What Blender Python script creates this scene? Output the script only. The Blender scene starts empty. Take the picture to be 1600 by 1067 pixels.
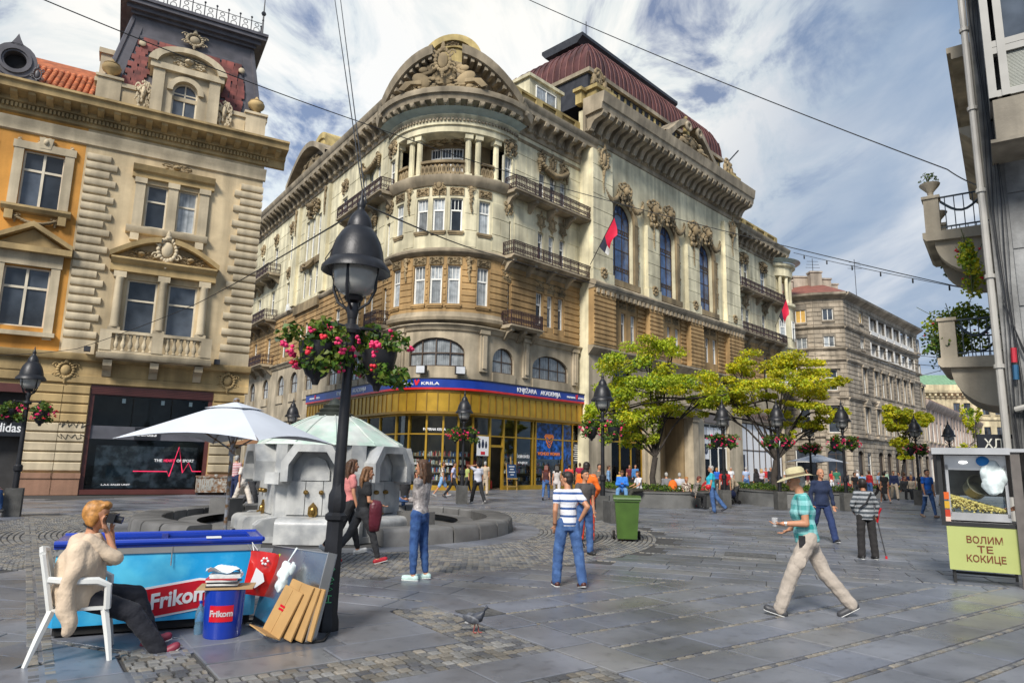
import bpy, bmesh, math, random
import numpy as np
from mathutils import Matrix, Vector, noise
S = bpy.context.scene
COL = S.collection
PI = math.pi
rad = math.radians
FPX, CX, CY, EYE = 1075.0, 800.0, 533.5, 1.68
AX = (0.9997888, -0.02055149, 0.0)      # world axes seen from the camera (right, up, forward)
AY = (-0.00357689, -0.17400853, 0.98473765)
AZ = (0.02023782, 0.98452967, 0.17404529)
cam = bpy.data.cameras.new('camera')
cam.sensor_width = 36.0
cam.lens = FPX / 1600 * 36
cam.clip_end = 3000
camo = bpy.data.objects.new('camera', cam)
COL.objects.link(camo)
camo.matrix_world = Matrix(((AX[0], AX[1], -AX[2], 0), (AY[0], AY[1], -AY[2], 0), (AZ[0], AZ[1], -AZ[2], EYE), (0, 0, 0, 1)))
S.camera = camo
SUN_EL, SUN_AZ = 41, 201               # azimuth measured from +Y towards +X
S.view_settings.view_transform = 'Standard'
S.view_settings.look = 'None'
S.view_settings.gamma = 1
S.view_settings.use_curve_mapping = False
S.view_settings.exposure = 1.65
S.cycles.max_bounces = 5
S.cycles.diffuse_bounces = 3
S.cycles.glossy_bounces = 3
S.cycles.transmission_bounces = 4
S.cycles.transparent_max_bounces = 8
S.cycles.use_denoising = True
S.cycles.sample_clamp_indirect = 4
def build_world():
 w = bpy.data.worlds.new('World')
 S.world = w
 w.use_nodes = True
 nt = w.node_tree
 N, L = nt.nodes, nt.links
 N.clear()
 out = N.new('ShaderNodeOutputWorld')
 bg = N.new('ShaderNodeBackground')
 bg.inputs[1].default_value = 0.1
 sky = N.new('ShaderNodeTexSky')
 sky.sky_type = 'NISHITA'
 sky.sun_disc = False
 sky.sun_elevation = rad(SUN_EL)
 sky.sun_rotation = rad(SUN_AZ)
 sky.air_density = 1.2
 tc = N.new('ShaderNodeTexCoord')
 def mth(op, a, b=None, c=None, clamp=False):
  n = N.new('ShaderNodeMath'); n.operation = op; n.use_clamp = clamp
  for i, q in enumerate((a, b, c)):
   if q is None: continue
   if isinstance(q, (int, float)): n.inputs[i].default_value = q
   else: L.new(q, n.inputs[i])
  return n.outputs[0]
 sp = N.new('ShaderNodeSeparateXYZ'); L.new(tc.outputs['Generated'], sp.inputs[0])
 zc = mth('ADD', mth('MAXIMUM', sp.outputs[2], 0.0), 0.22)
 cb = N.new('ShaderNodeCombineXYZ')
 L.new(mth('DIVIDE', sp.outputs[0], zc), cb.inputs[0])
 L.new(mth('DIVIDE', sp.outputs[1], zc), cb.inputs[1])
 def nz(scale, detail, rough, dist, off):
  mp = N.new('ShaderNodeMapping'); mp.inputs['Location'].default_value = off
  mp.inputs['Rotation'].default_value = (0, 0, rad(35)); mp.inputs['Scale'].default_value = (1.0, 0.62, 1)
  L.new(cb.outputs[0], mp.inputs[0])
  n = N.new('ShaderNodeTexNoise'); n.inputs['Scale'].default_value = scale; n.inputs['Detail'].default_value = detail
  n.inputs['Roughness'].default_value = rough; n.inputs['Distortion'].default_value = dist
  L.new(mp.outputs[0], n.inputs['Vector'])
  return n.outputs['Fac']
 def ramp(f, stops):
  r = N.new('ShaderNodeValToRGB'); e = r.color_ramp.elements
  e[0].position, e[0].color = stops[0][0], stops[0][1] + (1,)
  e[1].position, e[1].color = stops[-1][0], stops[-1][1] + (1,)
  for p, c in stops[1:-1]:
   q = e.new(p); q.color = c + (1,)
  L.new(f, r.inputs[0]); return r.outputs[0]
 def mix(f, a, b):
  n = N.new('ShaderNodeMix'); n.data_type = 'RGBA'
  for i, q in ((0, f), (6, a), (7, b)):
   if isinstance(q, float): n.inputs[i].default_value = q
   elif isinstance(q, tuple): n.inputs[i].default_value = q + (1,)
   else: L.new(q, n.inputs[i])
  return n.outputs[2]
 def around(v, lo, hi):                # 1 near direction v, 0 away from it
  n = N.new('ShaderNodeVectorMath'); n.operation = 'DOT_PRODUCT'; n.inputs[1].default_value = v
  L.new(tc.outputs['Generated'], n.inputs[0])
  m = N.new('ShaderNodeMapRange'); m.interpolation_type = 'SMOOTHSTEP'
  m.inputs[1].default_value = lo; m.inputs[2].default_value = hi
  L.new(n.outputs['Value'], m.inputs[0]); return m.outputs[0]
 d = Vector((-0.16, 0.80, 0.57)).normalized()
 bright = around(d, 0.77, 0.96)       # the thin bright cloud the sun lights from behind
 n1 = nz(1.7, 8, 0.56, 0.5, (3.1, 1.7, 0))
 n2 = nz(3.6, 10, 0.62, 0.6, (7.7, 2.2, 0))
 n3 = nz(0.55, 4, 0.5, 0.2, (1.3, 9.1, 0))
 grey = ramp(n1, [(0.28, (0.55, 0.85, 1.4)), (0.45, (0.9, 1.25, 1.8)), (0.55, (1.3, 1.6, 2.05)), (0.63, (1.9, 2.1, 2.4)), (0.75, (2.7, 2.8, 2.9))])
 white = ramp(n2, [(0.39, (0.7, 0.9, 1.4)), (0.44, (1.6, 1.75, 2.05)), (0.49, (2.6, 2.75, 2.75)), (0.58, (3.3, 3.25, 3.1))])
 cloud = mix(bright, grey, white)
 holes = ramp(n3, [(0.30, (0.7, 0.7, 0.7)), (0.5, (1, 1, 1))])
 col = mix(holes, sky.outputs[0], cloud)
 L.new(col, bg.inputs[0]); L.new(bg.outputs[0], out.inputs[0])
build_world()
sun = bpy.data.lights.new('sun', 'SUN')
sun.energy = 1.5
sun.angle = rad(16)
sun.color = (1.0, 0.95, 0.87)
suno = bpy.data.objects.new('sun', sun)
COL.objects.link(suno)
_sd = Vector((math.sin(rad(SUN_AZ)) * math.cos(rad(SUN_EL)), math.cos(rad(SUN_AZ)) * math.cos(rad(SUN_EL)), math.sin(rad(SUN_EL))))
suno.rotation_euler = _sd.to_track_quat('Z', 'Y').to_euler()
suno.location = (0, -10, 60)
def ray(px, py):
 a, b = px - CX, CY - py
 return Vector([A[0] * a + A[1] * b + A[2] * FPX for A in (AX, AY, AZ)])
def gp(px, py, z=0.0):
 d = ray(px, py); t = (z - EYE) / d.z
 return Vector((d.x * t, d.y * t, z))
def at_depth(px, py, Y):
 d = ray(px, py); t = Y / d.y
 return Vector((d.x * t, d.y * t, EYE + d.z * t))
_MATS = {}
def mat(name, col, rough=0.65, var=0.18, scale=2.0, bump=0.0, bscale=30.0, metal=0.0, spec=0.5, rand=0.0, streak=0.0, grime=0.0,
  coat=0.0, emit=0.0, trans=0.0, rvar=0.0, sheen=0.0, col2=None, stripe=None, alpha=1.0, objco=False, bdist=0.02, spots=0.0):
 if name in _MATS: return _MATS[name]
 m = bpy.data.materials.new(name); m.use_nodes = True
 nt = m.node_tree; N, L = nt.nodes, nt.links
 b = N['Principled BSDF']
 b.inputs['Roughness'].default_value = rough
 b.inputs['Metallic'].default_value = metal
 b.inputs['Specular IOR Level'].default_value = spec
 b.inputs['Coat Weight'].default_value = coat
 if sheen: b.inputs['Sheen Weight'].default_value = sheen
 if trans: b.inputs['Transmission Weight'].default_value = trans
 if objco:
  tc = N.new('ShaderNodeTexCoord'); pos = tc.outputs['Object']
 else:
  g = N.new('ShaderNodeNewGeometry'); pos = g.outputs['Position']
 def nz(sc, det=4, vec=None, scl=None):
  n = N.new('ShaderNodeTexNoise'); n.inputs['Scale'].default_value = sc; n.inputs['Detail'].default_value = det
  v = vec or pos
  if scl:
   mp = N.new('ShaderNodeMapping'); mp.inputs['Scale'].default_value = scl; L.new(v, mp.inputs[0]); v = mp.outputs[0]
  L.new(v, n.inputs['Vector']); return n.outputs['Fac']
 def mr(f, a, b_, c, d):
  n = N.new('ShaderNodeMapRange'); L.new(f, n.inputs[0])
  for i, q in enumerate((a, b_, c, d)): n.inputs[i + 1].default_value = q
  return n.outputs[0]
 def mul(c, f):
  n = N.new('ShaderNodeVectorMath'); n.operation = 'SCALE'
  L.new(c, n.inputs[0]); L.new(f, n.inputs['Scale']); return n.outputs[0]
 rgb = N.new('ShaderNodeRGB'); rgb.outputs[0].default_value = tuple(col) + (1,)
 c = rgb.outputs[0]
 if stripe:                             # stripe = (axis, period, share, colour2): woven stripes
  sx = N.new('ShaderNodeSeparateXYZ'); L.new(pos, sx.inputs[0])
  acc = None
  for ax in stripe[0]:
   q = sx.outputs['xyz'.index(ax)]
   a = N.new('ShaderNodeMath'); a.operation = 'DIVIDE'; L.new(q, a.inputs[0]); a.inputs[1].default_value = stripe[1]
   fr = N.new('ShaderNodeMath'); fr.operation = 'FRACT'; L.new(a.outputs[0], fr.inputs[0])
   lt = N.new('ShaderNodeMath'); lt.operation = 'LESS_THAN'; L.new(fr.outputs[0], lt.inputs[0]); lt.inputs[1].default_value = stripe[2]
   if acc is None: acc = lt.outputs[0]
   else:
    ad = N.new('ShaderNodeMath'); ad.operation = 'ADD'; L.new(acc, ad.inputs[0]); L.new(lt.outputs[0], ad.inputs[1])
    hf = N.new('ShaderNodeMath'); hf.operation = 'MULTIPLY'; L.new(ad.outputs[0], hf.inputs[0]); hf.inputs[1].default_value = 0.5; acc = hf.outputs[0]
  mx = N.new('ShaderNodeMix'); mx.data_type = 'RGBA'; L.new(acc, mx.inputs[0]); L.new(c, mx.inputs[6]); mx.inputs[7].default_value = tuple(stripe[3]) + (1,)
  c = mx.outputs[2]
 if col2:
  mx = N.new('ShaderNodeMix'); mx.data_type = 'RGBA'; L.new(mr(nz(scale * 1.7, 5), 0.42, 0.58, 0, 1), mx.inputs[0]); L.new(c, mx.inputs[6]); mx.inputs[7].default_value = tuple(col2) + (1,)
  c = mx.outputs[2]
 if var: c = mul(c, mr(nz(scale, 6), 0.3, 0.7, 1 - var, 1 + var))
 if streak: c = mul(c, mr(nz(1.0, 5, None, (1.6, 1.6, 0.12)), 0.35, 0.62, 1 - streak, 1.0 + streak * 0.25))
 if grime: c = mul(c, mr(nz(0.45, 7), 0.38, 0.6, 1 - grime, 1.0))
 if spots:
  v = N.new('ShaderNodeTexVoronoi'); v.inputs['Scale'].default_value = 3.2; L.new(pos, v.inputs['Vector']); c = mul(c, mr(v.outputs['Distance'], 0.035, 0.055, 1 - spots, 1.0))
  c = mul(c, mr(nz(7, 8), 0.55, 0.72, 1.0, 1 - spots * .8))
 if rand:
  oi = N.new('ShaderNodeObjectInfo'); c = mul(c, mr(oi.outputs['Random'], 0, 1, 1 - rand, 1 + rand))
 L.new(c, b.inputs['Base Color'])
 if emit:
  L.new(c, b.inputs['Emission Color']); b.inputs['Emission Strength'].default_value = emit
 if rvar:
  L.new(mr(nz(scale * 0.8, 4), 0.35, 0.65, max(0.05, rough - rvar), min(1, rough + rvar)), b.inputs['Roughness'])
 if bump:
  bp = N.new('ShaderNodeBump'); bp.inputs['Strength'].default_value = bump; bp.inputs['Distance'].default_value = bdist
  L.new(nz(bscale, 6), bp.inputs['Height']); L.new(bp.outputs[0], b.inputs['Normal'])
 _MATS[name] = m
 return m
def glass_clear(name, tint=(0.9, 0.95, 0.95), refl=0.22):
 if name in _MATS: return _MATS[name]
 m = bpy.data.materials.new(name); m.use_nodes = True
 nt = m.node_tree; N, L = nt.nodes, nt.links; N.clear()
 o = N.new('ShaderNodeOutputMaterial'); t = N.new('ShaderNodeBsdfTransparent'); t.inputs[0].default_value = tint + (1,)
 g = N.new('ShaderNodeBsdfGlossy'); g.inputs[1].default_value = 0.02
 lw = N.new('ShaderNodeLayerWeight'); lw.inputs[0].default_value = refl
 x = N.new('ShaderNodeMixShader'); L.new(lw.outputs['Fresnel'], x.inputs[0]); L.new(t.outputs[0], x.inputs[1]); L.new(g.outputs[0], x.inputs[2]); L.new(x.outputs[0], o.inputs[0])
 _MATS[name] = m
 return m
class MB:
 def __init__(s, warp=None):
  s.v, s.f, s.m, s.w, s.mi = [], [], [], warp, 0
 def add(s, vs, fs, mi=None):
  b = len(s.v); s.v.extend([tuple(q) for q in vs]); k = s.mi if mi is None else mi
  for f in fs: s.f.append(tuple(i + b for i in f)); s.m.append(k)
 def box(s, x0, x1, y0, y1, z0, z1, mi=None, du=None):
  n = 1 if not du else max(1, int(abs(x1 - x0) / du + 0.5))
  vs, fs = [], []
  for i in range(n + 1):
   x = x0 + (x1 - x0) * i / n
   vs += [(x, y0, z0), (x, y1, z0), (x, y1, z1), (x, y0, z1)]
  for i in range(n):
   a, b = i * 4, i * 4 + 4
   for k in range(4): fs.append((a + k, a + (k + 1) % 4, b + (k + 1) % 4, b + k))
  fs += [(3, 2, 1, 0), tuple(n * 4 + k for k in range(4))]
  s.add(vs, fs, mi)
 def extr(s, prof, x0, x1, du=None, mi=None, close=True):     # prof: (y, z) polygon run along x
  n = 1 if not du else max(1, int(abs(x1 - x0) / du + 0.5)); k = len(prof)
  vs, fs = [], []
  for i in range(n + 1):
   x = x0 + (x1 - x0) * i / n
   vs += [(x, y, z) for y, z in prof]
  for i in range(n):
   for j in range(k if close else k - 1): fs.append((i * k + j, (i + 1) * k + j, (i + 1) * k + (j + 1) % k, i * k + (j + 1) % k))
  if close: fs += [tuple(range(k)), tuple(n * k + j for j in range(k - 1, -1, -1))]
  s.add(vs, fs, mi)
 def prism(s, poly, y0, y1, mi=None):                          # poly: (x, z) outline, thickness along y
  k = len(poly)
  vs = [(x, y0, z) for x, z in poly] + [(x, y1, z) for x, z in poly]
  fs = [tuple(range(k)), tuple(range(2 * k - 1, k - 1, -1))] + [(i, k + i, k + (i + 1) % k, (i + 1) % k) for i in range(k)]
  s.add(vs, fs, mi)
 def slab(s, poly, z0, z1, mi=None):                           # poly: (x, y) outline, thickness along z
  k = len(poly)
  vs = [(x, y, z0) for x, y in poly] + [(x, y, z1) for x, y in poly]
  fs = [tuple(range(k - 1, -1, -1)), tuple(range(k, 2 * k))] + [(i, (i + 1) % k, k + (i + 1) % k, k + i) for i in range(k)]
  s.add(vs, fs, mi)
 def arcband(s, cx, cz, r0, r1, a0, a1, y0, y1, n=16, mi=None, sz=1.0):   # ring segment standing in the x-z plane
  vs, fs = [], []
  for i in range(n + 1):
   a = a0 + (a1 - a0) * i / n; c, q = math.cos(a), math.sin(a) * sz
   for r, y in ((r0, y0), (r1, y0), (r1, y1), (r0, y1)): vs.append((cx + r * c, y, cz + r * q))
  for i in range(n):
   for k in range(4): fs.append((i * 4 + k, i * 4 + (k + 1) % 4, i * 4 + 4 + (k + 1) % 4, i * 4 + 4 + k))
  fs += [(3, 2, 1, 0), tuple(n * 4 + k for k in range(4))]
  s.add(vs, fs, mi)
 def lathe(s, prof, n=16, c=(0, 0, 0), mi=None, a0=0.0, a1=2 * PI, cap=True):   # prof: (r, z)
  full = abs(a1 - a0 - 2 * PI) < 1e-6; m = n if full else n + 1; k = len(prof)
  vs = []
  for i in range(m):
   a = a0 + (a1 - a0) * i / n
   vs += [(c[0] + r * math.cos(a), c[1] + r * math.sin(a), c[2] + z) for r, z in prof]
  fs = []
  for i in range(n):
   q = (i + 1) % m
   for j in range(k - 1): fs.append((i * k + j, q * k + j, q * k + j + 1, i * k + j + 1))
  if cap and full:
   if prof[0][0] > 1e-5: fs.append(tuple(i * k for i in range(m - 1, -1, -1)))
   if prof[-1][0] > 1e-5: fs.append(tuple(i * k + k - 1 for i in range(m)))
  s.add(vs, fs, mi)
 def tube(s, pts, r, n=6, mi=None, r1=None, caps=True):
  P = [Vector(p) for p in pts]; vs, fs = [], []; ref = None
  for i, p in enumerate(P):
   t = (P[min(i + 1, len(P) - 1)] - P[max(i - 1, 0)])
   if t.length < 1e-9: t = Vector((0, 0, 1))
   t.normalize()
   if ref is None: ref = Vector((0, 0, 1)) if abs(t.z) < 0.9 else Vector((1, 0, 0))
   a = (ref - t * ref.dot(t)).normalized(); b = t.cross(a); ref = a
   rr = r if r1 is None else r + (r1 - r) * i / max(1, len(P) - 1)
   if isinstance(r, (list, tuple)): rr = r[i]
   for k in range(n):
    q = 2 * PI * k / n
    vs.append(tuple(p + a * (rr * math.cos(q)) + b * (rr * math.sin(q))))
  for i in range(len(P) - 1):
   for k in range(n): fs.append((i * n + k, i * n + (k + 1) % n, (i + 1) * n + (k + 1) % n, (i + 1) * n + k))
  if caps: fs += [tuple(range(n - 1, -1, -1)), tuple((len(P) - 1) * n + k for k in range(n))]
  s.add(vs, fs, mi)
 def ell(s, c, r, seg=8, rings=6, mi=None, rot=None):
  vs, fs = [], []
  if isinstance(r, (int, float)): r = (r, r, r)
  for j in range(rings + 1):
   t = PI * j / rings
   for i in range(seg):
    a = 2 * PI * i / seg
    p = Vector((r[0] * math.sin(t) * math.cos(a), r[1] * math.sin(t) * math.sin(a), r[2] * math.cos(t)))
    if rot is not None: p = rot @ p
    vs.append((c[0] + p.x, c[1] + p.y, c[2] + p.z))
  for j in range(rings):
   for i in range(seg):
    q = (i + 1) % seg
    fs.append((j * seg + i, (j + 1) * seg + i, (j + 1) * seg + q, j * seg + q))
  s.add(vs, fs, mi)
 def wall(s, u0, u1, z0, z1, holes=(), rev=0.28, du=None, y=0.0, mi=None, back=True):
  us = {u0, u1}; zs = {z0, z1}
  for h in holes:
   us |= {max(u0, min(u1, h[0])), max(u0, min(u1, h[1]))}; zs |= {max(z0, min(z1, h[2])), max(z0, min(z1, h[3]))}
  if du:
   n = int((u1 - u0) / du); us |= {u0 + (u1 - u0) * i / max(n, 1) for i in range(n + 1)}
  us = sorted(us); zs = sorted(zs)
  for a, b in zip(us, us[1:]):
   if b - a < 1e-5: continue
   run = None
   for c, d in zip(zs, zs[1:]):
    hit = any(h[0] < (a + b) / 2 < h[1] and h[2] < (c + d) / 2 < h[3] for h in holes)
    if not hit:
     run = [c, d] if run is None else [run[0], d]
    if hit or d == zs[-1]:
     if run: s.add([(a, y, run[0]), (b, y, run[0]), (b, y, run[1]), (a, y, run[1])], [(0, 1, 2, 3)], mi)
     run = None
  for h in holes:
   a, b, c, d = h[:4]; rise = h[4] if len(h) > 4 else 0; e = d - rise
   q = y + rev
   s.add([(a, y, c), (a, q, c), (a, q, e), (a, y, e)], [(0, 1, 2, 3)], mi)
   s.add([(b, y, c), (b, q, c), (b, q, e), (b, y, e)], [(3, 2, 1, 0)], mi)
   s.add([(a, y, c), (b, y, c), (b, q, c), (a, q, c)], [(0, 1, 2, 3)], mi)
   if not rise: s.add([(a, y, d), (b, y, d), (b, q, d), (a, q, d)], [(3, 2, 1, 0)], mi)
   else:
    n = 12; m, hw = (a + b) / 2, (b - a) / 2
    pts = [(m - hw * math.cos(PI * i / n), e + rise * math.sin(PI * i / n)) for i in range(n + 1)]
    for (xa, za), (xb, zb) in zip(pts, pts[1:]):
     s.add([(xa, y, za), (xb, y, zb), (xb, y, d), (xa, y, d)], [(0, 1, 2, 3)], mi)
     s.add([(xa, y, za), (xa, q, za), (xb, q, zb), (xb, y, zb)], [(0, 1, 2, 3)], mi)
 def mesh(s, name, mats=(), smooth=35):
  me = bpy.data.meshes.new(name)
  v = [s.w(*q) for q in s.v] if s.w else s.v
  me.from_pydata(v, [], s.f)
  for m in mats: me.materials.append(m)
  if len(mats) > 1: me.polygons.foreach_set('material_index', s.m)
  if smooth:
   me.polygons.foreach_set('use_smooth', [True] * len(s.f))
   me.set_sharp_from_angle(angle=rad(smooth))
  me.update()
  return me
WM = {}
def OB(name, me, parent=None, M=None, kind=None, label=None, cat=None, group=None):
 o = bpy.data.objects.new(name, me); COL.objects.link(o)
 if parent is not None:
  o.parent = parent
  P = WM[parent.name]
  Mw = M if M is not None else P
  o.matrix_basis = P.inverted() @ Mw if M is not None else Matrix.Identity(4)
  WM[o.name] = Mw.copy()
 else:
  if M is not None: o.matrix_basis = M
  WM[o.name] = (M or Matrix.Identity(4)).copy()
 tag(o, label, cat, group, kind)
 return o
def tag(o, label=None, cat=None, group=None, kind=None):
 if label: o['label'] = label
 if cat: o['category'] = cat
 if group: o['group'] = group
 if kind: o['kind'] = kind
 return o
def thing(name, label, cat, loc=(0, 0, 0), rz=0.0, group=None, M=None):
 return OB(name, None, None, M if M is not None else Matrix.Translation(loc) @ Matrix.Rotation(rz, 4, 'Z'), None, label, cat, group)
def T(x, y, z): return Matrix.Translation((x, y, z))
def RZ(a): return Matrix.Rotation(a, 4, 'Z')
def frame(p, d):                            # facade frame: x along the wall, y into the wall, z up
 d = Vector((d[0], d[1])).normalized()
 return Matrix(((d.x, -d.y, 0, p[0]), (d.y, d.x, 0, p[1]), (0, 0, 1, 0), (0, 0, 0, 1)))
def copy_tree(o, parent=None):
 c = o.copy(); COL.objects.link(c)
 if parent is not None: c.parent = parent
 for ch in list(o.children): copy_tree(ch, c)
 return c
def text_mesh(txt, size, depth=0.004, bold=0.0, align='CENTER', shear=0.0):
 cu = bpy.data.curves.new('lettering', 'FONT'); cu.body = txt; cu.size = size; cu.extrude = depth; cu.offset = bold
 cu.align_x = align; cu.align_y = 'CENTER'; cu.shear = shear
 cu.resolution_u = 3
 o = bpy.data.objects.new('lettering', cu); COL.objects.link(o)
 dg = bpy.context.evaluated_depsgraph_get(); dg.update()
 me = bpy.data.meshes.new_from_object(o.evaluated_get(dg))
 bpy.data.objects.remove(o); bpy.data.curves.remove(cu)
 me.transform(Matrix.Rotation(PI / 2, 4, 'X'))       # letters stand in the x-z plane and face -y
 return me
def lettering(txt, size, m, parent, M, depth=0.004, bold=0.0, align='CENTER', shear=0.0, width=None):
 me = text_mesh(txt, size, depth, bold, align, shear)
 if width and len(me.vertices):
  xs = [v.co.x for v in me.vertices]; k = width / (max(xs) - min(xs)); me.transform(Matrix.Diagonal((k, 1, 1, 1)))
 me.materials.append(m)
 return OB('lettering', me, parent, M)
def S3(x, y=None, z=None): return Matrix.Diagonal((x, y if y is not None else x, z if z is not None else x, 1))
# ================================================================ the square and its paving
FOUNT = Vector((-4.1, 16.1)); RING = Vector((-4.5, 18.2)); RING_R = 4.6
def build_paving():
 r = random.Random(21)
 bed = mat('dark_joint_sand', (.05, .048, .046), rough=.95, var=.3, scale=6)
 SL = [mat('stone_slab_%s' % n, c, rough=.38, var=.24, scale=.9, rvar=.13, grime=.25, bump=.12, bscale=60, rand=.09, spots=.4, bdist=.01) for n, c in (('grey', (.172, .178, .198)), ('blue', (.155, .165, .195)), ('warm', (.185, .184, .186)), ('dark', (.135, .142, .16)))]
 SE = [mat('stone_sett_%s' % n, c, rough=.5, var=.3, scale=3, bump=.3, bscale=50, rand=.3, rvar=.12, bdist=.01) for n, c in (('grey', (.16, .155, .145)), ('warm', (.19, .17, .14)), ('dark', (.10, .10, .105)))]
 q = MB(); q.add([(-900, -60, -.05), (900, -60, -.05), (900, 1500, -.05), (-900, 1500, -.05)], [(0, 1, 2, 3)]); OB('ground', q.mesh('ground', [mat('distant_paving', (.13, .13, .135), rough=.6, var=.2)], 0), kind='structure')
 q = MB(); q.slab([(-40, 2), (60, 2), (60, 130), (-40, 130)], -.04, -.018); pav = OB('pavement', q.mesh('pavement', [bed], 0), kind='structure')
 ca, sa = math.cos(rad(35.5)), math.sin(rad(35.5))
 cells = []                                # (kind, centre, angle, length, width)
 def add(kind, o, ang, a0, a1, n0, n1):
  c, s = math.cos(ang), math.sin(ang); a, n = (a0 + a1) / 2, (n0 + n1) / 2
  cells.append((kind, Vector((o[0] + a * c - n * s, o[1] + a * s + n * c)), ang, a1 - a0, n1 - n0))
 def fill(kind, o, ang, a0, a1, n0, n1, L=None):
  if kind == 'slab':
   a = a0 - r.uniform(0, .4)
   while a < a1 - .05:
    l = (L or .95) * r.uniform(.8, 1.3); b = min(a1, a + l)
    if a1 - b < .3: b = a1
    add('slab', o, ang, max(a, a0), b, n0, n1); a = b
  else:
   m = max(1, round((n1 - n0) / .105)); h = (n1 - n0) / m
   for j in range(m):
    a = a0 - r.uniform(0, .08)
    while a < a1 - .02: l = r.uniform(.09, .13); b = min(a1, a + l); add('sett', o, ang, max(a, a0), b, n0 + j * h, n0 + (j + 1) * h); a = b
 A = rad(35.5); O = (0, 0)
 n = 1.0
 rows = []
 while n < 8.2:
  fill('slab', O, A, 4.78, 16, n, n + .5, 1.0)
  fill('sett', O, A, 4.78, 16, n + .503, n + .572)
  n += .575
 for k in range(9): add('slab', O, A, 4.27, 4.77, 1.0 + k * .85, 1.84 + k * .85)
 for n0, n1, kd in ((2.2, 2.75, 'slab'), (2.76, 3.3, 'sett'), (3.31, 3.85, 'slab'), (3.86, 4.6, 'sett'), (4.61, 5.2, 'slab'), (5.21, 5.88, 'sett'), (8.1, 8.6, 'slab')): fill(kd, O, A, .6 if n0 < 6 else .9, 4.26, n0, n1)
 for n0, n1 in ((5.89, 6.35), (6.36, 6.95), (6.96, 7.5)): fill('slab', O, A, 1.5, 3.7, n0, n1, 1.05)
 fill('sett', O, A, 3.71, 4.26, 5.89, 7.5); fill('sett', O, A, .9, 4.26, 7.52, 8.09)
 fill('sett', O, A, .95, 1.48, 5.9, 8.09)
 for n0 in (5.89, 6.45, 7.01, 7.57, 8.13): fill('slab', O, A, -1.2, .93, n0, n0 + .55, .9)
 for n0 in (3.3, 4.0): fill('slab', O, A, -.4, .58, n0, n0 + .68, .8)
 fill('sett', O, A, -.4, .58, 4.7, 5.88)
 front = len(cells)
 fr_cells, cells[:] = list(cells), []
 B = rad(-20); OB_ = (1.2, 10.6)
 for k in range(120):
  n0 = -6 + k * .52; L = 1.1
  fill('slab', OB_, B, -34 if k > 40 else -22, 66 if k > 16 else 14, n0, n0 + (.5 if k % 3 else .44), L)
  if k % 3 == 0 and n0 < 10: fill('sett', OB_, B, -4, 11, n0 + .445, n0 + .51)
 back, cells[:] = list(cells), []
 Cg = rad(5); OC = (-4, 6.4)
 for k in range(52): fill('slab', OC, Cg, -24, 1.2, -3 + k * .47, -3 + k * .47 + .45, .9)
 left, cells[:] = list(cells), []
 for k in range(27):
  rr = 5.35 + k * .105; m = int(2 * PI * rr / .112)
  for i in range(m):
   t = 2 * PI * (i + .5 * (k % 2)) / m; cells.append(('sett', Vector((RING.x + rr * math.cos(t), RING.y + rr * math.sin(t))), t + PI / 2, .104, .098))
 for i in range(40): t = 2 * PI * i / 40; cells.append(('slab', Vector((RING.x + 4.95 * math.cos(t), RING.y + 4.95 * math.sin(t))), t + PI / 2, 2 * PI * 4.9 / 40 - .01, .72))
 ring, cells[:] = list(cells), []
 def in_ring(p): return (p - RING).length < 8.14
 tv0, tvd = Vector((-12.97, 19.19)), Vector((.571, -.821))
 def far_line(p): return p.y > 10.25 + .02 * p.x + max(0, (1.2 - p.x)) * -.9
 out = []
 def leftm(p, m): w = p - tv0; return tvd.x * w.y - tvd.y * w.x < m
 for c in ring: out.append(c + (0,))
 for c in fr_cells:
  if not in_ring(c[1]) and not leftm(c[1], -.35) and not far_line(c[1] - Vector((0, .3))): out.append(c + (.0015,))
 for c in back:
  p = c[1]
  if in_ring(p) or leftm(p, -.35): continue
  if far_line(p + Vector((0, .35))) or p.y > 12: out.append(c + (-.0015,))
 for c in left:
  if leftm(c[1], .3) and not in_ring(c[1]): out.append(c + (-.003,))
 fill('sett', tuple(tv0), rad(-55.2), 0, 19, -.1, .12); out += [c + (.003,) for c in cells]
 sc = []
 for c in out:
  p = c[1]; dy = p.y * AY[2] + EYE * -AZ[2] + p.x * AX[2]
  if dy < 3: continue
  u = CX + FPX * (p.x * AX[0] + p.y * AY[0] - EYE * AZ[0]) / dy; v = CY - FPX * (p.x * AX[1] + p.y * AY[1] - EYE * AZ[1]) / dy
  if not (-150 < u < 1750 and v < 1200): continue
  sc.append((c[3] * c[4] / dy ** 3 if (-20 < u < 1620 and v < 1080) else 0, c))
 um = []
 bv = MB(); e = .012; bv.add([(-.5, -.5, 0), (.5, -.5, 0), (.5, .5, 0), (-.5, .5, 0), (-.5, -.5, 1 - .25), (.5, -.5, 1 - .25), (.5, .5, 1 - .25), (-.5, .5, 1 - .25), (-.5 + e, -.5 + e, 1), (.5 - e, -.5 + e, 1), (.5 - e, .5 - e, 1), (-.5 + e, .5 - e, 1)], [(0, 1, 5, 4), (1, 2, 6, 5), (2, 3, 7, 6), (3, 0, 4, 7), (4, 5, 9, 8), (5, 6, 10, 9), (6, 7, 11, 10), (7, 4, 8, 11), (8, 9, 10, 11)])
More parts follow.
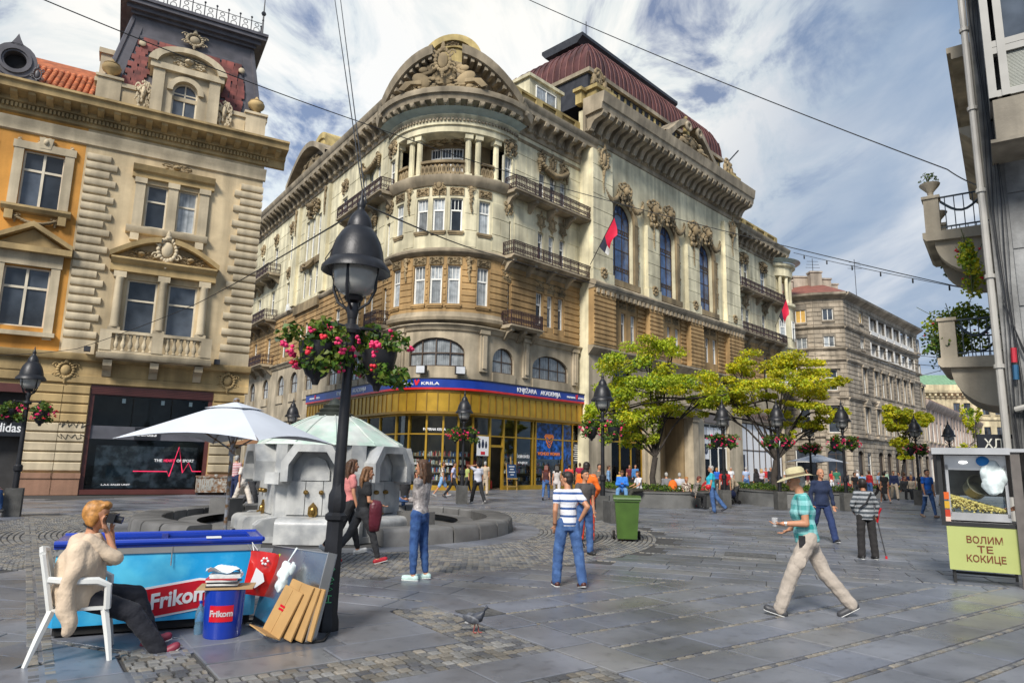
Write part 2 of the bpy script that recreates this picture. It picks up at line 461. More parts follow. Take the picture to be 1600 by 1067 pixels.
 slm = [bv.mesh('slab', [m], 0) for m in SL]; bs = MB(); e = .12; bs.add([(-.5, -.5, 0), (.5, -.5, 0), (.5, .5, 0), (-.5, .5, 0), (-.5, -.5, .6), (.5, -.5, .6), (.5, .5, .6), (-.5, .5, .6), (-.5 + e, -.5 + e, 1), (.5 - e, -.5 + e, 1), (.5 - e, .5 - e, 1), (-.5 + e, .5 - e, 1)], [(0, 1, 5, 4), (1, 2, 6, 5), (2, 3, 7, 6), (3, 0, 4, 7), (4, 5, 9, 8), (5, 6, 10, 9), (6, 7, 11, 10), (7, 4, 8, 11), (8, 9, 10, 11)])
 sem = [bs.mesh('sett', [m], 0) for m in SE]
 for kind, meshes, gap, mb_src, mats in (('slab', slm, .012, bv, SL), ('sett', sem, .02, bs, SE)):
  lst = sorted([x for x in sc if x[1][0] == kind], key=lambda x: -x[0])
  field = MB()
  for i, (w, c) in enumerate(lst):
   _, p, ang, L, Wd, dz = c
   if L < .03 or Wd < .03: continue
   k = r.choices(range(len(meshes)), (5, 3, 2, 2) if kind == 'slab' else (5, 3, 3))[0]; top = r.uniform(-.003, .004); h = .02 + top * .5 + dz
   tilt = r.uniform(-.002, .002)
   if i < 295 and w > 0:
    M = T(p.x, p.y, -.02) @ RZ(ang) @ Matrix.Rotation(tilt, 4, 'X') @ S3(L - gap, Wd - gap, h); OB(kind, meshes[k], pav, M)
   else:
    ct, st = math.cos(ang), math.sin(ang); vs = []
    for x, y, z in mb_src.v[4:] if w < 1e-3 * 0 else mb_src.v: X, Y = x * (L - gap), y * (Wd - gap); vs.append((p.x + X * ct - Y * st, p.y + X * st + Y * ct, -.02 + z * h + Y * tilt))
    field.add(vs, mb_src.f, k)
  OB(kind + '_field', field.mesh(kind + '_field', mats, 0), pav, kind='stuff')
 IR = mat('cast_iron_cover', (.11, .108, .105), rough=.6, metal=.2, var=.3, scale=8)
 for nm, lab, px, py, w, d, a in (('drain_cover', 'square iron cover set in the slabs before the green bin', 1172, 867, .95, .55, -20), ('drain_cover', 'long dark slot drain in the paving near the man in the blue shirt', 1422, 797, 1.4, .35, -5), ('drain_cover', 'small square of coarse setts beside the pigeon', 750, 957, .42, .42, 35)):
  p = gp(px, py); q = MB(); q.box(-w / 2, w / 2, -d / 2, d / 2, 0, .008); t = OB(nm, q.mesh(nm, [IR], 0), None, T(p.x, p.y, .0045) @ RZ(rad(a)), None, lab, 'drain cover'); q = MB(); m = int(w / .09)
  for i in range(m): x = -w / 2 + .06 + i * (w - .1) / m; q.box(x, x + .04, -d / 2 + .04, d / 2 - .04, .008, .014)
  OB('bar', q.mesh('bar', [IR], 0), t, kind='stuff')
build_paving()
# ================================================================ architecture kit
def stone(name, col, **k):
 d = dict(rough=0.85, var=0.12, scale=1.3, bump=0.35, bscale=14, streak=0.32, grime=0.28); d.update(k)
 return mat(name, col, **d)
PALE = stone('pale_render', (0.77, 0.70, 0.48)); BROWN = stone('ochre_brown_render', (0.47, 0.30, 0.13)); GREYST = stone('grey_beige_stone', (0.50, 0.42, 0.30), grime=0.35)
TRIM = stone('carved_stone', (0.36, 0.27, 0.15), grime=0.5, bump=0.6); CORN = stone('cornice_stone', (0.40, 0.33, 0.23), grime=0.4); ATTIC = stone('yellow_attic_stone', (0.55, 0.42, 0.17), grime=0.45)
GRANITE = mat('polished_red_granite', (0.33, 0.25, 0.21), rough=0.35, var=0.2, scale=18)
WHITEP = mat('white_window_paint', (0.78, 0.77, 0.72), rough=0.5, var=0.06); DARKP = mat('brown_window_paint', (0.07, 0.045, 0.03), rough=0.5)
IRON = mat('wrought_iron', (0.055, 0.03, 0.028), rough=0.55, metal=0.2); COPPER = mat('old_copper_roof', (0.125, 0.048, 0.042), rough=0.5, var=0.4, scale=0.9, metal=0.35, streak=0.4)
DARKZ = mat('dark_zinc', (0.045, 0.045, 0.05), rough=0.5, metal=0.3, var=0.3); BLACKI = mat('dark_void', (0.015, 0.014, 0.014), rough=0.9)
GLASSW = mat('window_glass', (0.05, 0.06, 0.075), rough=0.05, spec=0.45, rand=0.8, var=0.6, scale=0.9)
CURTAIN = mat('net_curtain_glass', (0.34, 0.36, 0.37), rough=0.12, spec=0.5, rand=0.5, var=0.35, scale=2.5, coat=0.2, stripe=('xy', 0.13, 0.5, (0.22, 0.24, 0.25)))
BLUEG = mat('blue_stained_glass', (0.06, 0.11, 0.23), rough=0.08, spec=0.6, var=0.7, scale=1.1, coat=0.2)
GOLD = mat('gold_anodised_metal', (0.50, 0.30, 0.035), rough=0.38, metal=0.55, var=0.18, scale=1.5); BRASS = mat('dark_brass', (0.30, 0.18, 0.04), rough=0.4, metal=0.6)
PIPE = mat('brown_downpipe', (0.05, 0.022, 0.015), rough=0.6)
SHOPG = glass_clear('shop_glass')
_WC = {}
def win_meshes(w, h, style, mf, mg, rev, rise=0.0, fw=0.07):
 key = (round(w, 2), round(h, 2), style, mf.name, mg.name, rev, round(rise, 2), fw)
 if key in _WC: return _WC[key]
 f = MB(); panes = []; y0, y1 = rev - 0.09, rev; a, b = -w / 2, w / 2; e = h - rise
 def bar(x0, x1, z0, z1, d=0.0): f.box(x0, x1, y0 + d, y1, z0, z1)
 def pane(x0, x1, z0, z1):
  p = MB(); p.box(x0, x1, rev - 0.035, rev - 0.015, z0, z1); panes.append(p.mesh('pane', [mg], 0))
 bar(a, a + fw, 0, e); bar(b - fw, b, 0, e); bar(a + fw, b - fw, 0, fw)
 if rise:
  f.arcband(0, e, w / 2 - fw, w / 2, 0, PI, y0, y1, 14, sz=rise / (w / 2))
  p = MB(); n = 14
  pts = [(-w / 2 + fw, fw), (w / 2 - fw, fw)] + [((w / 2 - fw) * math.cos(PI * i / n), e + (rise - fw) * math.sin(PI * i / n)) for i in range(n + 1)]
  p.prism(pts, rev - 0.035, rev - 0.015); panes.append(p.mesh('pane', [mg], 0))
  if style == 'grid':
   n = max(2, round(w / 0.95)); bar(a + fw, b - fw, e - 0.03, e + 0.03, .02)
   for i in range(1, n):
    x = a + w * i / n; zt = e + (rise - fw) * math.sqrt(max(0, 1 - (2 * x / w) ** 2)); bar(x - .03, x + .03, fw, zt, .02)
  elif style == 'tall':               # tall leaded hall window
   for i in (1, 2):
    x = a + w * i / 3; zt = e + (rise - fw) * math.sqrt(max(0, 1 - (2 * x / w) ** 2)); bar(x - .04, x + .04, fw, zt, .02)
   for z in (0.16, 0.2, .42, .60, .64, .68): bar(a + fw, b - fw, h * z - .03, h * z + .03, .02)
   for z in (0.18, .66):
    for i in range(9):
     x = a + fw + (w - 2 * fw) * (i + .5) / 9; f.box(x - .05, x + .05, y0 + .02, y1, h * z - .1, h * z + .1)
   f.arcband(0, e, w * .22, w * .25, 0, PI, y0 + .02, y1, 10, sz=rise / (w / 2))
   for k in range(1, 6):
    t = PI * k / 6; f.tube([(w * .25 * math.cos(t), y0 + .05, e + rise * .5 * math.sin(t)), (w * .48 * math.cos(t), y0 + .05, e + rise * .96 * math.sin(t))], .025, 4)
  else: bar(-.03, .03, fw, h - fw, .02); bar(a + fw, b - fw, e - .03, e + .03, .02)
 else:
  bar(a + fw, b - fw, h - fw, h)
  if style == 'light3':               # one casement under a three-light top
   t = h * 0.64
   bar(a + fw, b - fw, t - .05, t + .05); pane(a + fw, b - fw, fw, t - .05); pane(a + fw, b - fw, t + .05, h - fw)
   for i in (1, 2): x = a + fw + (w - 2 * fw) * i / 3; bar(x - .02, x + .02, t, h - fw, .03)
   bar(a + fw, a + fw + .05, fw, t - .05, .02); bar(b - fw - .05, b - fw, fw, t - .05, .02)
  elif style == 'cross':
   t = h * 0.66
   bar(a + fw, b - fw, t - .05, t + .05); bar(-.05, .05, fw, h - fw, -.01)
   for x0, x1 in ((a + fw, -.05), (.05, b - fw)): pane(x0, x1, fw, t - .05); pane(x0, x1, t + .05, h - fw)
  elif style == 'two':
   bar(-.035, .035, fw, h - fw); pane(a + fw, -.035, fw, h - fw); pane(.035, b - fw, fw, h - fw)
  elif style == 'one': pane(a + fw, b - fw, fw, h - fw)
  elif style == 'trans': t = h * .62; bar(a + fw, b - fw, t - .04, t + .04); pane(a + fw, b - fw, fw, t - .04); pane(a + fw, b - fw, t + .04, h - fw)
 _WC[key] = (f.mesh('window', [mf], 0), panes)
 return _WC[key]
_SC = {}
def window(parent, M, w, h, style='light3', mf=None, mg=None, rev=0.24, rise=0.0, sill=None, fw=0.07, msill=None, name='window'):
 fm, ps = win_meshes(w, h, style, mf or WHITEP, mg or GLASSW, rev, rise, fw)
 o = OB(name, fm, parent, M)
 for p in ps: OB('pane', p, o)
 if sill:
  k = (round(w, 2), sill, (msill or TRIM).name)
  if k not in _SC: b = MB(); b.box(-w / 2 - .12, w / 2 + .12, -sill, rev, -.16, -.005); b.box(-w / 2 - .06, w / 2 + .06, -sill * .6, 0, -.26, -.16); _SC[k] = b.mesh('sill', [msill or TRIM], 0)
  OB('sill', _SC[k], o)
 return o
def courses(mb, u0, u1, z0, z1, h, holes=(), proud=0.05, gap=0.05, du=None, blk=None, seed=1, jit=0.0, each=None):
 r = random.Random(seed); n = max(1, round((z1 - z0) / h)); h = (z1 - z0) / n
 for i in range(n):
  a, b = z0 + i * h + gap / 2, z0 + (i + 1) * h - gap / 2
  segs = [(u0, u1)]
  for q in holes:
   if q[3] > a and q[2] < b:
    ns = []
    for s0, s1 in segs:
     if q[1] <= s0 or q[0] >= s1: ns.append((s0, s1)); continue
     if q[0] - s0 > .02: ns.append((s0, q[0]))
     if s1 - q[1] > .02: ns.append((q[1], s1))
    segs = ns
  for s0, s1 in segs:
   cuts = [(s0, s1)]
   if blk:
    cuts = []; x = s0 - (blk / 2 if i % 2 else 0); x0 = s0
    while x < s1 - .05:
     x = min(s1, x + blk * r.uniform(.85, 1.15)); 
     if x - x0 > .05: cuts.append((x0 + gap / 2, x - gap / 2))
     x0 = x
   for c, d in cuts:
    m = 1 if not du else max(1, int((d - c) / du + .5)); p = proud + r.uniform(-jit, jit); e = min(.03, h * .12)
    vs, fs = [], []
    for k in range(m + 1):
     x = c + (d - c) * k / m; vs += [(x, 0, a), (x, -p, a + e), (x, -p, b - e), (x, 0, b)]
    for k in range(m):
     for j in range(3): fs.append((k * 4 + j, k * 4 + 4 + j, k * 4 + 5 + j, k * 4 + 1 + j))
    fs += [(0, 1, 2, 3), (m * 4 + 3, m * 4 + 2, m * 4 + 1, m * 4)]
    if each: w = MB(mb); w.add(vs, fs); each(w)
    else: mb.add(vs, fs)
def railing_mesh(u0, u1, h=0.95, step=0.16, ring=True, warp=None, m=IRON):
 b = MB(warp); n = max(2, int((u1 - u0) / step))
 b.box(u0, u1, -.03, .03, h - .05, h, du=.5); b.box(u0, u1, -.02, .02, .06, .1, du=.5); b.box(u0, u1, -.02, .02, h * .72, h * .72 + .03, du=.5)
 for i in range(n + 1):
  x = u0 + (u1 - u0) * i / n; w = .03 if i % 6 == 0 else .013
  b.box(x - w, x + w, -w, w, 0, h - .03)
  if i < n and ring:
   c = x + (u1 - u0) / n / 2
   b.arcband(c, h * .84, .035, .06, 0, 2 * PI, -.012, .012, 6)
   b.arcband(c, h * .36, .04, .07, 0, 2 * PI, -.012, .012, 6, sz=1.8)
 return b.mesh('railing', [m], 0)
def balcony(parent, M, u0, u1, dep=1.0, msl=None, nbr=3, slab=.22, rail=True, name='balcony'):
 b = MB(); b.extr([(0, 0), (0, -slab), (-dep * .8, -slab), (-dep * .88, -slab * .5), (-dep, -slab * .45), (-dep, 0)], u0, u1)
 o = OB(name, b.mesh('balcony', [msl or CORN]), parent, M)
 k = MB(); k.extr([(0, 0), (0, -.75), (-.15, -.7), (-dep * .45, -.3), (-dep * .8, -.16), (-dep * .8, 0)], -.14, .14); km = k.mesh('bracket', [msl or CORN])
 for i in range(nbr):
  x = u0 + .35 + (u1 - u0 - .7) * i / max(1, nbr - 1); OB('bracket', km, o, M @ T(x, 0, -slab - .005))
 if rail:
  OB('railing', railing_mesh(u0 + .05, u1 - .05), o, M @ T(0, -dep + .08, 0))
  sm = railing_mesh(.04, dep - .14)
  for x in (u0 + .05, u1 - .05): OB('railing', sm, o, M @ T(x, 0, 0) @ RZ(-PI / 2))
 return o
def corbel_mesh(w=.34, d=.9, h=1.1, m=None):
 b = MB(); b.extr([(0, 0), (0, -h), (-.1, -h * .98), (-d * .28, -h * .82), (-d * .36, -h * .6), (-d * .5, -h * .42), (-d * .9, -h * .3), (-d, -h * .15), (-d, 0)], -w / 2, w / 2)
 b.ell((0, -d * .22, -h * .84), (w * .6, .14, .16), 6, 4); b.ell((0, -d * .86, -h * .22), (w * .56, .16, .14), 6, 4)
 return b.mesh('corbel', [m or CORN])
_OR = {}
def orn(kind, m=None, seed=3):
 m = m or TRIM; key = (kind, m.name, seed)
 if key in _OR: return _OR[key]
 r = random.Random(seed); b = MB()
 def blob(x, z, s, y=-.05, e=1.0): b.ell((x, y, z), (s * r.uniform(.8, 1.2), s * .8, s * e * r.uniform(.8, 1.2)), 6, 4)
 def scroll(cx, cz, rr, d, tn=1.3):
  pts = [(cx + d * rr * (1 - k / 14) * math.cos(2 * PI * tn * k / 14), -.07, cz + rr * (1 - k / 14) * math.sin(2 * PI * tn * k / 14)) for k in range(14)]
  b.tube(pts, rr * .22, 5)
 if kind == 'cartouche':                 # unit: about 1 wide, 1 high, centred
  b.ell((0, 0, 0), (.22, .16, .3), 10, 8)
  for k in range(18): t = 2 * PI * k / 18; blob(.3 * math.cos(t), .38 * math.sin(t), .075, -.08)
  for d in (-1, 1): scroll(d * .36, .22, .15, d); scroll(d * .36, -.25, .13, d)
  for k in range(5): blob(0, .42 + .05 * k, .1 - .012 * k, -.1)
  for k in range(4): blob(0, -.42 - .07 * k, .08 - .014 * k, -.08)
 elif kind == 'festoon':                 # hanging swag between two knots, 1 wide
  for k in range(17):
   t = k / 16 * 2 - 1; blob(t * .46, -.30 * (1 - t * t), .06 + .05 * (1 - t * t), -.08)
  for d in (-1, 1):
   blob(d * .47, .03, .09); scroll(d * .42, .12, .09, d)
   for k in range(5): blob(d * .48, -.06 - .07 * k, .06 - .007 * k)
 elif kind == 'panel':                   # carved square field
  b.prism([(-.5, -.5), (.5, -.5), (.5, .5), (-.5, .5)], -.03, 0)
  b.ell((0, -.04, 0), (.17, .12, .17), 8, 6)
  for d in (-1, 1):
   for e in (-1, 1): scroll(d * .27, e * .25, .16, d * e)
  for k in range(8): t = 2 * PI * k / 8; blob(.3 * math.cos(t), .3 * math.sin(t), .06)
 elif kind == 'drop':                    # vertical string of leaves, 1 high
  for k in range(12): blob(r.uniform(-.04, .04), .45 - k * .08, .09 - .004 * k, -.06)
  for d in (-1, 1): scroll(d * .1, .42, .09, d)
 elif kind == 'mass':                    # high-relief foliage with a mask, 1 x 1
  for k in range(46):
   t = r.uniform(0, 2 * PI); q = math.sqrt(r.random()) * .5; blob(q * math.cos(t), q * math.sin(t) * .95, r.uniform(.04, .085), -.06)
  for d in (-1, 1): scroll(d * .3, .2, .18, d); scroll(d * .28, -.22, .16, d)
  b.ell((0, -.13, .08), (.14, .13, .19), 8, 6); b.ell((0, -.26, .06), (.03, .04, .06), 5, 4)
 elif kind == 'rosette':
  b.ell((0, -.04, 0), (.14, .14, .14), 8, 6)
  for k in range(8): t = 2 * PI * k / 8; blob(.3 * math.cos(t), .3 * math.sin(t), .13, -.03)
 elif kind == 'key':
  b.prism([(-.32, -.5), (.32, -.5), (.45, .5), (-.45, .5)], -.16, 0); blob(0, .1, .2, -.16, 1.5); scroll(-.2, .45, .14, 1); scroll(.2, .45, .14, -1)
 elif kind == 'urn':
  b.lathe([(.16, 0), (.2, .06), (.1, .14), (.12, .2), (.33, .36), (.36, .52), (.28, .6), (.3, .64), (.12, .72), (.05, .86), (0, .9)], 12)
 elif kind == 'figures':                 # seated carved figures round a shield, 1 wide, 1 high, foot at 0
  b.ell((0, -.05, .42), (.16, .12, .26), 10, 8)
  for d in (-1, 1):
   b.ell((d * .27, -.1, .3), (.11, .1, .2), 8, 6, rot=Matrix.Rotation(d * .3, 3, 'Y')); b.ell((d * .25, -.12, .56), (.06, .065, .075), 8, 6)
   b.tube([(d * .3, -.15, .22), (d * .42, -.22, .2), (d * .5, -.2, .04)], [.08, .065, .05], 6); b.tube([(d * .26, -.1, .44), (d * .14, -.17, .5), (d * .08, -.15, .62)], [.05, .04, .03], 6)
  for k in range(20): blob(r.uniform(-.5, .5), r.uniform(0, .14), .06, -.08)
  for k in range(60): t, q = r.uniform(0, PI), r.uniform(.16, .5); blob(q * math.cos(t), .05 + q * math.sin(t) * (1.1 - abs(math.cos(t)) * .5), r.uniform(.02, .045), -.14)
  for k in range(9): t = PI * k / 8; blob(.2 * math.cos(t), .55 + .2 * math.sin(t), .06)
 elif kind == 'statue':
  b.lathe([(.16, 0), (.14, .25), (.11, .5), (.14, .68), (.12, .78), (.04, .84)], 10); b.ell((0, 0, .92), (.075, .08, .095), 8, 6)
  for d in (-1, 1): b.tube([(d * .12, 0, .75), (d * .2, -.06, .58), (d * .1, -.14, .5)], .04, 6)
 me = b.mesh('carving', [m], 60); _OR[key] = me
 return me
def carve(parent, M, x, z, kind, w, h=None, y=-.01, name='carving', m=None, d=1.0):
 return OB(name, orn(kind, m), parent, M @ T(x, y, z) @ Matrix.Diagonal((w, w * d, h or w, 1)))
# ================================================================ the palace on the corner
FR = frame((4.86, 50.0), (0.69474, 0.71926)); FRS = FR @ T(0, -0.9, 0); FL = frame((-16.146, 55.782), (0.58453, -0.81137))
BC, BR_ = Vector((-4.2332, 47.6829)), 4.932; NRM, CHD = Vector((-.0769, -.99704)), Vector((.99704, -.0769))
def bay_warp(u, y, z):
 a = u / BR_; p = BC + (NRM * math.cos(a) + CHD * math.sin(a)) * (BR_ - y); return (p.x, p.y, z)
def bay_frame(deg, r=None):
 a = rad(deg); n = NRM * math.cos(a) + CHD * math.sin(a); p = BC + n * (r or BR_); return frame(p, (-n.y, n.x))
MC, MR = Vector((-4.357, 45.955)), 3.79; HS = 3.34; N2 = Vector((-.072, -.9974)); C2 = Vector((.9974, -.072))
def per_warp(s, y, z):                      # runs along the left face, round the corner, along the right face
 if s > HS: p = FR @ Vector((-9.3 + s - HS, y, z)); return (p.x, p.y, z)
 if s < -HS: p = FL @ Vector((14.8 + s + HS, y, z)); return (p.x, p.y, z)
 a = s / MR; p = MC + (N2 * math.cos(a) + C2 * math.sin(a)) * (MR - y); return (p.x, p.y, z)
def per_frame(s):
 a, b = Vector(per_warp(s - .05, 0, 0)), Vector(per_warp(s + .05, 0, 0)); p = Vector(per_warp(s, 0, 0)); return frame(p, b - a)
def build_palace():
 root = thing('palace_building', 'grand corner palace with round bay, copper roof and a bookshop at street level', 'building', (0, 50, 0))
 W0 = Matrix.Identity(4)
 def P(name, mb, mats, M=W0, parent=root, sm=35, **k): return OB(name, mb.mesh(name, mats, sm), parent, M, **k)
 def CS(name, m, F, par, warp, *a, **k): courses(warp, *a, each=lambda w: OB(name, w.mesh(name, [m], 0), par, F), **k)
 mz = []                                  # mezzanine openings along the perimeter
 def sR(u): return HS + u + 9.3
 def sL(u): return -HS + u - 14.8
 for c, hw, zb, zt, rise in [(sR(-3.02), 1.92, 7.4, 9.1, .95), (sR(-7.75), 1.0, 7.4, 9.05, .9), (-.1, 1.85, 7.5, 9.3, .95)] + [(sL(u), .95, 7.3, 9.15, .95) for u in (-21.8, -17.4, -13, -8.4, -4.8, -1.1, 4.1, 8.2)] + [(sL(12.2), 1.3, 7.4, 9.1, .95)]:
  mz.append((c - hw, c + hw, zb, zt, rise))
 lo = [(sL(u) - 1.3, sL(u) + 1.3, .3, 4.6) for u in (-21, -17, -13, -9, -5, -1.6)]
 b = MB(per_warp); b.wall(sL(-60), sL(0.1), 0, 10.15, [h for h in mz if h[1] < sL(0.1)] + lo, rev=.35, du=2); b.wall(sL(.1), sR(1.0), 6.0, 10.15, [h for h in mz if h[0] > sL(.1)], rev=.35, du=.35)
 P('wall', b, [GREYST])
 b = MB(per_warp); b.box(sL(-60), sL(.1), -.12, 0, 4.9, 5.3, du=2)
 for h in mz: b.box(h[0] - .05, h[1] + .05, -.1, .0, h[2] - .75, h[2] - .05, du=.4)
 b.extr([(0, 9.75), (-.12, 9.8), (-.2, 10.0), (-.35, 10.1), (-.35, 10.16), (0, 10.16)], sL(-60), sR(1.0), .4); P('string_course', b, [GREYST])
 b = MB(per_warp)
 for s in (sR(-5.7), sR(-.4), sR(-9.6), -2.6, sL(10.2), sL(6.2)):
  b = MB(per_warp); b.box(s - .28, s + .28, -.16, 0, 7.3, 9.7, du=.3); b.box(s - .36, s + .36, -.26, 0, 9.7, 9.95, du=.3); b.box(s - .14, s + .14, -.24, -.16, 7.5, 9.6, du=.3)
  P('pilaster', b, [GREYST])
 for h in mz:
  c = (h[0] + h[1]) / 2; w = h[1] - h[0]
  if abs(c) < 3:                       # the curved window over the corner
   f = MB(per_warp); n = 14; e = h[3] - h[4]
   pts = [(c - w / 2 * math.cos(PI * i / n), e + h[4] * math.sin(PI * i / n)) for i in range(n + 1)]
   g = MB(per_warp)
   for (xa, za), (xb, zb) in zip(pts, pts[1:]):
    g.add([(xa, .22, h[2]), (xb, .22, h[2]), (xb, .22, zb), (xa, .22, za)], [(0, 1, 2, 3)])
    f.add([(xa, .14, za - .1), (xb, .14, zb - .1), (xb, .14, zb), (xa, .14, za)], [(0, 1, 2, 3)])
   for k in range(5):
    x = h[0] + w * k / 4; zt = e + h[4] * math.sqrt(max(0, 1 - ((x - c) / (w / 2)) ** 2)); f.box(x - .04, x + .04, .12, .2, h[2], zt)
   f.box(h[0], h[1], .12, .2, e - .04, e + .04, du=.3); f.box(h[0], h[1], .12, .2, h[2], h[2] + .08, du=.3)
   o = P('window', f, [DARKP]); P('pane', g, [CURTAIN], parent=o)
  else: window(root, per_frame(c) @ T(0, 0, h[2]), w, h[3] - h[2], 'grid', DARKP, CURTAIN, .25, h[4])
 for h in lo: window(root, per_frame((h[0] + h[1]) / 2) @ T(0, 0, .3), 2.6, 4.3, 'cross', DARKP, GLASSW, .3)
 a0, a1 = sL(.1), sR(.75)
 SIGNB = mat('blue_sign_enamel', (0.012, 0.045, 0.30), rough=0.3, var=.12); SIGNR = mat('red_sign_enamel', (0.55, 0.02, 0.02), rough=0.3); SIGNW = mat('white_letter_paint', (0.85, 0.85, 0.85), rough=.4, var=0)
 fas = MB(per_warp); fas.box(a0, a1, -.32, .3, 4.55, 6.0, du=.35); fo = P('fascia', fas, [GOLD])
 rb = MB(per_warp); n = int((a1 - a0) / .62)
 for i in range(n + 1):
  s = a0 + (a1 - a0) * i / n; rb.box(s - .025, s + .025, -.37, -.32, 4.72, 5.85)
 rb.box(a0, a1, -.4, -.32, 4.55, 4.7, du=.35); rb.box(a0, a1, -.38, -.32, 5.86, 6.0, du=.35); P('fascia_rib', rb, [BRASS], parent=fo)
 sg = MB(per_warp); sg.box(a0, a1, -.5, .0, 6.13, 6.66, du=.3); so = P('shop_sign', sg, [SIGNB])
 rs = MB(per_warp); rs.box(a0, a1, -.505, .0, 6.0, 6.125, du=.3); P('stripe', rs, [SIGNR], parent=so)
 tb = MB(per_warp); tb.box(a0, a1, -.55, .0, 6.665, 6.72, du=.3); P('trim', tb, [DARKZ], parent=so)
 REDL = mat('red_letter_paint', (0.65, 0.02, 0.03), rough=.4, var=0)
 def wrap_text(txt, size, s, z, m, width=None):
  me = text_mesh(txt, size, .012, 0.004)
  xs = [v.co.x for v in me.vertices]; k = (width / (max(xs) - min(xs))) if width else 1
  for v in me.vertices: v.co = per_warp(s + v.co.x * k, -.515 + v.co.y, z + v.co.z)
  me.materials.append(m); OB('lettering', me, so, W0)
 def logo(s, z, k=1.0):
  wrap_text('PAPIRNA', .26 * k, s - .86 * k, z - .06, SIGNW, 1.3 * k); wrap_text('KRILA', .26 * k, s + .80 * k, z - .06, SIGNW, 1.05 * k)
  q = MB(per_warp); q.prism([(s - .16 * k, z + .13), (s - .08 * k, z + .19), (s, z + .02), (s + .1 * k, z + .2), (s + .2 * k, z + .14), (s + .04 * k, z - .16), (s - .06 * k, z - .16)], -.53, -.5)
  P('emblem', q, [REDL], parent=so)
 logo(-1.0, 6.42, .95); logo(sR(-.75), 6.4, .72); logo(sL(2.2), 6.4, .8)
 wrap_text('KNJIŽARA', .42, sR(-6.0), 6.38, SIGNW, 1.9); wrap_text('AKADEMIJA', .42, sR(-3.6), 6.38, SIGNW, 2.1)
 wrap_text('KNJIŽARA', .36, sL(7.6), 6.39, SIGNW, 2.0); wrap_text('AKADEMIJA', .36, sL(10.6), 6.39, SIGNW, 2.3)
 ms = [a0, sL(2.2), sL(4.4), sL(6.6), sL(8.8), sL(11), sL(12.9), -3.0, -1.75, -.5, .55, 1.5, 2.5, sR(-8.72), sR(-7.5), sR(-6.35), sR(-4.7), sR(-4.42), sR(-1.58), sR(-.5), a1]
 fr = MB(per_warp)
 for s in ms: fr.box(s - .06, s + .06, .05, .25, .0, 4.55)
 fr.box(a0, a1, .08, .22, 3.3, 3.38, du=.35); fr.box(a0, sR(-8.72), .02, .3, 0, .28, du=.35); fr.box(sR(-7.5), a1, .02, .3, 0, .28, du=.35); fr.box(a0, a1, .08, .22, 4.45, 4.55, du=.35)
 fr.box(sR(-8.72), sR(-7.5), .08, .25, 2.65, 2.8); sf = P('shopfront_frame', fr, [GOLD])
 for p, q in zip(ms, ms[1:]):
  for z0, z1 in ((.28, 3.3), (3.38, 4.45)):
   if abs(p - sR(-8.72)) < .01 and z0 < 1: continue
   g = MB(per_warp); g.box(p + .06, q - .06, .14, .16, z0, z1, du=.35); P('pane', g, [SHOPG], parent=sf, sm=0)
 d = MB(); d.box(-.5, .5, -.03, .03, .05, 2.6); dl = P('door', d, [SHOPG], FR @ T(-8.6, .75, 0) @ RZ(1.25) @ T(.5, 0, 0)); d = MB(); d.box(-.5, -.42, -.04, .04, 0, 2.62); d.box(.42, .5, -.04, .04, 0, 2.62); d.box(-.42, .42, -.04, .04, 2.52, 2.62); d.box(-.42, .42, -.04, .04, 0, .2); P('door_frame', d, [GOLD], FR @ T(-8.6, .75, 0) @ RZ(1.25) @ T(.5, 0, 0), parent=dl)
 SHOPW = mat('shop_interior', (0.22, 0.17, 0.12), rough=.8, var=.3, scale=1.0); inn = MB(per_warp)
 inn.box(a0, a1, 2.6, 2.7, 0, 4.6, du=.5); inn.box(a0, a1, .3, 2.6, 4.5, 4.54, du=.5); inn.box(a0, a1, .3, 2.6, .02, .06, du=.5); inn.box(a0 - .02, a0, .3, 2.6, 0, 4.5); inn.box(a1, a1 + .02, .3, 2.6, 0, 4.5); P('shop_interior', inn, [SHOPW])
 BK = [mat('book_%s' % n, c, rough=.6, var=.2, scale=6, rand=.4) for n, c in (('white', (.7, .7, .66)), ('red', (.45, .06, .05)), ('blue', (.06, .14, .35)), ('dark', (.06, .05, .05)), ('tan', (.5, .36, .2)))]
 r = random.Random(5); sh = MB(per_warp); bk = MB(per_warp); s = a0 + .3
 while s < a1 - .5:
  for z in (.5, 1.0, 1.5, 2.0):
   yy = .75 if sR(-7.3) < s < sR(-.6) else 2.1
   sh.box(s, s + .9, yy, yy + .35, z, z + .04, du=.4); x = s + .03
   while x < s + .85:
    w = r.uniform(.05, .16); bk.mi = r.randrange(5); bk.box(x, x + w * .9, yy, yy + .2, z + .04, z + r.uniform(.2, .38)); x += w + r.uniform(0, .05)
  s += .95
 so2 = P('shelf', sh, [SHOPW], kind='stuff'); P('book', bk, BK, parent=so2, kind='stuff')
 PB = mat('blue_poster_print', (0.01, 0.10, 0.42), rough=.25, var=.8, scale=2.2, col2=(0.0, .02, .08)); PO = mat('orange_poster_print', (0.85, .22, .03), rough=.3, var=.1)
 def flat(name, u0, u1, z0, z1, m, y=.12, t=.012, parent=root, F=FR):
  q = MB(); q.box(u0, u1, y - t, y, z0, z1); return P(name, q, [m], F, parent)
 po = flat('poster', -4.34, -1.64, 2.0, 4.43, PB)
 q = MB(); q.prism([(-3.5, 3.55), (-3.35, 3.7), (-2.65, 3.7), (-2.5, 3.55), (-2.62, 3.3), (-2.85, 2.85), (-3.0, 2.75), (-3.15, 2.85), (-3.38, 3.3)], .09, .105); P('emblem', q, [PO], FR, po)
 q = MB()
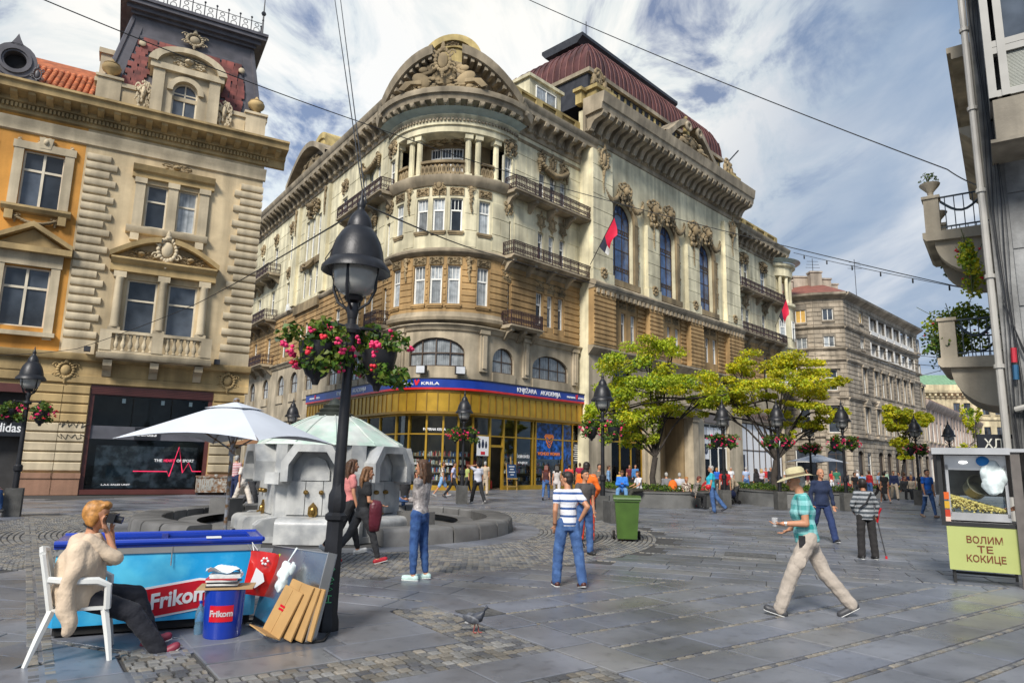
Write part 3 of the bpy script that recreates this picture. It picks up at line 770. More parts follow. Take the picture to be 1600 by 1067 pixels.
 for k in range(3): q.prism([(-3.3 + .06 * k, 3.5 - .2 * k), (-3.0, 3.32 - .2 * k), (-2.7 - .06 * k, 3.5 - .2 * k), (-2.7 - .06 * k, 3.42 - .2 * k), (-3.0, 3.22 - .2 * k), (-3.3 + .06 * k, 3.42 - .2 * k)], .08, .095)
 P('emblem', q, [PB], FR, po)
 lettering('WONDER WOMAN', .3, PO, po, FR @ T(-3.0, .1, 2.35), .006, .006, width=2.3)
 flat('poster', -1.45, -.6, .5, 4.4, PB); PD = mat('navy_board', (.012, .02, .05), rough=.4, var=.1); ps = flat('poster', -.38, .4, 1.75, 3.2, PD)
 VW = SIGNW
 for i in range(8): q = MB(); w = .2 + .1 * ((i * 7) % 3); q.box(-w, w, 0, .006, 0, .05); P('print', q, [VW], FR @ T(0, .1, 3.0 - i * .15), ps)
 wp = flat('poster', -9.83, -8.82, 2.1, 3.3, SIGNW, .1)
 for x, z, w, h in ((-9.62, 2.75, .11, .2), (-9.33, 2.8, .12, .24), (-9.05, 2.75, .1, .2)): q = MB(); q.ell((x, .085, z), (w, .012, h), 10, 6); q.ell((x, .085, z + h * .9), (w * .6, .012, w * .8), 8, 6); P('print', q, [PD], FR, wp)
 flat('print', -9.5, -9.15, 2.18, 2.36, REDL, .08, .01, wp)
 for txt, u, w in (('DOBRODOŠLI', -5.55, 1.15), ('KNJIGE', -5.6, .9)): lettering(txt, .26 if w > 1 else .2, VW, sf, FR @ T(u, .13, 2.12 if w > 1 else 1.72), .004, .003, width=w)
 for s, t in ((-3.6, 'DOBRE KNJIGE'), (-1.1, 'DOBRE PRIJATE'), (.9, 'DOBRE MISLI')): lettering(t, .17, VW, sf, per_frame(s) @ T(0, .1, 1.55), .003, .003)
 lettering('PAPIRNA KRILA', .22, VW, sf, per_frame(.0) @ T(0, .1, 3.62), .004, .004, width=1.4)
 GRN = mat('grey_granite_plinth', (.30, .25, .21), rough=.5, var=.12, scale=9)
 def wing(F, u0, u1, holes, zs=(10.15, 14.9, 24.6)):
  hb = [h for h in holes if h[3] < 14.9]; hp = [h for h in holes if h[2] > 14.9]
  m = MB(); m.wall(u0, u1, zs[0], zs[1], hb); CS('stone_course', BROWN, F, root, None, max(u0, -27), u1, 10.3, 14.7, .46, [(h[0] - .1, h[1] + .1, h[2] - .15, h[3] + .1) for h in hb], .06, .07)
  P('wall', m, [BROWN], F)
  m = MB(); m.wall(u0, u1, zs[1], zs[2], hp); CS('ashlar', PALE, F, root, None, max(u0, -27), u1, 15.2, 24.3, 1.3, [(h[0] - .3, h[1] + .3, h[2] - .2, h[3] + .9) for h in hp], .03, .035, blk=2.6, seed=int(u1 * 7) % 99)
  P('wall', m, [PALE], F)
  q = MB(); q.extr([(0, 14.6), (-.12, 14.66), (-.25, 14.85), (-.25, 14.95), (-.1, 15.1), (0, 15.15)], u0, u1); P('string_course', q, [CORN], F)
 def wins(F, holes, gl=GLASSW):
  for i, h in enumerate(holes): window(root, F @ T((h[0] + h[1]) / 2, 0, h[2]), h[1] - h[0], h[3] - h[2], 'light3', WHITEP, gl if (i * 5 + int(h[2])) % 3 else CURTAIN, .24, 0)
 def cornice(F, u0, u1, z0=24.5, z1=26.45, out=1.15, step=1.05, m=CORN, k=1.0):
  q = MB(); q.extr([(0, z0), (-.1, z0 + .05), (-.14, z0 + .35), (-.22, z0 + .4), (-.22, z0 + 1.15 * k), (-out * .92, z0 + 1.2 * k), (-out * .95, z0 + 1.5 * k), (-out, z0 + 1.55 * k), (-out - .12, z1 - .1), (-out - .12, z1), (0, z1)], u0, u1); o = P('cornice', q, [m], F)
  cm = corbel_mesh(.36 * k, out * .88, .95 * k); n = int((u1 - u0) / step)
  for i in range(n): OB('corbel', cm, o, F @ T(u0 + (u1 - u0) * (i + .5) / n, -.1, z0 + 1.19 * k))
  q = MB(); t = int((u1 - u0) / .3)
  for i in range(t): x = u0 + (u1 - u0) * (i + .5) / t; q.box(x - .08, x + .08, -.3, -.2, z0 + .42, z0 + .6)
  P('dentil_band', q, [m], F, o, kind='stuff')
  return o
 def parapet(F, u0, u1, z=26.45, h=1.4, y0=.1):
  q = MB(); q.box(u0, u1, y0, y0 + .5, z, z + h); q.box(u0, u1, y0 - .12, y0 + .6, z + h, z + h + .18); q.box(u0, u1, y0 - .1, y0, z, z + .3); o = P('parapet', q, [ATTIC], F)
  n = max(1, int((u1 - u0) / 2.4)); pm = MB(); pm.box(-.35, .35, -.14, 0, .32, h - .02); pmm = pm.mesh('pedestal', [ATTIC], 0)
  for i in range(n + 1): OB('pedestal', pmm, o, F @ T(u0 + .4 + (u1 - u0 - .8) * i / n, y0, z))
  q = MB()
  for i in range(n): x = u0 + .4 + (u1 - u0 - .8) * (i + .5) / n; q.box(x - .7, x + .7, -.04, 0, .5, h - .25)
  P('panel', q, [TRIM], F @ T(0, y0, z), o)
 hA = [(-8.05, -7.3, 10.4, 13.45), (-4.67, -3.98, 11.15, 13.45), (-3.47, -2.88, 11.15, 13.45), (-2.28, -1.72, 11.15, 13.45), (-8.05, -7.33, 15.4, 17.85), (-4.57, -3.98, 15.9, 17.9), (-3.4, -2.8, 15.9, 17.9), (-2.2, -1.57, 15.9, 17.9), (-8.05, -7.3, 20.0, 22.5), (-4.53, -3.87, 20.5, 22.4), (-3.32, -2.66, 20.5, 22.55), (-2.16, -1.52, 20.5, 22.4)]
 wing(FR, -8.15, 1.05, hA); wins(FR, hA); cornice(FR, -7.6, 1.0); parapet(FR, -7.3, .3)
 for z0, z1 in ((13.6, 14.4), (18.1, 19.3), (22.7, 24.0)):
  for u in (-4.3, -3.1, -1.9): carve(root, FR, u, (z0 + z1) / 2, 'panel' if z0 < 15 else 'cartouche', .95, z1 - z0)
 carve(root, FR, -7.6, 23.1, 'mass', 1.3); carve(root, FR, -7.65, 18.7, 'mass', .9, 1.1); carve(root, FR, -7.65, 13.95, 'panel', .9, .7)
 carve(root, FR, -3.1, 23.1, 'festoon', 3.2, 2.2)
 q = MB(); q.box(-8.1, 1.0, -.06, 0, 23.95, 24.2); P('frieze', q, [TRIM], FR)
 balcony(root, FR @ T(0, 0, 15.25), -8.1, .95, 1.1, nbr=5); balcony(root, FR @ T(0, 0, 19.85), -8.0, .95, 1.1, nbr=5); balcony(root, FR @ T(0, 0, 10.55), -8.1, -4.9, 1.0, nbr=3)
 q = MB(); q.tube([(.35, -.12, 24.4), (.35, -.12, .3)], .11, 8); P('downpipe', q, [PIPE], FR)
 q = MB(); q.box(-4.9, -1.3, .75, 3.5, 27.3, 30.0); q.box(-5.1, -1.1, .55, 3.7, 30.0, 30.25); dm = P('roof_dormer', q, [PALE], FR); window(dm, FR @ T(-3.1, .75, 28.1), 2.3, 1.5, 'two', WHITEP, CURTAIN, -.02)
 q = MB(); q.add([(-8, .8, 27.2), (1.5, .8, 27.2), (1.5, 7, 31), (-8, 7, 31)], [(0, 1, 2, 3)]); P('roof', q, [DARKZ], FR)
 H3 = [(2.95, 5.95, 15.85, 22.4, 1.5), (9.75, 12.5, 15.85, 22.4, 1.4), (16.45, 19.2, 15.85, 22.4, 1.4)]
 hb = [(u, v, 11.1, 13.4) for u, v in ((3.0, 3.55), (4.25, 4.85), (5.55, 6.2), (9.6, 10.2), (11.0, 11.55), (12.3, 12.93), (16.5, 17.05), (17.6, 18.25), (18.95, 19.65))]
 mzr = [(3.0, 6.0, 7.6, 9.1, 1.2), (9.6, 12.6, 7.6, 9.1, 1.2), (16.6, 19.6, 7.6, 9.1, 1.2), (21.7, 23.4, 7.6, 9.1, .8)]; gr = [(2.9, 7.4, .2, 5.2), (8.6, 14.2, .0, 5.8), (16.9, 21.6, .1, 5.6)]
 E0, E1 = .15, 24.35
 q = MB(); q.wall(E0, E1, 15.0, 28.0, H3, .5); q.add([(E0, 0, 0), (E0, 1.0, 0), (E0, 1.0, 29), (E0, 0, 29)], [(3, 2, 1, 0)]); q.add([(E1, 0, 0), (E1, 1.0, 0), (E1, 1.0, 29), (E1, 0, 29)], [(0, 1, 2, 3)]); P('wall', q, [PALE], FRS)
 q = MB(); q.wall(E0, E1, 10.3, 15.0, hb, .3); P('wall', q, [BROWN], FRS); q = MB(); q.wall(E0, E1, 0, 10.3, mzr + gr, .45); P('wall', q, [GREYST], FRS)
 CS('stone_course', BROWN, FRS, root, None, E0, E1, 10.45, 14.4, .36, [(a - .25, b + .25, 10.5, 14.2) for a, b in ((3.0, 6.2), (9.6, 12.93), (16.5, 19.65))], .1, .06)
 for h in H3: window(root, FRS @ T((h[0] + h[1]) / 2, 0, h[2]), h[1] - h[0], h[3] - h[2], 'tall', DARKP, BLUEG, .42, h[4], fw=.1)
 wins(FRS, hb)
 for h in mzr: window(root, FRS @ T((h[0] + h[1]) / 2, 0, h[2]), h[1] - h[0], h[3] - h[2], 'grid', DARKP, GLASSW, .3, h[4])
 for a, b in ((.2, 2.7), (7.65, 9.4), (14.15, 16.2), (21.4, 24.25)):
  q = MB(); q.box(a, b, -.35, 0, 15.2, 25.6 if b - a > 2.2 else 21.4); q.box(a - .08, b + .08, -.45, 0, 15.2, 16.0); pi = P('pilaster', q, [PALE], FRS)
  CS('ashlar', PALE, FRS @ T(0, -.35, 0), pi, None, a, b, 16.05, 25.5 if b - a > 2.2 else 21.3, 1.15, (), .03, .035)
  c = (a + b) / 2
  carve(pi, FRS, c, 15.9, 'rosette', 1.1, 1.1, -.42)
  if b - a > 2.2: carve(pi, FRS, c, 25.0, 'cartouche', 1.5, 2.0, -.42); carve(pi, FRS, c, 23.3, 'drop', 1.1, 2.2, -.4)
  else: carve(pi, FRS, c, 22.6, 'mass', 2.3, 2.6, -.35); carve(pi, FRS, c, 20.6, 'drop', 1.2, 2.2, -.38)
  q = MB(); q.box(a - .1, b + .1, -.5, 0, 10.3, 14.7); pq = P('pier', q, [BROWN], FRS); CS('stone_course', BROWN, FRS @ T(0, -.5, 0), pq, None, a - .1, b + .1, 10.45, 14.6, .36, (), .06, .07, blk=.9 if 0 else None)
 for a, b in ((5.95, 7.65), (12.5, 14.15), (19.2, 21.4)):
  for z in (17.2, 18.7, 20.2): carve(root, FRS, (a + b) / 2 - .25, z, 'drop', 1.3, 1.6)
 for h in H3:
  c = (h[0] + h[1]) / 2; q = MB(); q.arcband(c, h[3] - h[4], (h[1] - h[0]) / 2, (h[1] - h[0]) / 2 + .45, 0, PI, -.25, 0, 18, sz=h[4] / ((h[1] - h[0]) / 2)); q.box(h[0] - .4, h[0], -.22, 0, 15.85, h[3] - h[4]); q.box(h[1], h[1] + .4, -.22, 0, 15.85, h[3] - h[4]); q.box(h[0] - .5, h[1] + .5, -.4, 0, 15.3, 15.8); P('window_surround', q, [TRIM], FRS)
  carve(root, FRS, c, 23.1, 'mass', 1.9, 2.1, -.25)
  for d in (-1.75, 1.75): carve(root, FRS, c + d, 22.8, 'festoon', 2.0, 2.4, -.15)
  for d in (-1.2, 0, 1.2): carve(root, FRS, c + d, 14.0, 'panel', .95, .6)
 cornice(FRS, -.6, 25.1, 26.3, 29.4, 1.9, .95, CORN, 1.45)
 q = MB(); q.extr([(0, 14.5), (-.55, 14.55), (-.75, 14.85), (-.75, 15.0), (-.5, 15.2), (0, 15.22)], E0 - .1, E1 + .1); q.extr([(0, 9.6), (-.12, 9.7), (-.5, 10.1), (-.5, 10.25), (0, 10.3)], E0 - .1, E1 + .1); P('string_course', q, [CORN], FRS)
 q = MB(); 
 for i in range(40): x = E0 + (E1 - E0) * (i + .5) / 40; q.box(x - .14, x + .14, -.68, -.3, 14.2, 14.52)
 P('bracket_band', q, [CORN], FRS, kind='stuff')
 q = MB(); q.box(-.3, 24.8, .4, 1.0, 29.4, 30.4); q.box(-.5, 25, .25, 1.1, 30.4, 30.65); P('parapet', q, [ATTIC], FRS)
 q = MB()
 for d in (-1, 1):
  pts = [(13.4 + d * (4.6 - 3.7 * t), 29.4 + 2.3 * (math.sin(t * PI / 2)) ** 1.6) for t in [k / 10 for k in range(11)]]
  for (xa, za), (xb, zb) in zip(pts, pts[1:]): q.add([(xa, -1.6, za), (xb, -1.6, zb), (xb, -1.6, zb + .6), (xa, -1.6, za + .6), (xa, .2, za), (xb, .2, zb), (xb, .2, zb + .6), (xa, .2, za + .6)], [(0, 1, 2, 3), (3, 2, 6, 7), (0, 4, 5, 1), (4, 7, 6, 5)])
  q.tube([(13.4 + d * (.95 + .35 * math.cos(k)), -1.7, 31.6 + .35 * math.sin(k)) for k in [j * .6 for j in range(12)]], .16, 6)
  P('pediment_volute', q, [CORN], FRS); q = MB()
 q.box(12.4, 14.4, -1.2, .2, 29.4, 31.0); pd = P('pediment', q, [CORN], FRS); carve(pd, FRS, 13.4, 29.45, 'figures', 5.4, 2.0, -1.3, d=.35); OB('statue', orn('statue', ATTIC), pd, FRS @ T(13.4, -.9, 30.9) @ S3(2.3))
 for u in (1.4, 23.2):
  q = MB(); q.box(u - 1.1, u + 1.1, -.6, 1.0, 29.4, 30.5); q.box(u - 1.3, u + 1.3, -.8, 1.1, 30.5, 30.8); g = P('pedestal', q, [ATTIC], FRS); carve(g, FRS, u, 30.8, 'figures', 2.4, 2.6, .1, d=.8, m=TRIM)
 q = MB(); q.tube([(23.6, .1, 32.6), (24.6, -.6, 34.0)], .07, 6); P('trumpet', q, [DARKZ], FRS)
 q = MB(); q.box(1.3, 23.7, 1.0, 12, 30.4, 32.9); P('attic_storey', q, [DARKZ], FRS); q = MB()
 for i in range(24): x = 1.8 + 21.4 * i / 23; q.box(x - .12, x + .12, .9, 1.0, 30.7, 32.7)
 P('mullion', q, [ATTIC], FRS); q = MB(); q.box(1.1, 23.9, .7, 12.2, 32.9, 33.25); P('gutter', q, [CORN], FRS)
 prof = [(t, 33.25 + 4.3 * math.sin(t * PI / 2) ** .9) for t in [k / 9 for k in range(10)]]
 def sec(t, z): i = 3.9 * (1 - math.cos(t * PI / 2)); return [(1.2 + i, .8 + i), (23.8 - i, .8 + i), (23.8 - i, 12 - i), (1.2 + i, 12 - i)], z
 q = MB(); vs = []; fs = []
 for t, z in prof:
  c, zz = sec(t, z); vs += [(x, y, zz) for x, y in c]
 for i in range(9):
  for k in range(4): fs.append((i * 4 + k, i * 4 + (k + 1) % 4, i * 4 + 4 + (k + 1) % 4, i * 4 + 4 + k))
 fs.append((36, 37, 38, 39)); q.add(vs, fs); rf = P('roof', q, [COPPER], FRS, sm=50)
 q = MB()
 for i in range(35):
  s = (i + .5) / 35; x0 = 1.2 + 22.6 * s
  q.tube([(max(sec(t, z)[0][0][0], min(sec(t, z)[0][1][0], x0)), sec(t, z)[0][0][1] - .03, z + .03) for t, z in prof if 1.2 + 3.9 * (1 - math.cos(t * PI / 2)) < x0 < 23.8 - 3.9 * (1 - math.cos(t * PI / 2))] + [(x0, .77, 33.2)][:0] or [(x0, .8, 33.2), (x0, .8, 33.3)], .055, 4)
 for i in range(16):
  y0 = .8 + 11.2 * (i + .5) / 16
  q.tube([(sec(t, z)[0][0][0] - .03, y0, z + .03) for t, z in prof if .8 + 3.9 * (1 - math.cos(t * PI / 2)) < y0 < 12 - 3.9 * (1 - math.cos(t * PI / 2))] or [(1.2, y0, 33.2), (1.2, y0, 33.3)], .055, 4)
 P('seam', q, [COPPER], FRS, rf)
 q = MB(); q.box(5.4, 19.6, 5.0, 7.8, 37.2, 38.7); q.extr([(4.6, 38.7), (4.4, 38.9), (4.0, 39.2), (4.0, 39.5), (8.8, 39.5), (8.8, 39.2), (8.4, 38.7)], 4.4, 20.6); P('roof_crest', q, [DARKZ], FRS, rf)
 q = MB(); q.tube([(7.5, 6, 39.4), (7.5, 6, 43)], .04, 5); P('mast', q, [DARKZ], FRS, rf)
 q = MB()
 for x in (8.3, 14.5): q.box(x - .45, x + .45, -.5, 0, 0, 6.0); q.box(x - .55, x + .55, -.6, 0, 5.5, 6.0)
 q.box(7.6, 15.2, -.8, 0, 6.0, 6.7); q.box(7.3, 15.5, -1.0, 0, 6.7, 7.0); P('portal', q, [GREYST], FRS); q = MB(); q.box(8.8, 14.0, 2.2, 2.4, 0, 5.8); q.box(8.62, 8.85, .45, 2.2, 0, 5.8); q.box(13.95, 14.18, .45, 2.2, 0, 5.8); P('portal_lining', q, [stone('portal_stone', (.42, .30, .16))], FRS)
 q = MB(); q.box(9.4, 11.9, 1.9, 2.1, 0, 5.4); dd = P('door', q, [DARKP], FRS); q = MB()
 for i in range(3):
  for j in range(9): q.box(9.55 + i * .82, 10.2 + i * .82, 1.82, 1.9, .3 + j * .55, .72 + j * .55)
 P('door_panel', q, [BRASS], FRS, dd)
 for a, b, F, zt, gm in ((2.9, 7.4, FRS, 5.2, GOLD), (16.9, 21.6, FRS, 5.6, WHITEP), (25.0, 36.3, FR, 6.2, WHITEP)):
  q = MB(); n = max(2, round((b - a) / 1.5))
  for i in range(n + 1): x = a + .06 + (b - a - .12) * i / n; q.box(x - .06, x + .06, .3, .42, 0, zt)
  q.box(a, b, .31, .41, 3.4, 3.5); q.box(a, b, .31, .41, zt - .1, zt - .005); q.box(a, b, .28, .44, 0, .4); o = P('shopfront_frame', q, [gm if zt < 6 else DARKP], F)
  for i in range(n):
   g = MB(); w = (b - a - .12) / n; g.box(a + .12 + w * i, a + w * (i + 1), .35, .37, .4, 3.4); P('pane', g, [SHOPG if zt < 6 else SIGNW], F, o, 0); g = MB(); g.box(a + .12 + w * i, a + w * (i + 1), .35, .37, 3.5, zt - .1); P('pane', g, [SHOPG if zt < 6 else SIGNW], F, o, 0)
  q = MB(); q.box(a, b, 2.5, 2.6, 0, zt); q.box(a, b, .5, 2.5, zt - .05, zt); P('shop_interior', q, [SHOPW], F)
 fz = MB(); fz.box(16.9, 21.6, -.05, .3, 5.62, 6.5); P('shop_sign', fz, [mat('grey_sign', (.14, .12, .11), rough=.5)], FRS)
 for i in range(5): q = MB(); q.box(-.3, .3, 0, .02, -.35, .35); OB('print', q.mesh('print', [SIGNW], 0), root, FRS @ T(17.4 + i * .72, .28, 4.9))
 q = MB(); q.box(17.0, 18.2, .28, .3, 2.4, 4.2); qp = P('poster', q, [SIGNW], FRS); q = MB(); q.arcband(17.6, 3.3, .25, .4, 0, 2 * PI, .26, .275, 14, sz=1.2); q.ell((17.6, .265, 3.3), (.16, .01, .3), 8, 6); P('print', q, [PD], FRS, qp)
 hB = [(26.85, 27.75, 10.9, 13.5), (28.2, 29.1, 10.9, 13.5), (32.0, 32.9, 10.9, 13.5), (26.85, 27.75, 15.9, 18.1), (28.1, 29.0, 15.9, 18.1), (32.0, 32.9, 15.4, 18.1), (26.85, 27.75, 20.6, 23.1), (28.1, 29.0, 20.6, 23.1), (32.0, 33.3, 20.4, 23.2)]
 wing(FR, 25.2, 36.6, hB); wins(FR, hB); cornice(FR, 25.2, 37.6); parapet(FR, 25.5, 37)
 q = MB(); q.wall(25.2, 36.6, 0, 10.15, [(25.0 + .01, 36.3, .05, 6.2)], .35); P('wall', q, [GREYST], FR)
 fs = MB(); fs.box(25.2, 36.3, -.08, .0, 6.4, 7.4); fq = P('shop_sign', fs, [mat('brown_grey_fascia', (.20, .15, .12), rough=.6)], FR); lettering('L V N  MEDIA', .7, mat('bronze_letters', (.1, .06, .045), rough=.5), fq, FR @ T(30.5, -.1, 6.9), .03)
 q = MB(); q.box(26.0, 27.2, .27, .3, .5, 3.0); P('poster', q, [PD], FR)
 for z in (15.25, 19.85): balcony(root, FR @ T(0, 0, z), 25.3, 36.0, 1.1, nbr=5)
 for u in (27.9, 32.6):
  carve(root, FR, u, 23.5, 'mass', 2.0, 1.4); carve(root, FR, u, 18.8, 'cartouche', 1.6, 1.2); carve(root, FR, u, 14.0, 'panel', 1.8, .7)
 tw = MB(); c = (37.6, 1.2)
 tw.lathe([(2.3, 10.2), (2.3, 14.7), (2.5, 14.9), (2.5, 15.1), (2.25, 15.2), (2.25, 19.6), (2.55, 19.8), (2.55, 20.1), (1.2, 20.1), (1.2, 23.2), (2.3, 23.3), (2.4, 24.2), (2.7, 24.4), (2.7, 24.7), (0, 25.2)], 24, (c[0], c[1], 0)); tt = P('turret', tw, [PALE], FR, sm=30); q = MB()
 for k in range(8): a = -PI + PI * k / 7; q.tube([(c[0] + 2.0 * math.cos(a), c[1] + 2.0 * math.sin(a), 20.1), (c[0] + 2.0 * math.cos(a), c[1] + 2.0 * math.sin(a), 23.4)], [.22, .18], 8)
 P('column', q, [PALE], FR, tt); q = MB(); q.lathe([(2.7, 24.75), (3.3, 25.1)], 24, (c[0], c[1], 0), cap=False); P('glass_canopy', q, [mat('canopy_glass', (.35, .45, .45), rough=.3)], FR, tt)
 for z in (11.0, 16.0):
  for k in (-2.3, -1.57, -.8): F2 = FR @ T(c[0], c[1], 0) @ RZ(k + PI / 2); window(tt, F2 @ T(0, -2.28, z), .75, 2.1, 'light3', WHITEP, CURTAIN, .02)
 bw = [rad(d) * BR_ for d in (-41.0, -17.6, -4.2, 9.4, 31.8)]; hw = .41
 hb = [(u - hw, u + hw, 11.6, 14.15) for u in bw]; hp = [(u - hw, u + hw, 16.45, 18.7) for u in bw]; e = rad(56) * BR_
 q = MB(bay_warp); q.wall(-e, e, 10.55, 14.9, hb, .24, .3); P('wall', q, [BROWN]); CS('stone_course', BROWN, W0, root, bay_warp, -e, e, 11.3, 14.25, .42, [(h[0] - .1, h[1] + .1, h[2] - .15, h[3] + .1) for h in hb], .05, .07, .35)
 q = MB(bay_warp); q.wall(-e, e, 14.9, 20.0, hp, .24, .3); P('wall', q, [PALE]); CS('ashlar', PALE, W0, root, bay_warp, -e, e, 15.4, 18.8, 1.1, [(h[0] - .15, h[1] + .15, h[2] - .2, h[3] + .2) for h in hp], .03, .035, .3, 1.9)
 q = MB(bay_warp); q.extr([(2.5, 10.2), (.6, 10.2), (.2, 10.3), (-.15, 10.55), (-.2, 10.75), (-.05, 10.9), (0, 11.1), (1.5, 11.1)], -e, e, .3); q.extr([(.1, 14.75), (-.1, 14.8), (-.3, 15.0), (-.32, 15.12), (-.1, 15.3), (.1, 15.35)], -e, e, .3); q.extr([(.2, 19.5), (-.1, 19.55), (-.3, 19.8), (-.4, 20.05), (-.4, 20.2), (1.4, 20.2), (1.4, 19.5)], -e, e, .3); P('string_course', q, [CORN])
 for i, d in enumerate((-41.0, -17.6, -4.2, 9.4, 31.8)):
  F = bay_frame(d); window(root, F @ T(0, 0, 11.6), .82, 2.55, 'light3', WHITEP, CURTAIN, .24, sill=.12, msill=BROWN); window(root, F @ T(0, 0, 16.45), .82, 2.25, 'light3', WHITEP, CURTAIN if i != 3 else GLASSW, .24, sill=.1)
  carve(root, F, 0, 14.45, 'panel', .95, .5); carve(root, F, 0, 19.15, 'panel', .95, .55)
 for d in (-29.5, 20.5):
  F = bay_frame(d); carve(root, F, 0, 13.9, 'drop', 1.6, 1.6); carve(root, F, 0, 18.6, 'drop', 1.6, 1.8)
 carve(root, bay_frame(-4.2), 0, 19.6, 'cartouche', .9, 1.1, -.1)
 LW = BR_ - 1.5; q = MB(lambda u, y, z: bay_warp(u * BR_ / LW if 0 else u, y + 1.5, z)); hh = [(rad(d) * BR_ - .5, rad(d) * BR_ + .5, 20.9, 22.9, .4) for d in (-17, -4, 9)]; q.wall(-e, e, 20.2, 24.2, hh, .2, .3); P('loggia_wall', q, [TRIM])
 for d in (-17, -4, 9): window(root, bay_frame(d, LW) @ T(0, 0, 20.9), .72, 1.95, 'light3', WHITEP, GLASSW, .1)
 carve(root, bay_frame(-4, LW), 0, 23.4, 'mass', 2.6, 1.0, -.2); carve(root, bay_frame(-22, LW), 0, 23.3, 'festoon', 1.2, .8, -.1); carve(root, bay_frame(14, LW), 0, 23.3, 'festoon', 1.2, .8, -.1)
 cm = MB(); cm.box(-.26, .26, -.26, .26, 0, .3); cm.lathe([(.21, .3), (.19, .4), (.17, 2.7), (.23, 2.78)], 12); cm.box(-.27, .27, -.27, .27, 2.78, 3.1)
 for k in range(12): a = 2 * PI * k / 12; cm.tube([(.185 * math.cos(a), .185 * math.sin(a), .45), (.17 * math.cos(a), .17 * math.sin(a), 2.65)], .025, 4)
 cmm = cm.mesh('column', [PALE])
 for d in (-52, -33.5, -25, 17.5, 26, 43): OB('column', cmm, root, bay_frame(d) @ T(0, .32, 20.2))
 q = MB(bay_warp)
 for a, b in ((-49, -36), (-22, 14.5), (29, 40)):
  q.box(rad(a) * BR_, rad(b) * BR_, .15, .45, 20.2, 20.32, du=.3); q.box(rad(a) * BR_, rad(b) * BR_, .1, .5, 21.25, 21.42, du=.3); n = max(3, int((b - a) / 3.6))
  for i in range(n): c = rad(a + (b - a) * (i + .5) / n) * BR_; q.arcband(c, 20.78, .1, .19, 0, 2 * PI, .2, .4, 8, sz=2.1); q.box(c - .03, c + .03, .22, .38, 20.3, 21.25)
 P('balustrade', q, [TRIM])
 e2 = rad(62) * BR_
 q = MB(bay_warp); q.extr([(.05, 23.3), (-.05, 23.35), (-.08, 23.75), (-.2, 23.8), (-.2, 24.25), (-.35, 24.4), (-.35, 24.5), (1.6, 24.5), (1.6, 23.3)], -e2, e2, .3); P('entablature', q, [PALE]); q = MB(bay_warp)
 for i in range(44): u = -e2 + 2 * e2 * (i + .5) / 44; q.box(u - .07, u + .07, -.32, -.2, 24.05, 24.22)
 P('dentil_band', q, [CORN], kind='stuff')
 q = MB(bay_warp); q.add([(-e2 + (2 * e2) * i / 40, y, z) for i in range(41) for y, z in ((-.35, 24.5), (-.95, 24.72))], [(2 * i, 2 * i + 2, 2 * i + 3, 2 * i + 1) for i in range(40)]); gc = P('glass_canopy', q, [mat('canopy_glass', (.35, .45, .45), rough=.3)]); q = MB(bay_warp)
 for i in range(21): u = -e2 + 2 * e2 * i / 20; q.tube([(u, -.3, 24.55), (u, -1.0, 24.78)], .03, 4)
 P('canopy_rib', q, [DARKZ], parent=gc)
 q = MB(bay_warp); q.extr([(.3, 24.5), (0, 24.55), (-.1, 25.1), (-.9, 25.25), (-1.0, 25.55), (-1.15, 25.6), (-1.2, 25.85), (-1.2, 25.95), (.5, 25.95), (.5, 24.5)], -e2, e2, .3); co = P('cornice', q, [CORN]); cmesh = corbel_mesh(.34, .9, .8)
 for i in range(15): OB('corbel', cmesh, co, bay_frame(-56 + 112 * i / 14) @ T(0, -.05, 25.22))
 n = 28; E = rad(66) * BR_
 def pz(t): return 25.0 + 3.55 * math.cos(t * PI / 2) ** 1.15
 for half in (-1, 1):
  q = MB(bay_warp)
  for i in range(n):
   ta, tb = -1 + 2 * i / n, -1 + 2 * (i + 1) / n
   if (ta + tb) / 2 * half < .12: continue
   za, zb = pz(ta), pz(tb); q.add([(ta * E, -1.1, za), (tb * E, -1.1, zb), (tb * E, -1.25, zb + .55), (ta * E, -1.25, za + .55), (ta * E, .6, za), (tb * E, .6, zb), (tb * E, .6, zb + .55), (ta * E, .6, za + .55)], [(0, 1, 2, 3), (3, 2, 6, 7), (0, 4, 5, 1), (1, 5, 6, 2), (0, 3, 7, 4)])
   if abs(ta) < .85:
    m_ = (ta + tb) / 2 * E; zm = (za + zb) / 2; q.box(m_ - .1, m_ + .1, -.95, -.1, zm - .28, zm - .02)
  pd = P('pediment', q, [CORN])
 q = MB(bay_warp)
 for i in range(n):
  ta, tb = -1 + 2 * i / n, -1 + 2 * (i + 1) / n
  if pz(ta) > 25.96 or pz(tb) > 25.96: q.add([(ta * E, .25, 25.9), (tb * E, .25, 25.9), (tb * E, .25, max(25.95, pz(tb) + .1)), (ta * E, .25, max(25.95, pz(ta) + .1))], [(0, 1, 2, 3)])
 P('tympanum', q, [CORN], parent=pd)
 F0 = bay_frame(-3); carve(pd, F0, 0, 25.95, 'figures', 5.6, 2.9, -.35, d=.3, m=TRIM); carve(pd, F0, 0, 28.0, 'cartouche', 1.7, 2.0, -.9, d=.6)
 for d in (-26, 20): carve(pd, bay_frame(d), 0, 26.4, 'mass', 1.4, .8, -.3)
 FK = bay_frame(-2, BR_ - 1.3); q = MB(); pts = [(2.0 * math.cos(PI * i / 20), 29.2 + 1.95 * math.sin(PI * i / 20)) for i in range(21)]; q.prism([(2.0, 25.5)] + pts + [(-2.0, 25.5)], .35, 1.1); ra = P('attic_arch', q, [ATTIC], FK)
 q = MB(); q.arcband(0, 29.2, 1.75, 2.2, 0, PI, 0, 1.2, 22); q.arcband(0, 29.2, 1.35, 1.5, 0, PI, .2, .4, 22); P('archivolt', q, [ATTIC], FK, ra)
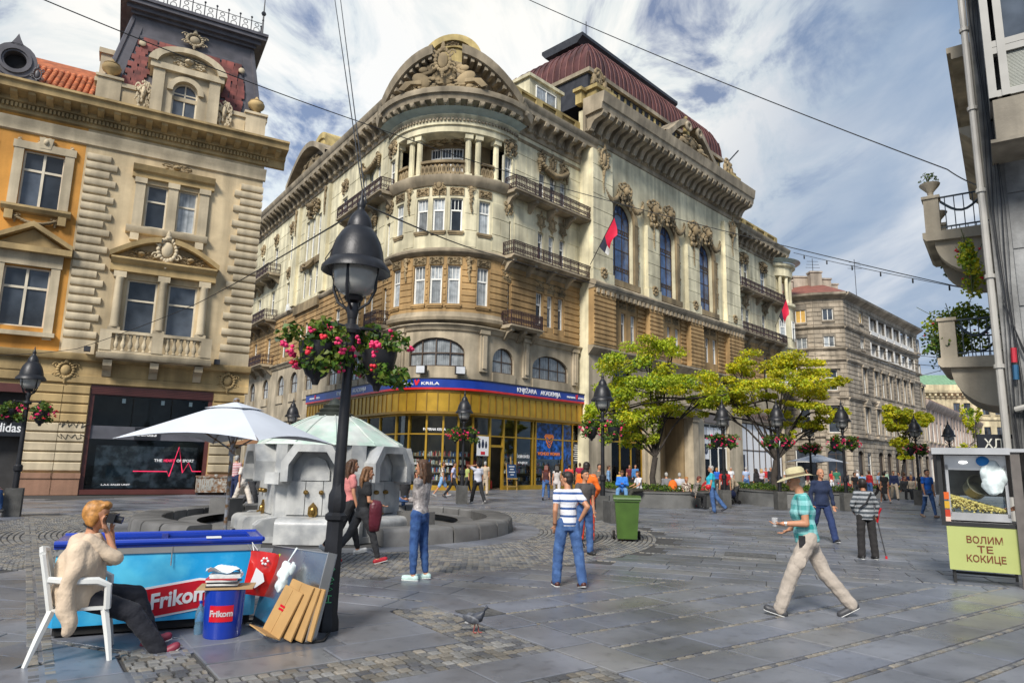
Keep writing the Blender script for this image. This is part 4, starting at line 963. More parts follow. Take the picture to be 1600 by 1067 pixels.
 for a in (35, 90, 145): carve(ra, FK, 1.62 * math.cos(rad(a)), 29.2 + 1.62 * math.sin(rad(a)), 'panel', .9, .35, .2)
 q = MB(); q.box(-.9, -.3, -.25, 0, 6.75, 7.4); q.box(.8, 1.4, -.25, 0, 6.75, 7.4)
 lm = MB(); lm.box(-.3, .3, -.35, 0, 0, .5); lm.box(-.27, .27, -.37, -.35, .04, .46, mi=1); lmm = lm.mesh('floodlight', [DARKZ, mat('lamp_lens', (.6, .62, .65), rough=.2)], 0)
 for s in (-.75, 1.35): OB('floodlight', lmm, root, per_frame(s) @ T(0, -.35, 6.95))
 def LH(u, w, z0, z1): return (u - w / 2, u + w / 2, z0, z1)
 hL = []
 for u in (-22.3, -17.5, -13, -8.3): hL += [LH(u, 1.15, 20.1, 22.4), LH(u, 1.15, 15.5, 17.9), LH(u, 1.1, 10.8, 13.2)]
 for u in (-4.0, -2.55, -1.1): hL += [LH(u, .85, 18.9, 22.6), LH(u, .85, 15.5, 18.0), LH(u, .75, 11.0, 13.2)]
 for u in (4.4,): hL += [LH(u, 1.1, 20.0, 22.3), LH(u, 1.1, 15.5, 17.9), LH(u, 1.0, 10.9, 13.2)]
 for u in (8.2, 9.4, 10.6): hL += [LH(u, .65, 20.6, 22.8), LH(u, .65, 15.9, 17.9), LH(u, .6, 11.1, 13.3)]
 hL += [LH(12.9, .8, 20.0, 22.4), LH(12.9, .8, 15.4, 17.8), LH(12.9, .8, 10.5, 13.2)]
 wing(FL, -60, 13.75, hL); wins(FL, hL); cornice(FL, -60, 13.2, step=1.1); parapet(FL, -58, 12.8)
 for u in (-22.3, -17.5, -13, -8.3, 4.4, 12.9): carve(root, FL, u, 23.2, 'mass', 1.3, 1.3); carve(root, FL, u, 18.8, 'mass', 1.2, 1.2); carve(root, FL, u, 13.9, 'panel', 1.1, .8)
 carve(root, FL, 9.4, 23.4, 'festoon', 3.0, 2.0); carve(root, FL, 9.4, 18.7, 'festoon', 3.0, 1.6); carve(root, FL, -2.55, 23.4, 'mass', 3.0, 1.7); carve(root, FL, -2.55, 18.4, 'festoon', 3.0, 1.1)
 for u in (-6.4, .9): q = MB(); q.box(u - .6, u + .6, -.3, 0, 15.2, 24.4); P('pilaster', q, [PALE], FL); carve(root, FL, u, 23.0, 'drop', 1.5, 2.6, -.3)
 q = MB(); q.box(-5.6, .4, -.28, 0, 14.2, 15.0); q.box(-5.0, -.2, -.15, 0, 18.15, 18.75); P('string_course', q, [TRIM], FL)
 q = MB(); n = 20
 for i in range(n):
  ta, tb = -1 + 2 * i / n, -1 + 2 * (i + 1) / n; za, zb = 26.4 + 2.3 * math.cos(ta * PI / 2), 26.4 + 2.3 * math.cos(tb * PI / 2)
  q.add([(-2.7 + ta * 5, -1.2, za), (-2.7 + tb * 5, -1.2, zb), (-2.7 + tb * 5, -1.2, zb + .5), (-2.7 + ta * 5, -1.2, za + .5), (-2.7 + ta * 5, .4, za), (-2.7 + tb * 5, .4, zb), (-2.7 + tb * 5, .4, zb + .5), (-2.7 + ta * 5, .4, za + .5)], [(0, 1, 2, 3), (3, 2, 6, 7), (0, 4, 5, 1)])
  q.add([(-2.7 + ta * 5, -.2, 26.4), (-2.7 + tb * 5, -.2, 26.4), (-2.7 + tb * 5, -.2, zb + .1), (-2.7 + ta * 5, -.2, za + .1)], [(0, 1, 2, 3)])
 pl = P('pediment', q, [CORN], FL); carve(pl, FL, -2.7, 26.45, 'figures', 6.0, 2.3, -.4, d=.3)
 q = MB(); q.prism([(-5.0, 27), (-.4, 27)] + [(-2.7 + 2.3 * math.cos(PI * i / 16), 28.2 + 2.2 * math.sin(PI * i / 16)) for i in range(17)], .2, 1.6); q.arcband(-2.7, 28.2, 1.9, 2.4, 0, PI, .05, 1.8, 18); P('attic_arch', q, [ATTIC], FL)
 for z in (10.4, 14.75, 19.3): balcony(root, FL @ T(0, 0, z), -24.5, -11, 1.3, nbr=6)
 balcony(root, FL @ T(0, 0, 19.85), 5.6, 13.4, 1.1, nbr=4); balcony(root, FL @ T(0, 0, 10.5), 11.6, 13.6, 1.0, nbr=2)
 q = MB(); q.add([(-60, .8, 27), (12, .8, 27), (12, 8, 32), (-60, 8, 32)], [(0, 1, 2, 3)]); P('roof', q, [DARKZ], FL)
 acm = MB(); acm.box(-.4, .4, -.35, 0, 0, .6); acm.arcband(-.08, .3, .0, .22, 0, 2 * PI, -.37, -.35, 12); am = acm.mesh('air_conditioner', [WHITEP])
 for u, z in ((-6.9, 14.9), (-19.5, 19.4)): OB('air_conditioner', am, root, FL @ T(u, -.05, z))
 q = MB(); pts = [FR @ Vector((-7.8, 1.2, 0)), FR @ Vector((36.5, 1.2, 0)), FR @ Vector((36.5, 14, 0)), FL @ Vector((-58, 14, 0)), FL @ Vector((-58, 1.2, 0)), FL @ Vector((12.6, 1.2, 0))]
 q.slab([(p.x, p.y) for p in pts], 6.9, 26.5); P('core', q, [BLACKI], W0)
 return root
PALACE = build_palace()
# ================================================================ the cream and orange house on the left
FY = frame((-18.18, 29.65), (0.8698, 0.4934))
def build_left_house():
 root = thing('corner_house', 'cream and orange corner house with quoins, mansard tower and a sports shop below', 'building', (-18.18, 29.65, 0))
 def P(name, mb, mats, M=FY, parent=root, sm=35, **k): return OB(name, mb.mesh(name, mats, sm), parent, M, **k)
 CREAM = stone('cream_plaster', (.62, .49, .30), grime=.28); ORANGE = stone('orange_plaster', (.62, .29, .055), grime=.22, streak=.3); LIME = stone('pale_limestone', (.60, .50, .34), grime=.3); SAND = stone('yellow_sandstone', (.52, .37, .17), grime=.35)
 REDST = stone('red_sandstone', (.36, .20, .13)); SLATE = mat('slate_grey_metal', (.085, .08, .09), rough=.45, var=.25); TILE = mat('red_slate_tile', (.17, .045, .035), rough=.6, var=.4, scale=2, rand=.3); CLAY = mat('orange_clay_tile', (.45, .13, .045), rough=.75, var=.4, scale=3, rand=.25)
 MAROON = mat('maroon_shop_frame', (.10, .03, .025), rough=.4); CREAMW = mat('cream_window_paint', (.62, .55, .42), rough=.5); INNER = mat('dark_interior', (.03, .03, .032), rough=.7, var=.4)
 SHW = mat('white_vinyl', (.8, .8, .8), rough=.4, var=0); PINK = mat('glowing_pink_vinyl', (.75, .03, .10), rough=.4, var=0, emit=.25)  # pink print has a faint glow added to its colour, no lamp behind it
 up = [(.95, 2.15, 7.05, 9.5), (2.62, 3.82, 7.05, 9.5), (1.28, 2.15, 12.05, 14.1), (2.6, 3.42, 12.05, 14.1)]; ou = [(-3.5, -2.0, 12.1, 14.6), (-3.6, -1.95, 6.9, 9.45), (-9.5, -8, 12.1, 14.6), (-9.5, -8, 6.9, 9.45), (-6.4, -5, 12.1, 14.6), (-6.4, -5, 6.9, 9.45)]
 q = MB(); q.wall(-1.3, 6.3, 4.68, 17.2, up, .26); q.add([(6.3, 0, 0), (6.3, 10, 0), (6.3, 10, 17.2), (6.3, 0, 17.2)], [(0, 1, 2, 3)]); P('wall', q, [CREAM]); q = MB(); q.wall(-12, -1.3, 4.68, 17.2, ou, .26); P('wall', q, [ORANGE])
 q = MB(); q.wall(-12, 6.3, 0, 4.68, [(-12, -2.05, .05, 4.5), (.05, 4.95, .1, 4.66)], .5); P('wall', q, [SAND])
 for a, b in ((-2.05, -.95), (-.93, .02), (4.98, 6.32)):
  for i in range(9):
   z = .98 + i * .405; q = MB(); q.extr([(0, 0), (-.06, .0), (-.1, .04), (-.1, .32), (-.06, .36), (0, .36)], a, b); P('block', q, [LIME if z < 3 else SAND], FY @ T(0, 0, z))
  q = MB(); q.box(a - .03, b + .03, -.14, 0, 0, .68); q.box(a - .05, b + .05, -.18, 0, .68, .9); P('plinth', q, [REDST])
 for k, (ua, ub) in enumerate(((-1.22, 0.0), (5.02, 6.34))):
  qm = []
  for w in (0, 1):
   q = MB(); x0, x1 = (ua + (0 if k == 0 else .28 * w), ub - (.28 * w if k == 0 else 0)); q.extr([(0, 0), (-.1, .03), (-.13, .09), (-.13, .25), (-.1, .31), (0, .34)], x0, x1); qm.append(q.mesh('quoin', [LIME]))
  z = 6.62; i = 0
  while z < 15.0: OB('quoin', qm[i % 2], root, FY @ T(0, 0, z)); z += .385; i += 1
  q = MB(); q.box(ua, ub, -.12, 0, 5.95, 6.55); P('plinth', q, [LIME])
 q = MB(); q.extr([(0, 4.66), (-.12, 4.7), (-.12, 5.0), (-.06, 5.02), (-.06, 5.6), (-.3, 5.66), (-.4, 5.85), (-.4, 5.93), (0, 5.97)], -12, 6.45); P('string_course', q, [SAND]); q = MB(); q.extr([(0, 15.35), (-.1, 15.4), (-.1, 15.7), (-.2, 15.85), (-.2, 15.95), (0, 16)], -12, 6.4); P('string_course', q, [LIME])
 q = MB(); q.extr([(0, 16.15), (-.12, 16.2), (-.12, 16.55), (-.3, 16.6), (-.3, 16.78), (-.95, 16.9), (-1.0, 17.15), (-1.1, 17.2), (-1.1, 17.3), (0, 17.35)], -12, 7.25); co = P('cornice', q, [SAND]); md = MB(); md.extr([(0, 0), (0, -.24), (-.2, -.22), (-.5, -.1), (-.55, 0)], -.13, .13); mm = md.mesh('modillion', [SAND])
 for i in range(26): OB('modillion', mm, co, FY @ T(-9.2 + i * .64, -.3, 16.88))
 q = MB()
 for i in range(118): x = -11.8 + i * .155; q.box(x, x + .09, -.26, -.1, 16.36, 16.54)
 P('dentil_band', q, [SAND], parent=co, kind='stuff')
 for u in (-.95, 5.5): carve(root, FY, u, 5.2, 'cartouche', .95, .85, -.06, m=SAND)
 q = MB(); q.box(-3.9, -1.9, -.1, -.06, 5.1, 5.5); P('panel', q, [SAND])
 q = MB(); q.extr([(0, 5.72), (-.95, 5.76), (-1.02, 5.86), (-1.05, 5.98), (0, 6.0)], .1, 4.62); bo = P('balcony', q, [LIME]); br = MB(); br.extr([(0, 0), (0, -.68), (-.14, -.66), (-.3, -.42), (-.75, -.25), (-.82, 0)], -.17, .17); bm = br.mesh('bracket', [LIME])
 for u in (.55, 2.35, 4.15): OB('bracket', bm, bo, FY @ T(u, 0, 5.7))
 q = MB(); q.box(.15, 4.57, -.98, -.7, 6.85, 6.98); q.box(.15, 4.57, -.96, -.72, 6.0, 6.1); P('handrail', q, [LIME], parent=bo); pm = MB(); pm.box(-.22, .22, -1.0, -.68, 6.1, 6.85); pmm = pm.mesh('pedestal', [LIME], 0)
 for u in (.37, 2.36, 4.35): OB('pedestal', pmm, bo, FY @ T(u, 0, 0))
 bl = MB(); bl.lathe([(.07, 0), (.09, .04), (.05, .1), (.11, .26), (.1, .34), (.05, .5), (.05, .58), (.085, .66), (.085, .75)], 10); blm = bl.mesh('baluster', [LIME])
 for u in [.78 + i * .27 for i in range(6)] + [2.78 + i * .27 for i in range(6)]: OB('baluster', blm, bo, FY @ T(u, -.84, 6.1))
 for h in up: window(root, FY @ T((h[0] + h[1]) / 2, 0, h[2]), h[1] - h[0], h[3] - h[2], 'trans', CREAMW, GLASSW if h[0] != 2.6 else CURTAIN, .22)
 for h in ou: window(root, FY @ T((h[0] + h[1]) / 2, 0, h[2]), h[1] - h[0], h[3] - h[2], 'cross', CREAMW, GLASSW, .2)
 cl = MB(); cl.box(-.24, .24, -.3, 0, 0, .2); cl.lathe([(.2, .2), (.21, .28), (.18, .34), (.165, 2.35), (.2, 2.42), (.2, 2.46)], 14, (0, -.16, 0)); cl.box(-.25, .25, -.32, 0, 2.46, 2.72); clm = cl.mesh('column', [LIME])
 for u in (.62, 2.38, 4.1): OB('column', clm, root, FY @ T(u, 0, 7.03))
 q = MB(); q.extr([(0, 9.76), (-.3, 9.78), (-.3, 10.1), (-.42, 10.15), (-.55, 10.3), (-.55, 10.38), (0, 10.4)], .2, 4.55); n = 16
 for i in range(n):
  ta, tb = -1 + 2 * i / n, -1 + 2 * (i + 1) / n
  if abs(ta + tb) < .3: continue
  f = lambda t: 10.35 + .95 * math.cos(t * PI / 2)
  q.add([(2.37 + ta * 2.25, -.55, f(ta)), (2.37 + tb * 2.25, -.55, f(tb)), (2.37 + tb * 2.25, -.6, f(tb) + .22), (2.37 + ta * 2.25, -.6, f(ta) + .22), (2.37 + ta * 2.25, 0, f(ta)), (2.37 + tb * 2.25, 0, f(tb)), (2.37 + tb * 2.25, 0, f(tb) + .22), (2.37 + ta * 2.25, 0, f(ta) + .22)], [(0, 1, 2, 3), (3, 2, 6, 7), (0, 4, 5, 1)])
 pd = P('pediment', q, [SAND]); carve(pd, FY, 2.37, 11.0, 'cartouche', 1.25, 1.35, -.3, m=LIME); carve(pd, FY, 1.35, 10.65, 'mass', 1.2, .5, -.1); carve(pd, FY, 3.4, 10.65, 'mass', 1.2, .5, -.1)
 for u in (1.0, 2.37, 3.72): q = MB(); q.box(u - .2, u + .2, -.14, 0, 11.95, 14.2); q.box(u - .25, u + .25, -.2, 0, 14.05, 14.3); P('pilaster', q, [LIME])
 q = MB(); q.extr([(0, 14.3), (-.16, 14.32), (-.16, 14.55), (-.3, 14.62), (-.42, 14.85), (0, 14.9)], .62, 4.1); P('hood', q, [SAND]); carve(root, FY, 2.4, 15.0, 'mass', 1.3, .55, -.1); q = MB(); q.extr([(0, 11.62), (-.2, 11.66), (-.32, 11.85), (-.32, 11.95), (0, 11.98)], .6, 4.0); q.box(.8, 1.15, -.25, 0, 11.3, 11.62); q.box(3.5, 3.85, -.25, 0, 11.3, 11.62); P('sill', q, [LIME])
 for c in (-2.76, -8.75, -5.7):
  q = MB(); q.box(c - 1.1, c - .75, -.1, 0, 12, 14.9); q.box(c + .75, c + 1.1, -.1, 0, 12, 14.9); q.box(c - 1.15, c + 1.15, -.13, 0, 14.62, 14.95); P('window_surround', q, [LIME]); carve(root, FY, c, 15.0, 'key', .6, .5, -.05, m=LIME); carve(root, FY, c - .6, 15.0, 'festoon', .8, .5, m=LIME); carve(root, FY, c + .6, 15.0, 'festoon', .8, .5, m=LIME)
  q = MB(); q.extr([(0, 11.75), (-.2, 11.8), (-.32, 11.95), (-.32, 12.05), (0, 12.08)], c - 1.25, c + 1.25); q.box(c - 1.1, c - .8, -.25, 0, 11.4, 11.78); q.box(c + .8, c + 1.1, -.25, 0, 11.4, 11.78); P('sill', q, [SAND]); carve(root, FY, c, 11.55, 'festoon', 1.5, .7)
  q = MB(); q.box(c - 1.15, c - .82, -.12, 0, 6.4, 9.6); q.box(c + .82, c + 1.15, -.12, 0, 6.4, 9.6); q.box(c - 1.2, c + 1.2, -.15, 0, 9.5, 10.05); P('window_surround', q, [LIME]); q = MB(); q.box(c - 1.5, c + 1.5, -.45, 0, 10.05, 10.3); q.prism([(c - 1.5, 10.3), (c, 11.15), (c + 1.5, 10.3), (c + 1.5, 10.5), (c, 11.38), (c - 1.5, 10.5)], -.45, 0); q.prism([(c - 1.3, 10.3), (c + 1.3, 10.3), (c, 11.1)], -.1, 0); P('pediment', q, [SAND])
  q = MB(); q.box(c - 1.25, c + 1.25, -.3, 0, 6.5, 6.68); P('sill', q, [LIME])
 q = MB(); q.box(-1.25, 6.15, .1, .5, 17.35, 18.55); q.box(-1.35, 6.25, 0, .6, 18.55, 18.75); pa = P('parapet', q, [LIME])
 for a, b in ((-.2, 1.0), (4.1, 5.2)): q = MB(); q.box(a, b, .05, .1, 17.65, 18.35); P('panel', q, [CREAM], parent=pa)
 for u in (-.75, 5.7): q = MB(); q.box(u - .48, u + .48, -.02, .6, 17.35, 18.8); q.box(u - .56, u + .56, -.1, .68, 18.8, 18.92); P('pedestal', q, [LIME], parent=pa); OB('urn', orn('urn', SAND), pa, FY @ T(u, .3, 18.92) @ S3(1.15))
 q = MB(); q.wall(.95, 3.9, 17.35, 20.6, [(1.85, 2.95, 17.5, 19.45, .55)], .3, y=-.15); q.add([(.95, -.15, 17.35), (.95, 1.6, 17.35), (.95, 1.6, 20.6), (.95, -.15, 20.6)], [(3, 2, 1, 0)]); q.add([(3.9, -.15, 17.35), (3.9, 1.6, 17.35), (3.9, 1.6, 20.6), (3.9, -.15, 20.6)], [(0, 1, 2, 3)]); dm = P('dormer', q, [LIME])
 window(dm, FY @ T(2.4, -.15, 17.5), 1.1, 1.95, 'archc', CREAMW, GLASSW, .25, .55)
 q = MB(); q.box(.95, 1.45, -.3, 0, 17.4, 19.8); q.box(3.4, 3.9, -.3, 0, 17.4, 19.8); q.box(.8, 4.05, -.4, 1.6, 19.8, 20.1); q.arcband(2.4, 18.9, .56, .8, 0, PI, -.3, -.1, 14); P('pilaster', q, [LIME], parent=dm); q = MB(); q.arcband(2.42, 20.0, 1.35, 1.75, .12, PI - .12, -.5, 1.6, 18, sz=.62); q.prism([(.9, 20.0)] + [(2.42 + 1.5 * math.cos(PI - PI * i / 12), 20.0 + .9 * math.sin(PI * i / 12)) for i in range(13)], -.1, 0); P('pediment', q, [LIME], parent=dm); carve(dm, FY, 2.42, 20.45, 'mass', 1.5, .6, -.12, m=LIME)
 for u, d in ((.65, 1), (4.2, -1)): carve(dm, FY, u, 18.4, 'mass', .75, 1.5, .0, m=LIME)
 zb, zt = 18.4, 23.0; o0, o1 = (-1.05, 6.0, .5, 7.6), (-.1, 5.3, 1.15, 6.9)
 def ms(t): return [o0[i] + (o1[i] - o0[i]) * t for i in range(4)]
 a, c = ms(0), ms(1); q = MB(); V = [(a[0], a[2], zb), (a[1], a[2], zb), (a[1], a[3], zb), (a[0], a[3], zb), (c[0], c[2], zt), (c[1], c[2], zt), (c[1], c[3], zt), (c[0], c[3], zt)]; q.add(V, [(0, 1, 5, 4), (1, 2, 6, 5), (2, 3, 7, 6), (3, 0, 4, 7), (4, 5, 6, 7)]); rf = P('mansard_roof', q, [SLATE], sm=0)
 r = random.Random(4); rows = 14; sl = [MB() for _ in range(3)]
 for k in range(3): w = .26 + .07 * k; sl[k].box(-w / 2, w / 2, -.05, .0, 0, .27); sl[k] = sl[k].mesh('slate', [TILE], 0)
 slope = math.atan2(c[2] - a[2], zt - zb); cnt = 0
 for i in range(rows):
  t = .07 + .66 * i / rows; A = ms(t); z = zb + (zt - zb) * t; x = A[0] + .75 + (.15 if i % 2 else 0)
  while x < A[1] - .75:
   k = r.randrange(3)
   if not (.7 < x < 4.15 and z < 20.9) and cnt < 290: OB('slate', sl[k], rf, FY @ T(x, A[2] - .03, z) @ Matrix.Rotation(-slope + .03, 4, 'X')); cnt += 1
   x += .272 + .07 * k
 q = MB()
 for i in range(10):
  t = .07 + .66 * i / 10; A = ms(t); z = zb + (zt - zb) * t; y = A[2] + .7
  while y < A[3] - .7: q.add([(A[1] + .04, y, z), (A[1] + .04, y + .3, z), (A[1] - .02, y + .3, z + .3), (A[1] - .02, y, z + .3)], [(0, 1, 2, 3)]); q.add([(A[0] - .04, y, z), (A[0] - .04, y + .3, z), (A[0] + .02, y + .3, z + .3), (A[0] + .02, y, z + .3)], [(3, 2, 1, 0)]); y += .33
 P('slate_field', q, [TILE], parent=rf, kind='stuff')
 for x0, x1, s in ((a[0], c[0], 1), (a[1], c[1], -1)): q = MB(); q.add([(x0, a[2] - .06, zb), (x0 + s * .55, a[2] - .06, zb), (x1 + s * .5, c[2] - .06, zt), (x1, c[2] - .06, zt)], [(0, 1, 2, 3) if s > 0 else (3, 2, 1, 0)]); q.tube([(x0, a[2] - .02, zb), (x1, c[2] - .02, zt)], .13, 6); P('hip_band', q, [SLATE], parent=rf)
 q = MB(); q.box(c[0] - .1, c[1] + .1, c[2] - .2, c[3] + .1, 21.75, 21.9); q.box(c[0] - .12, c[1] + .12, c[2] - .14, c[3] + .1, 22.0, 22.9)
 for k, (e, z0, z1) in enumerate(((.2, 22.9, 23.05), (.4, 23.05, 23.25), (.62, 23.25, 23.45), (.7, 23.45, 23.6))): q.box(c[0] - e, c[1] + e, c[2] - e - .1, c[3] + e, z0, z1)
 P('roof_cornice', q, [SLATE], parent=rf, sm=0)
 for u in (.35, 4.9): q = MB(); q.ell((u, c[2] - .4, 21.4), (.16, .06, .16), 10, 6); P('boss', q, [LIME], parent=rf)
 carve(rf, FY, 2.6, 22.4, 'cartouche', 1.2, .8, c[2] - .2, m=LIME)
 q = MB(); x0, x1, y = c[0] - .4, c[1] + .4, c[2] - .5
 def crest(b, p, d, L):
  n = int(L / .55)
  for i in range(n + 1):
   s = L * i / n; x_, y_ = p[0] + d[0] * s, p[1] + d[1] * s; b.tube([(x_, y_, 23.6), (x_, y_, 24.45)], .025, 4); b.ell((x_, y_, 24.5), .06, 6, 4)
   if i < n:
    e = .275
    for zz, rr in ((23.85, .14), (24.15, .1)): b.tube([(x_ + d[0] * (e + rr * math.cos(k)), y_ + d[1] * (e + rr * math.cos(k)), zz + rr * math.sin(k)) for k in [j * PI / 5 for j in range(11)]], .018, 4)
  b.tube([(p[0], p[1], 23.66), (p[0] + d[0] * L, p[1] + d[1] * L, 23.66)], .03, 4); b.tube([(p[0], p[1], 24.3), (p[0] + d[0] * L, p[1] + d[1] * L, 24.3)], .02, 4)
 crest(q, (x0, y), (1, 0), x1 - x0); crest(q, (x1, y), (0, 1), 6); q.tube([(x1, y, 23.6), (x1, y, 26.2)], [.06, .02], 5); q.ell((x1, y, 24.9), .13, 6, 4); P('iron_cresting', q, [DARKZ], parent=rf)
 q = MB(); q.add([(-12, .0, 17.35), (-1.3, .0, 17.35), (-1.3, 5, 21.4), (-12, 5, 21.4)], [(0, 1, 2, 3)]); r2 = P('tiled_roof', q, [CLAY]); tm = MB(); tm.lathe([(.12, 0), (.1, .5)], 8, a0=PI, a1=2 * PI, cap=False); tmm = tm.mesh('roof_tile', [CLAY]); sl_ = math.atan2(5, 4.05)
 for j in range(11):
  for i in range(26): OB('roof_tile', tmm, r2, FY @ T(-7.6 + i * .245, .32 + j * .28, 17.66 + j * .227) @ Matrix.Rotation(-sl_, 4, 'X'))
 q = MB(); q.box(-12, -1.25, -.2, .3, 17.36, 17.7); P('gutter', q, [SLATE])
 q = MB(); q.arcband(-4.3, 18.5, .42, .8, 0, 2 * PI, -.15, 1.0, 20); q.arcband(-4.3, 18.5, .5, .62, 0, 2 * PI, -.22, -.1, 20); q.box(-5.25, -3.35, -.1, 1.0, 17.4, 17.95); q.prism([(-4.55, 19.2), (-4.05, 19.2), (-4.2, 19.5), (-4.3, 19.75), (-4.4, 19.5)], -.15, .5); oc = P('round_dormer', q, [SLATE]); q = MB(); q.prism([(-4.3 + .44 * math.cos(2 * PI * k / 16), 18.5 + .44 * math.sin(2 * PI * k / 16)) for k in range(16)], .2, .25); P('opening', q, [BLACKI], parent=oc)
 for s in (-1, 1): carve(oc, FY, -4.3 + s * .85, 18.1, 'cartouche', .5, .7, -.1, m=SLATE)
 q = MB(); q.box(-1.35, -.6, 2.0, 2.8, 17.5, 21.0); q.box(-1.45, -.5, 1.9, 2.9, 21.0, 21.25); P('chimney', q, [LIME])
 q = MB(); q.box(.05, 4.95, .0, .35, 4.25, 4.65); q.box(.05, .22, .05, .35, .1, 4.25); q.box(4.78, 4.95, .05, .35, .1, 4.25); q.box(.05, 4.95, -.1, .4, .02, .22)
 for k in range(5): q.box(.06, 4.94, -.03, 0, 4.29 + k * .07, 4.33 + k * .07)
 sf = P('shopfront_frame', q, [MAROON]); SG = mat('grey_shop_fascia', (.10, .10, .115), rough=.4); q = MB(); q.box(.22, 4.78, .12, .3, 2.36, 2.92); sg = P('shop_sign', q, [SG], parent=sf); q = MB(); q.box(1.9, 2.9, .08, .12, 2.4, 2.9); OB('sign_panel', q.mesh('sign_panel', [PD_], 0), sg, FY); lettering('adidas', .36, SHW, sg, FY @ T(2.38, .075, 2.64), .004, .006, width=.8)
 for x0, x1, z0, z1 in ((.22, 1.7, 2.92, 4.25), (1.74, 3.25, 2.92, 4.25), (3.29, 4.78, 2.92, 4.25), (.22, 4.78, .22, 2.36)): q = MB(); q.box(x0, x1, .2, .22, z0, z1); P('pane', q, [SHOPG], parent=sf, sm=0)
 def line(pts, w, m): q = MB(); q.tube([(x, .17, z) for x, z in pts], w, 5); P('print', q, [m], parent=sf)
 line([(2.0, 1.0), (3.35, 1.0), (3.45, .78), (3.75, 2.1), (3.98, .95), (4.2, 1.4), (4.38, 1.02), (4.75, 1.02)], .022, PINK)
 lettering('THE', .17, SHW, sf, FY @ T(2.95, .17, 1.48), .003, .004, width=.33); lettering('HEART', .17, PINK, sf, FY @ T(3.38, .17, 1.48), .003, .004, width=.42); lettering('OF SPORT', .17, SHW, sf, FY @ T(4.05, .17, 1.48), .003, .004, width=.72)
 lettering('L.A.S. SALES UNIT', .1, SHW, sf, FY @ T(1.4, .17, .42), .003, .003, width=1.1)
 q = MB(); q.box(.05, 4.95, 3.2, 3.3, 0, 4.6); q.box(.05, 4.95, .4, 3.2, 4.5, 4.6); q.box(.05, 4.95, .4, 3.2, 0, .05); q.box(.03, .05, .4, 3.2, 0, 4.6); q.box(4.95, 4.97, .4, 3.2, 0, 4.6); P('shop_interior', q, [INNER]); GREYP = mat('grey_print', (.22, .24, .26), rough=.6, var=.8, scale=1.6, col2=(.04, .045, .05)); q = MB(); q.box(.5, 4.6, 1.0, 1.03, .25, 2.1); P('display_panel', q, [GREYP]); LB = mat('spot_lamp', (1, .9, .7), emit=3, var=0); q = MB()
 for k in range(7): q.box(.9 + k * .5, .98 + k * .5, 1.4 + (k % 3) * .5, 1.5 + (k % 3) * .5, 4.42, 4.5)
 P('spotlight', q, [LB], kind='stuff')
 tg = MB(); tg.box(-.07, .07, -.01, .01, 0, .2)
 for u in (1.35, 2.9, 4.05): OB('price_tag', tg.mesh('price_tag', [SHW], 0), sf, FY @ T(u, .3, 3.95))
 q = MB(); q.box(-12, -2.05, .6, .7, 0, 4.5); q.box(-12, -2.05, .1, .6, 4.4, 4.5); P('shop_interior', q, [INNER]); q = MB(); q.box(-8, -2.1, .0, .3, 2.35, 2.95); s2 = P('shop_sign', q, [PD_]); lettering('adidas', .5, SHW, s2, FY @ T(-2.72, -.005, 2.68), .004, .008, width=1.0)
 q = MB(); q.box(-8, -2.05, -.05, .2, 4.15, 4.5); P('shopfront_frame', q, [MAROON]); GP = mat('lime_poster', (.35, .5, .12), rough=.4)
 for u in (-3.4, -2.9, -2.45): q = MB(); q.prism([(u - .2, 3.05), (u + .14, 3.05), (u + .2, 3.55), (u - .14, 3.55)], .28, .3); P('poster', q, [GP])
 lm = MB(); lm.box(-.12, .12, -.3, -.05, 0, .22); lm.box(-.02, .02, -.1, 0, .05, .15); lmm = lm.mesh('floodlight', [DARKZ])
 for u, y, z in ((-.25, -.4, 6.0), (4.9, -.4, 5.9)): OB('floodlight', lmm, root, FY @ T(u, y, z))
 q = MB(); q.box(-.06, .06, -.42, 0, 0, .13); q.box(-.02, .02, -.04, .3, -.08, .02); OB('security_camera', q.mesh('security_camera', [WHITEP]), root, FY @ T(5.2, -.15, 3.95) @ RZ(.7))
 q = MB(); q.slab([(-11.8, .8), (6.2, .8), (6.2, 9.8), (-11.8, 9.8)], 5, 17.3); q.slab([(-11.8, 3.4), (6.2, 3.4), (6.2, 9.8), (-11.8, 9.8)], 0, 5); P('core', q, [BLACKI])
 g = MB(); pts = [(0, .2), (.15, .35), (.1, .1), (.3, .38), (.35, .12), (.5, .3), (.62, .1), (.7, .35), (.85, .3), (.8, .1), (1.1, .28)]; g.tube([(x, -.115, z + .1) for x, z in pts], .018, 4); g.tube([(x, -.115, .0 - z * .8) for x, z in pts], .015, 4); OB('graffiti', g.mesh('graffiti', [BLACKI]), root, FY @ T(-.93, 0, 2.6))
PD_ = mat('near_black_sign', (.015, .016, .02), rough=.35)
build_left_house()
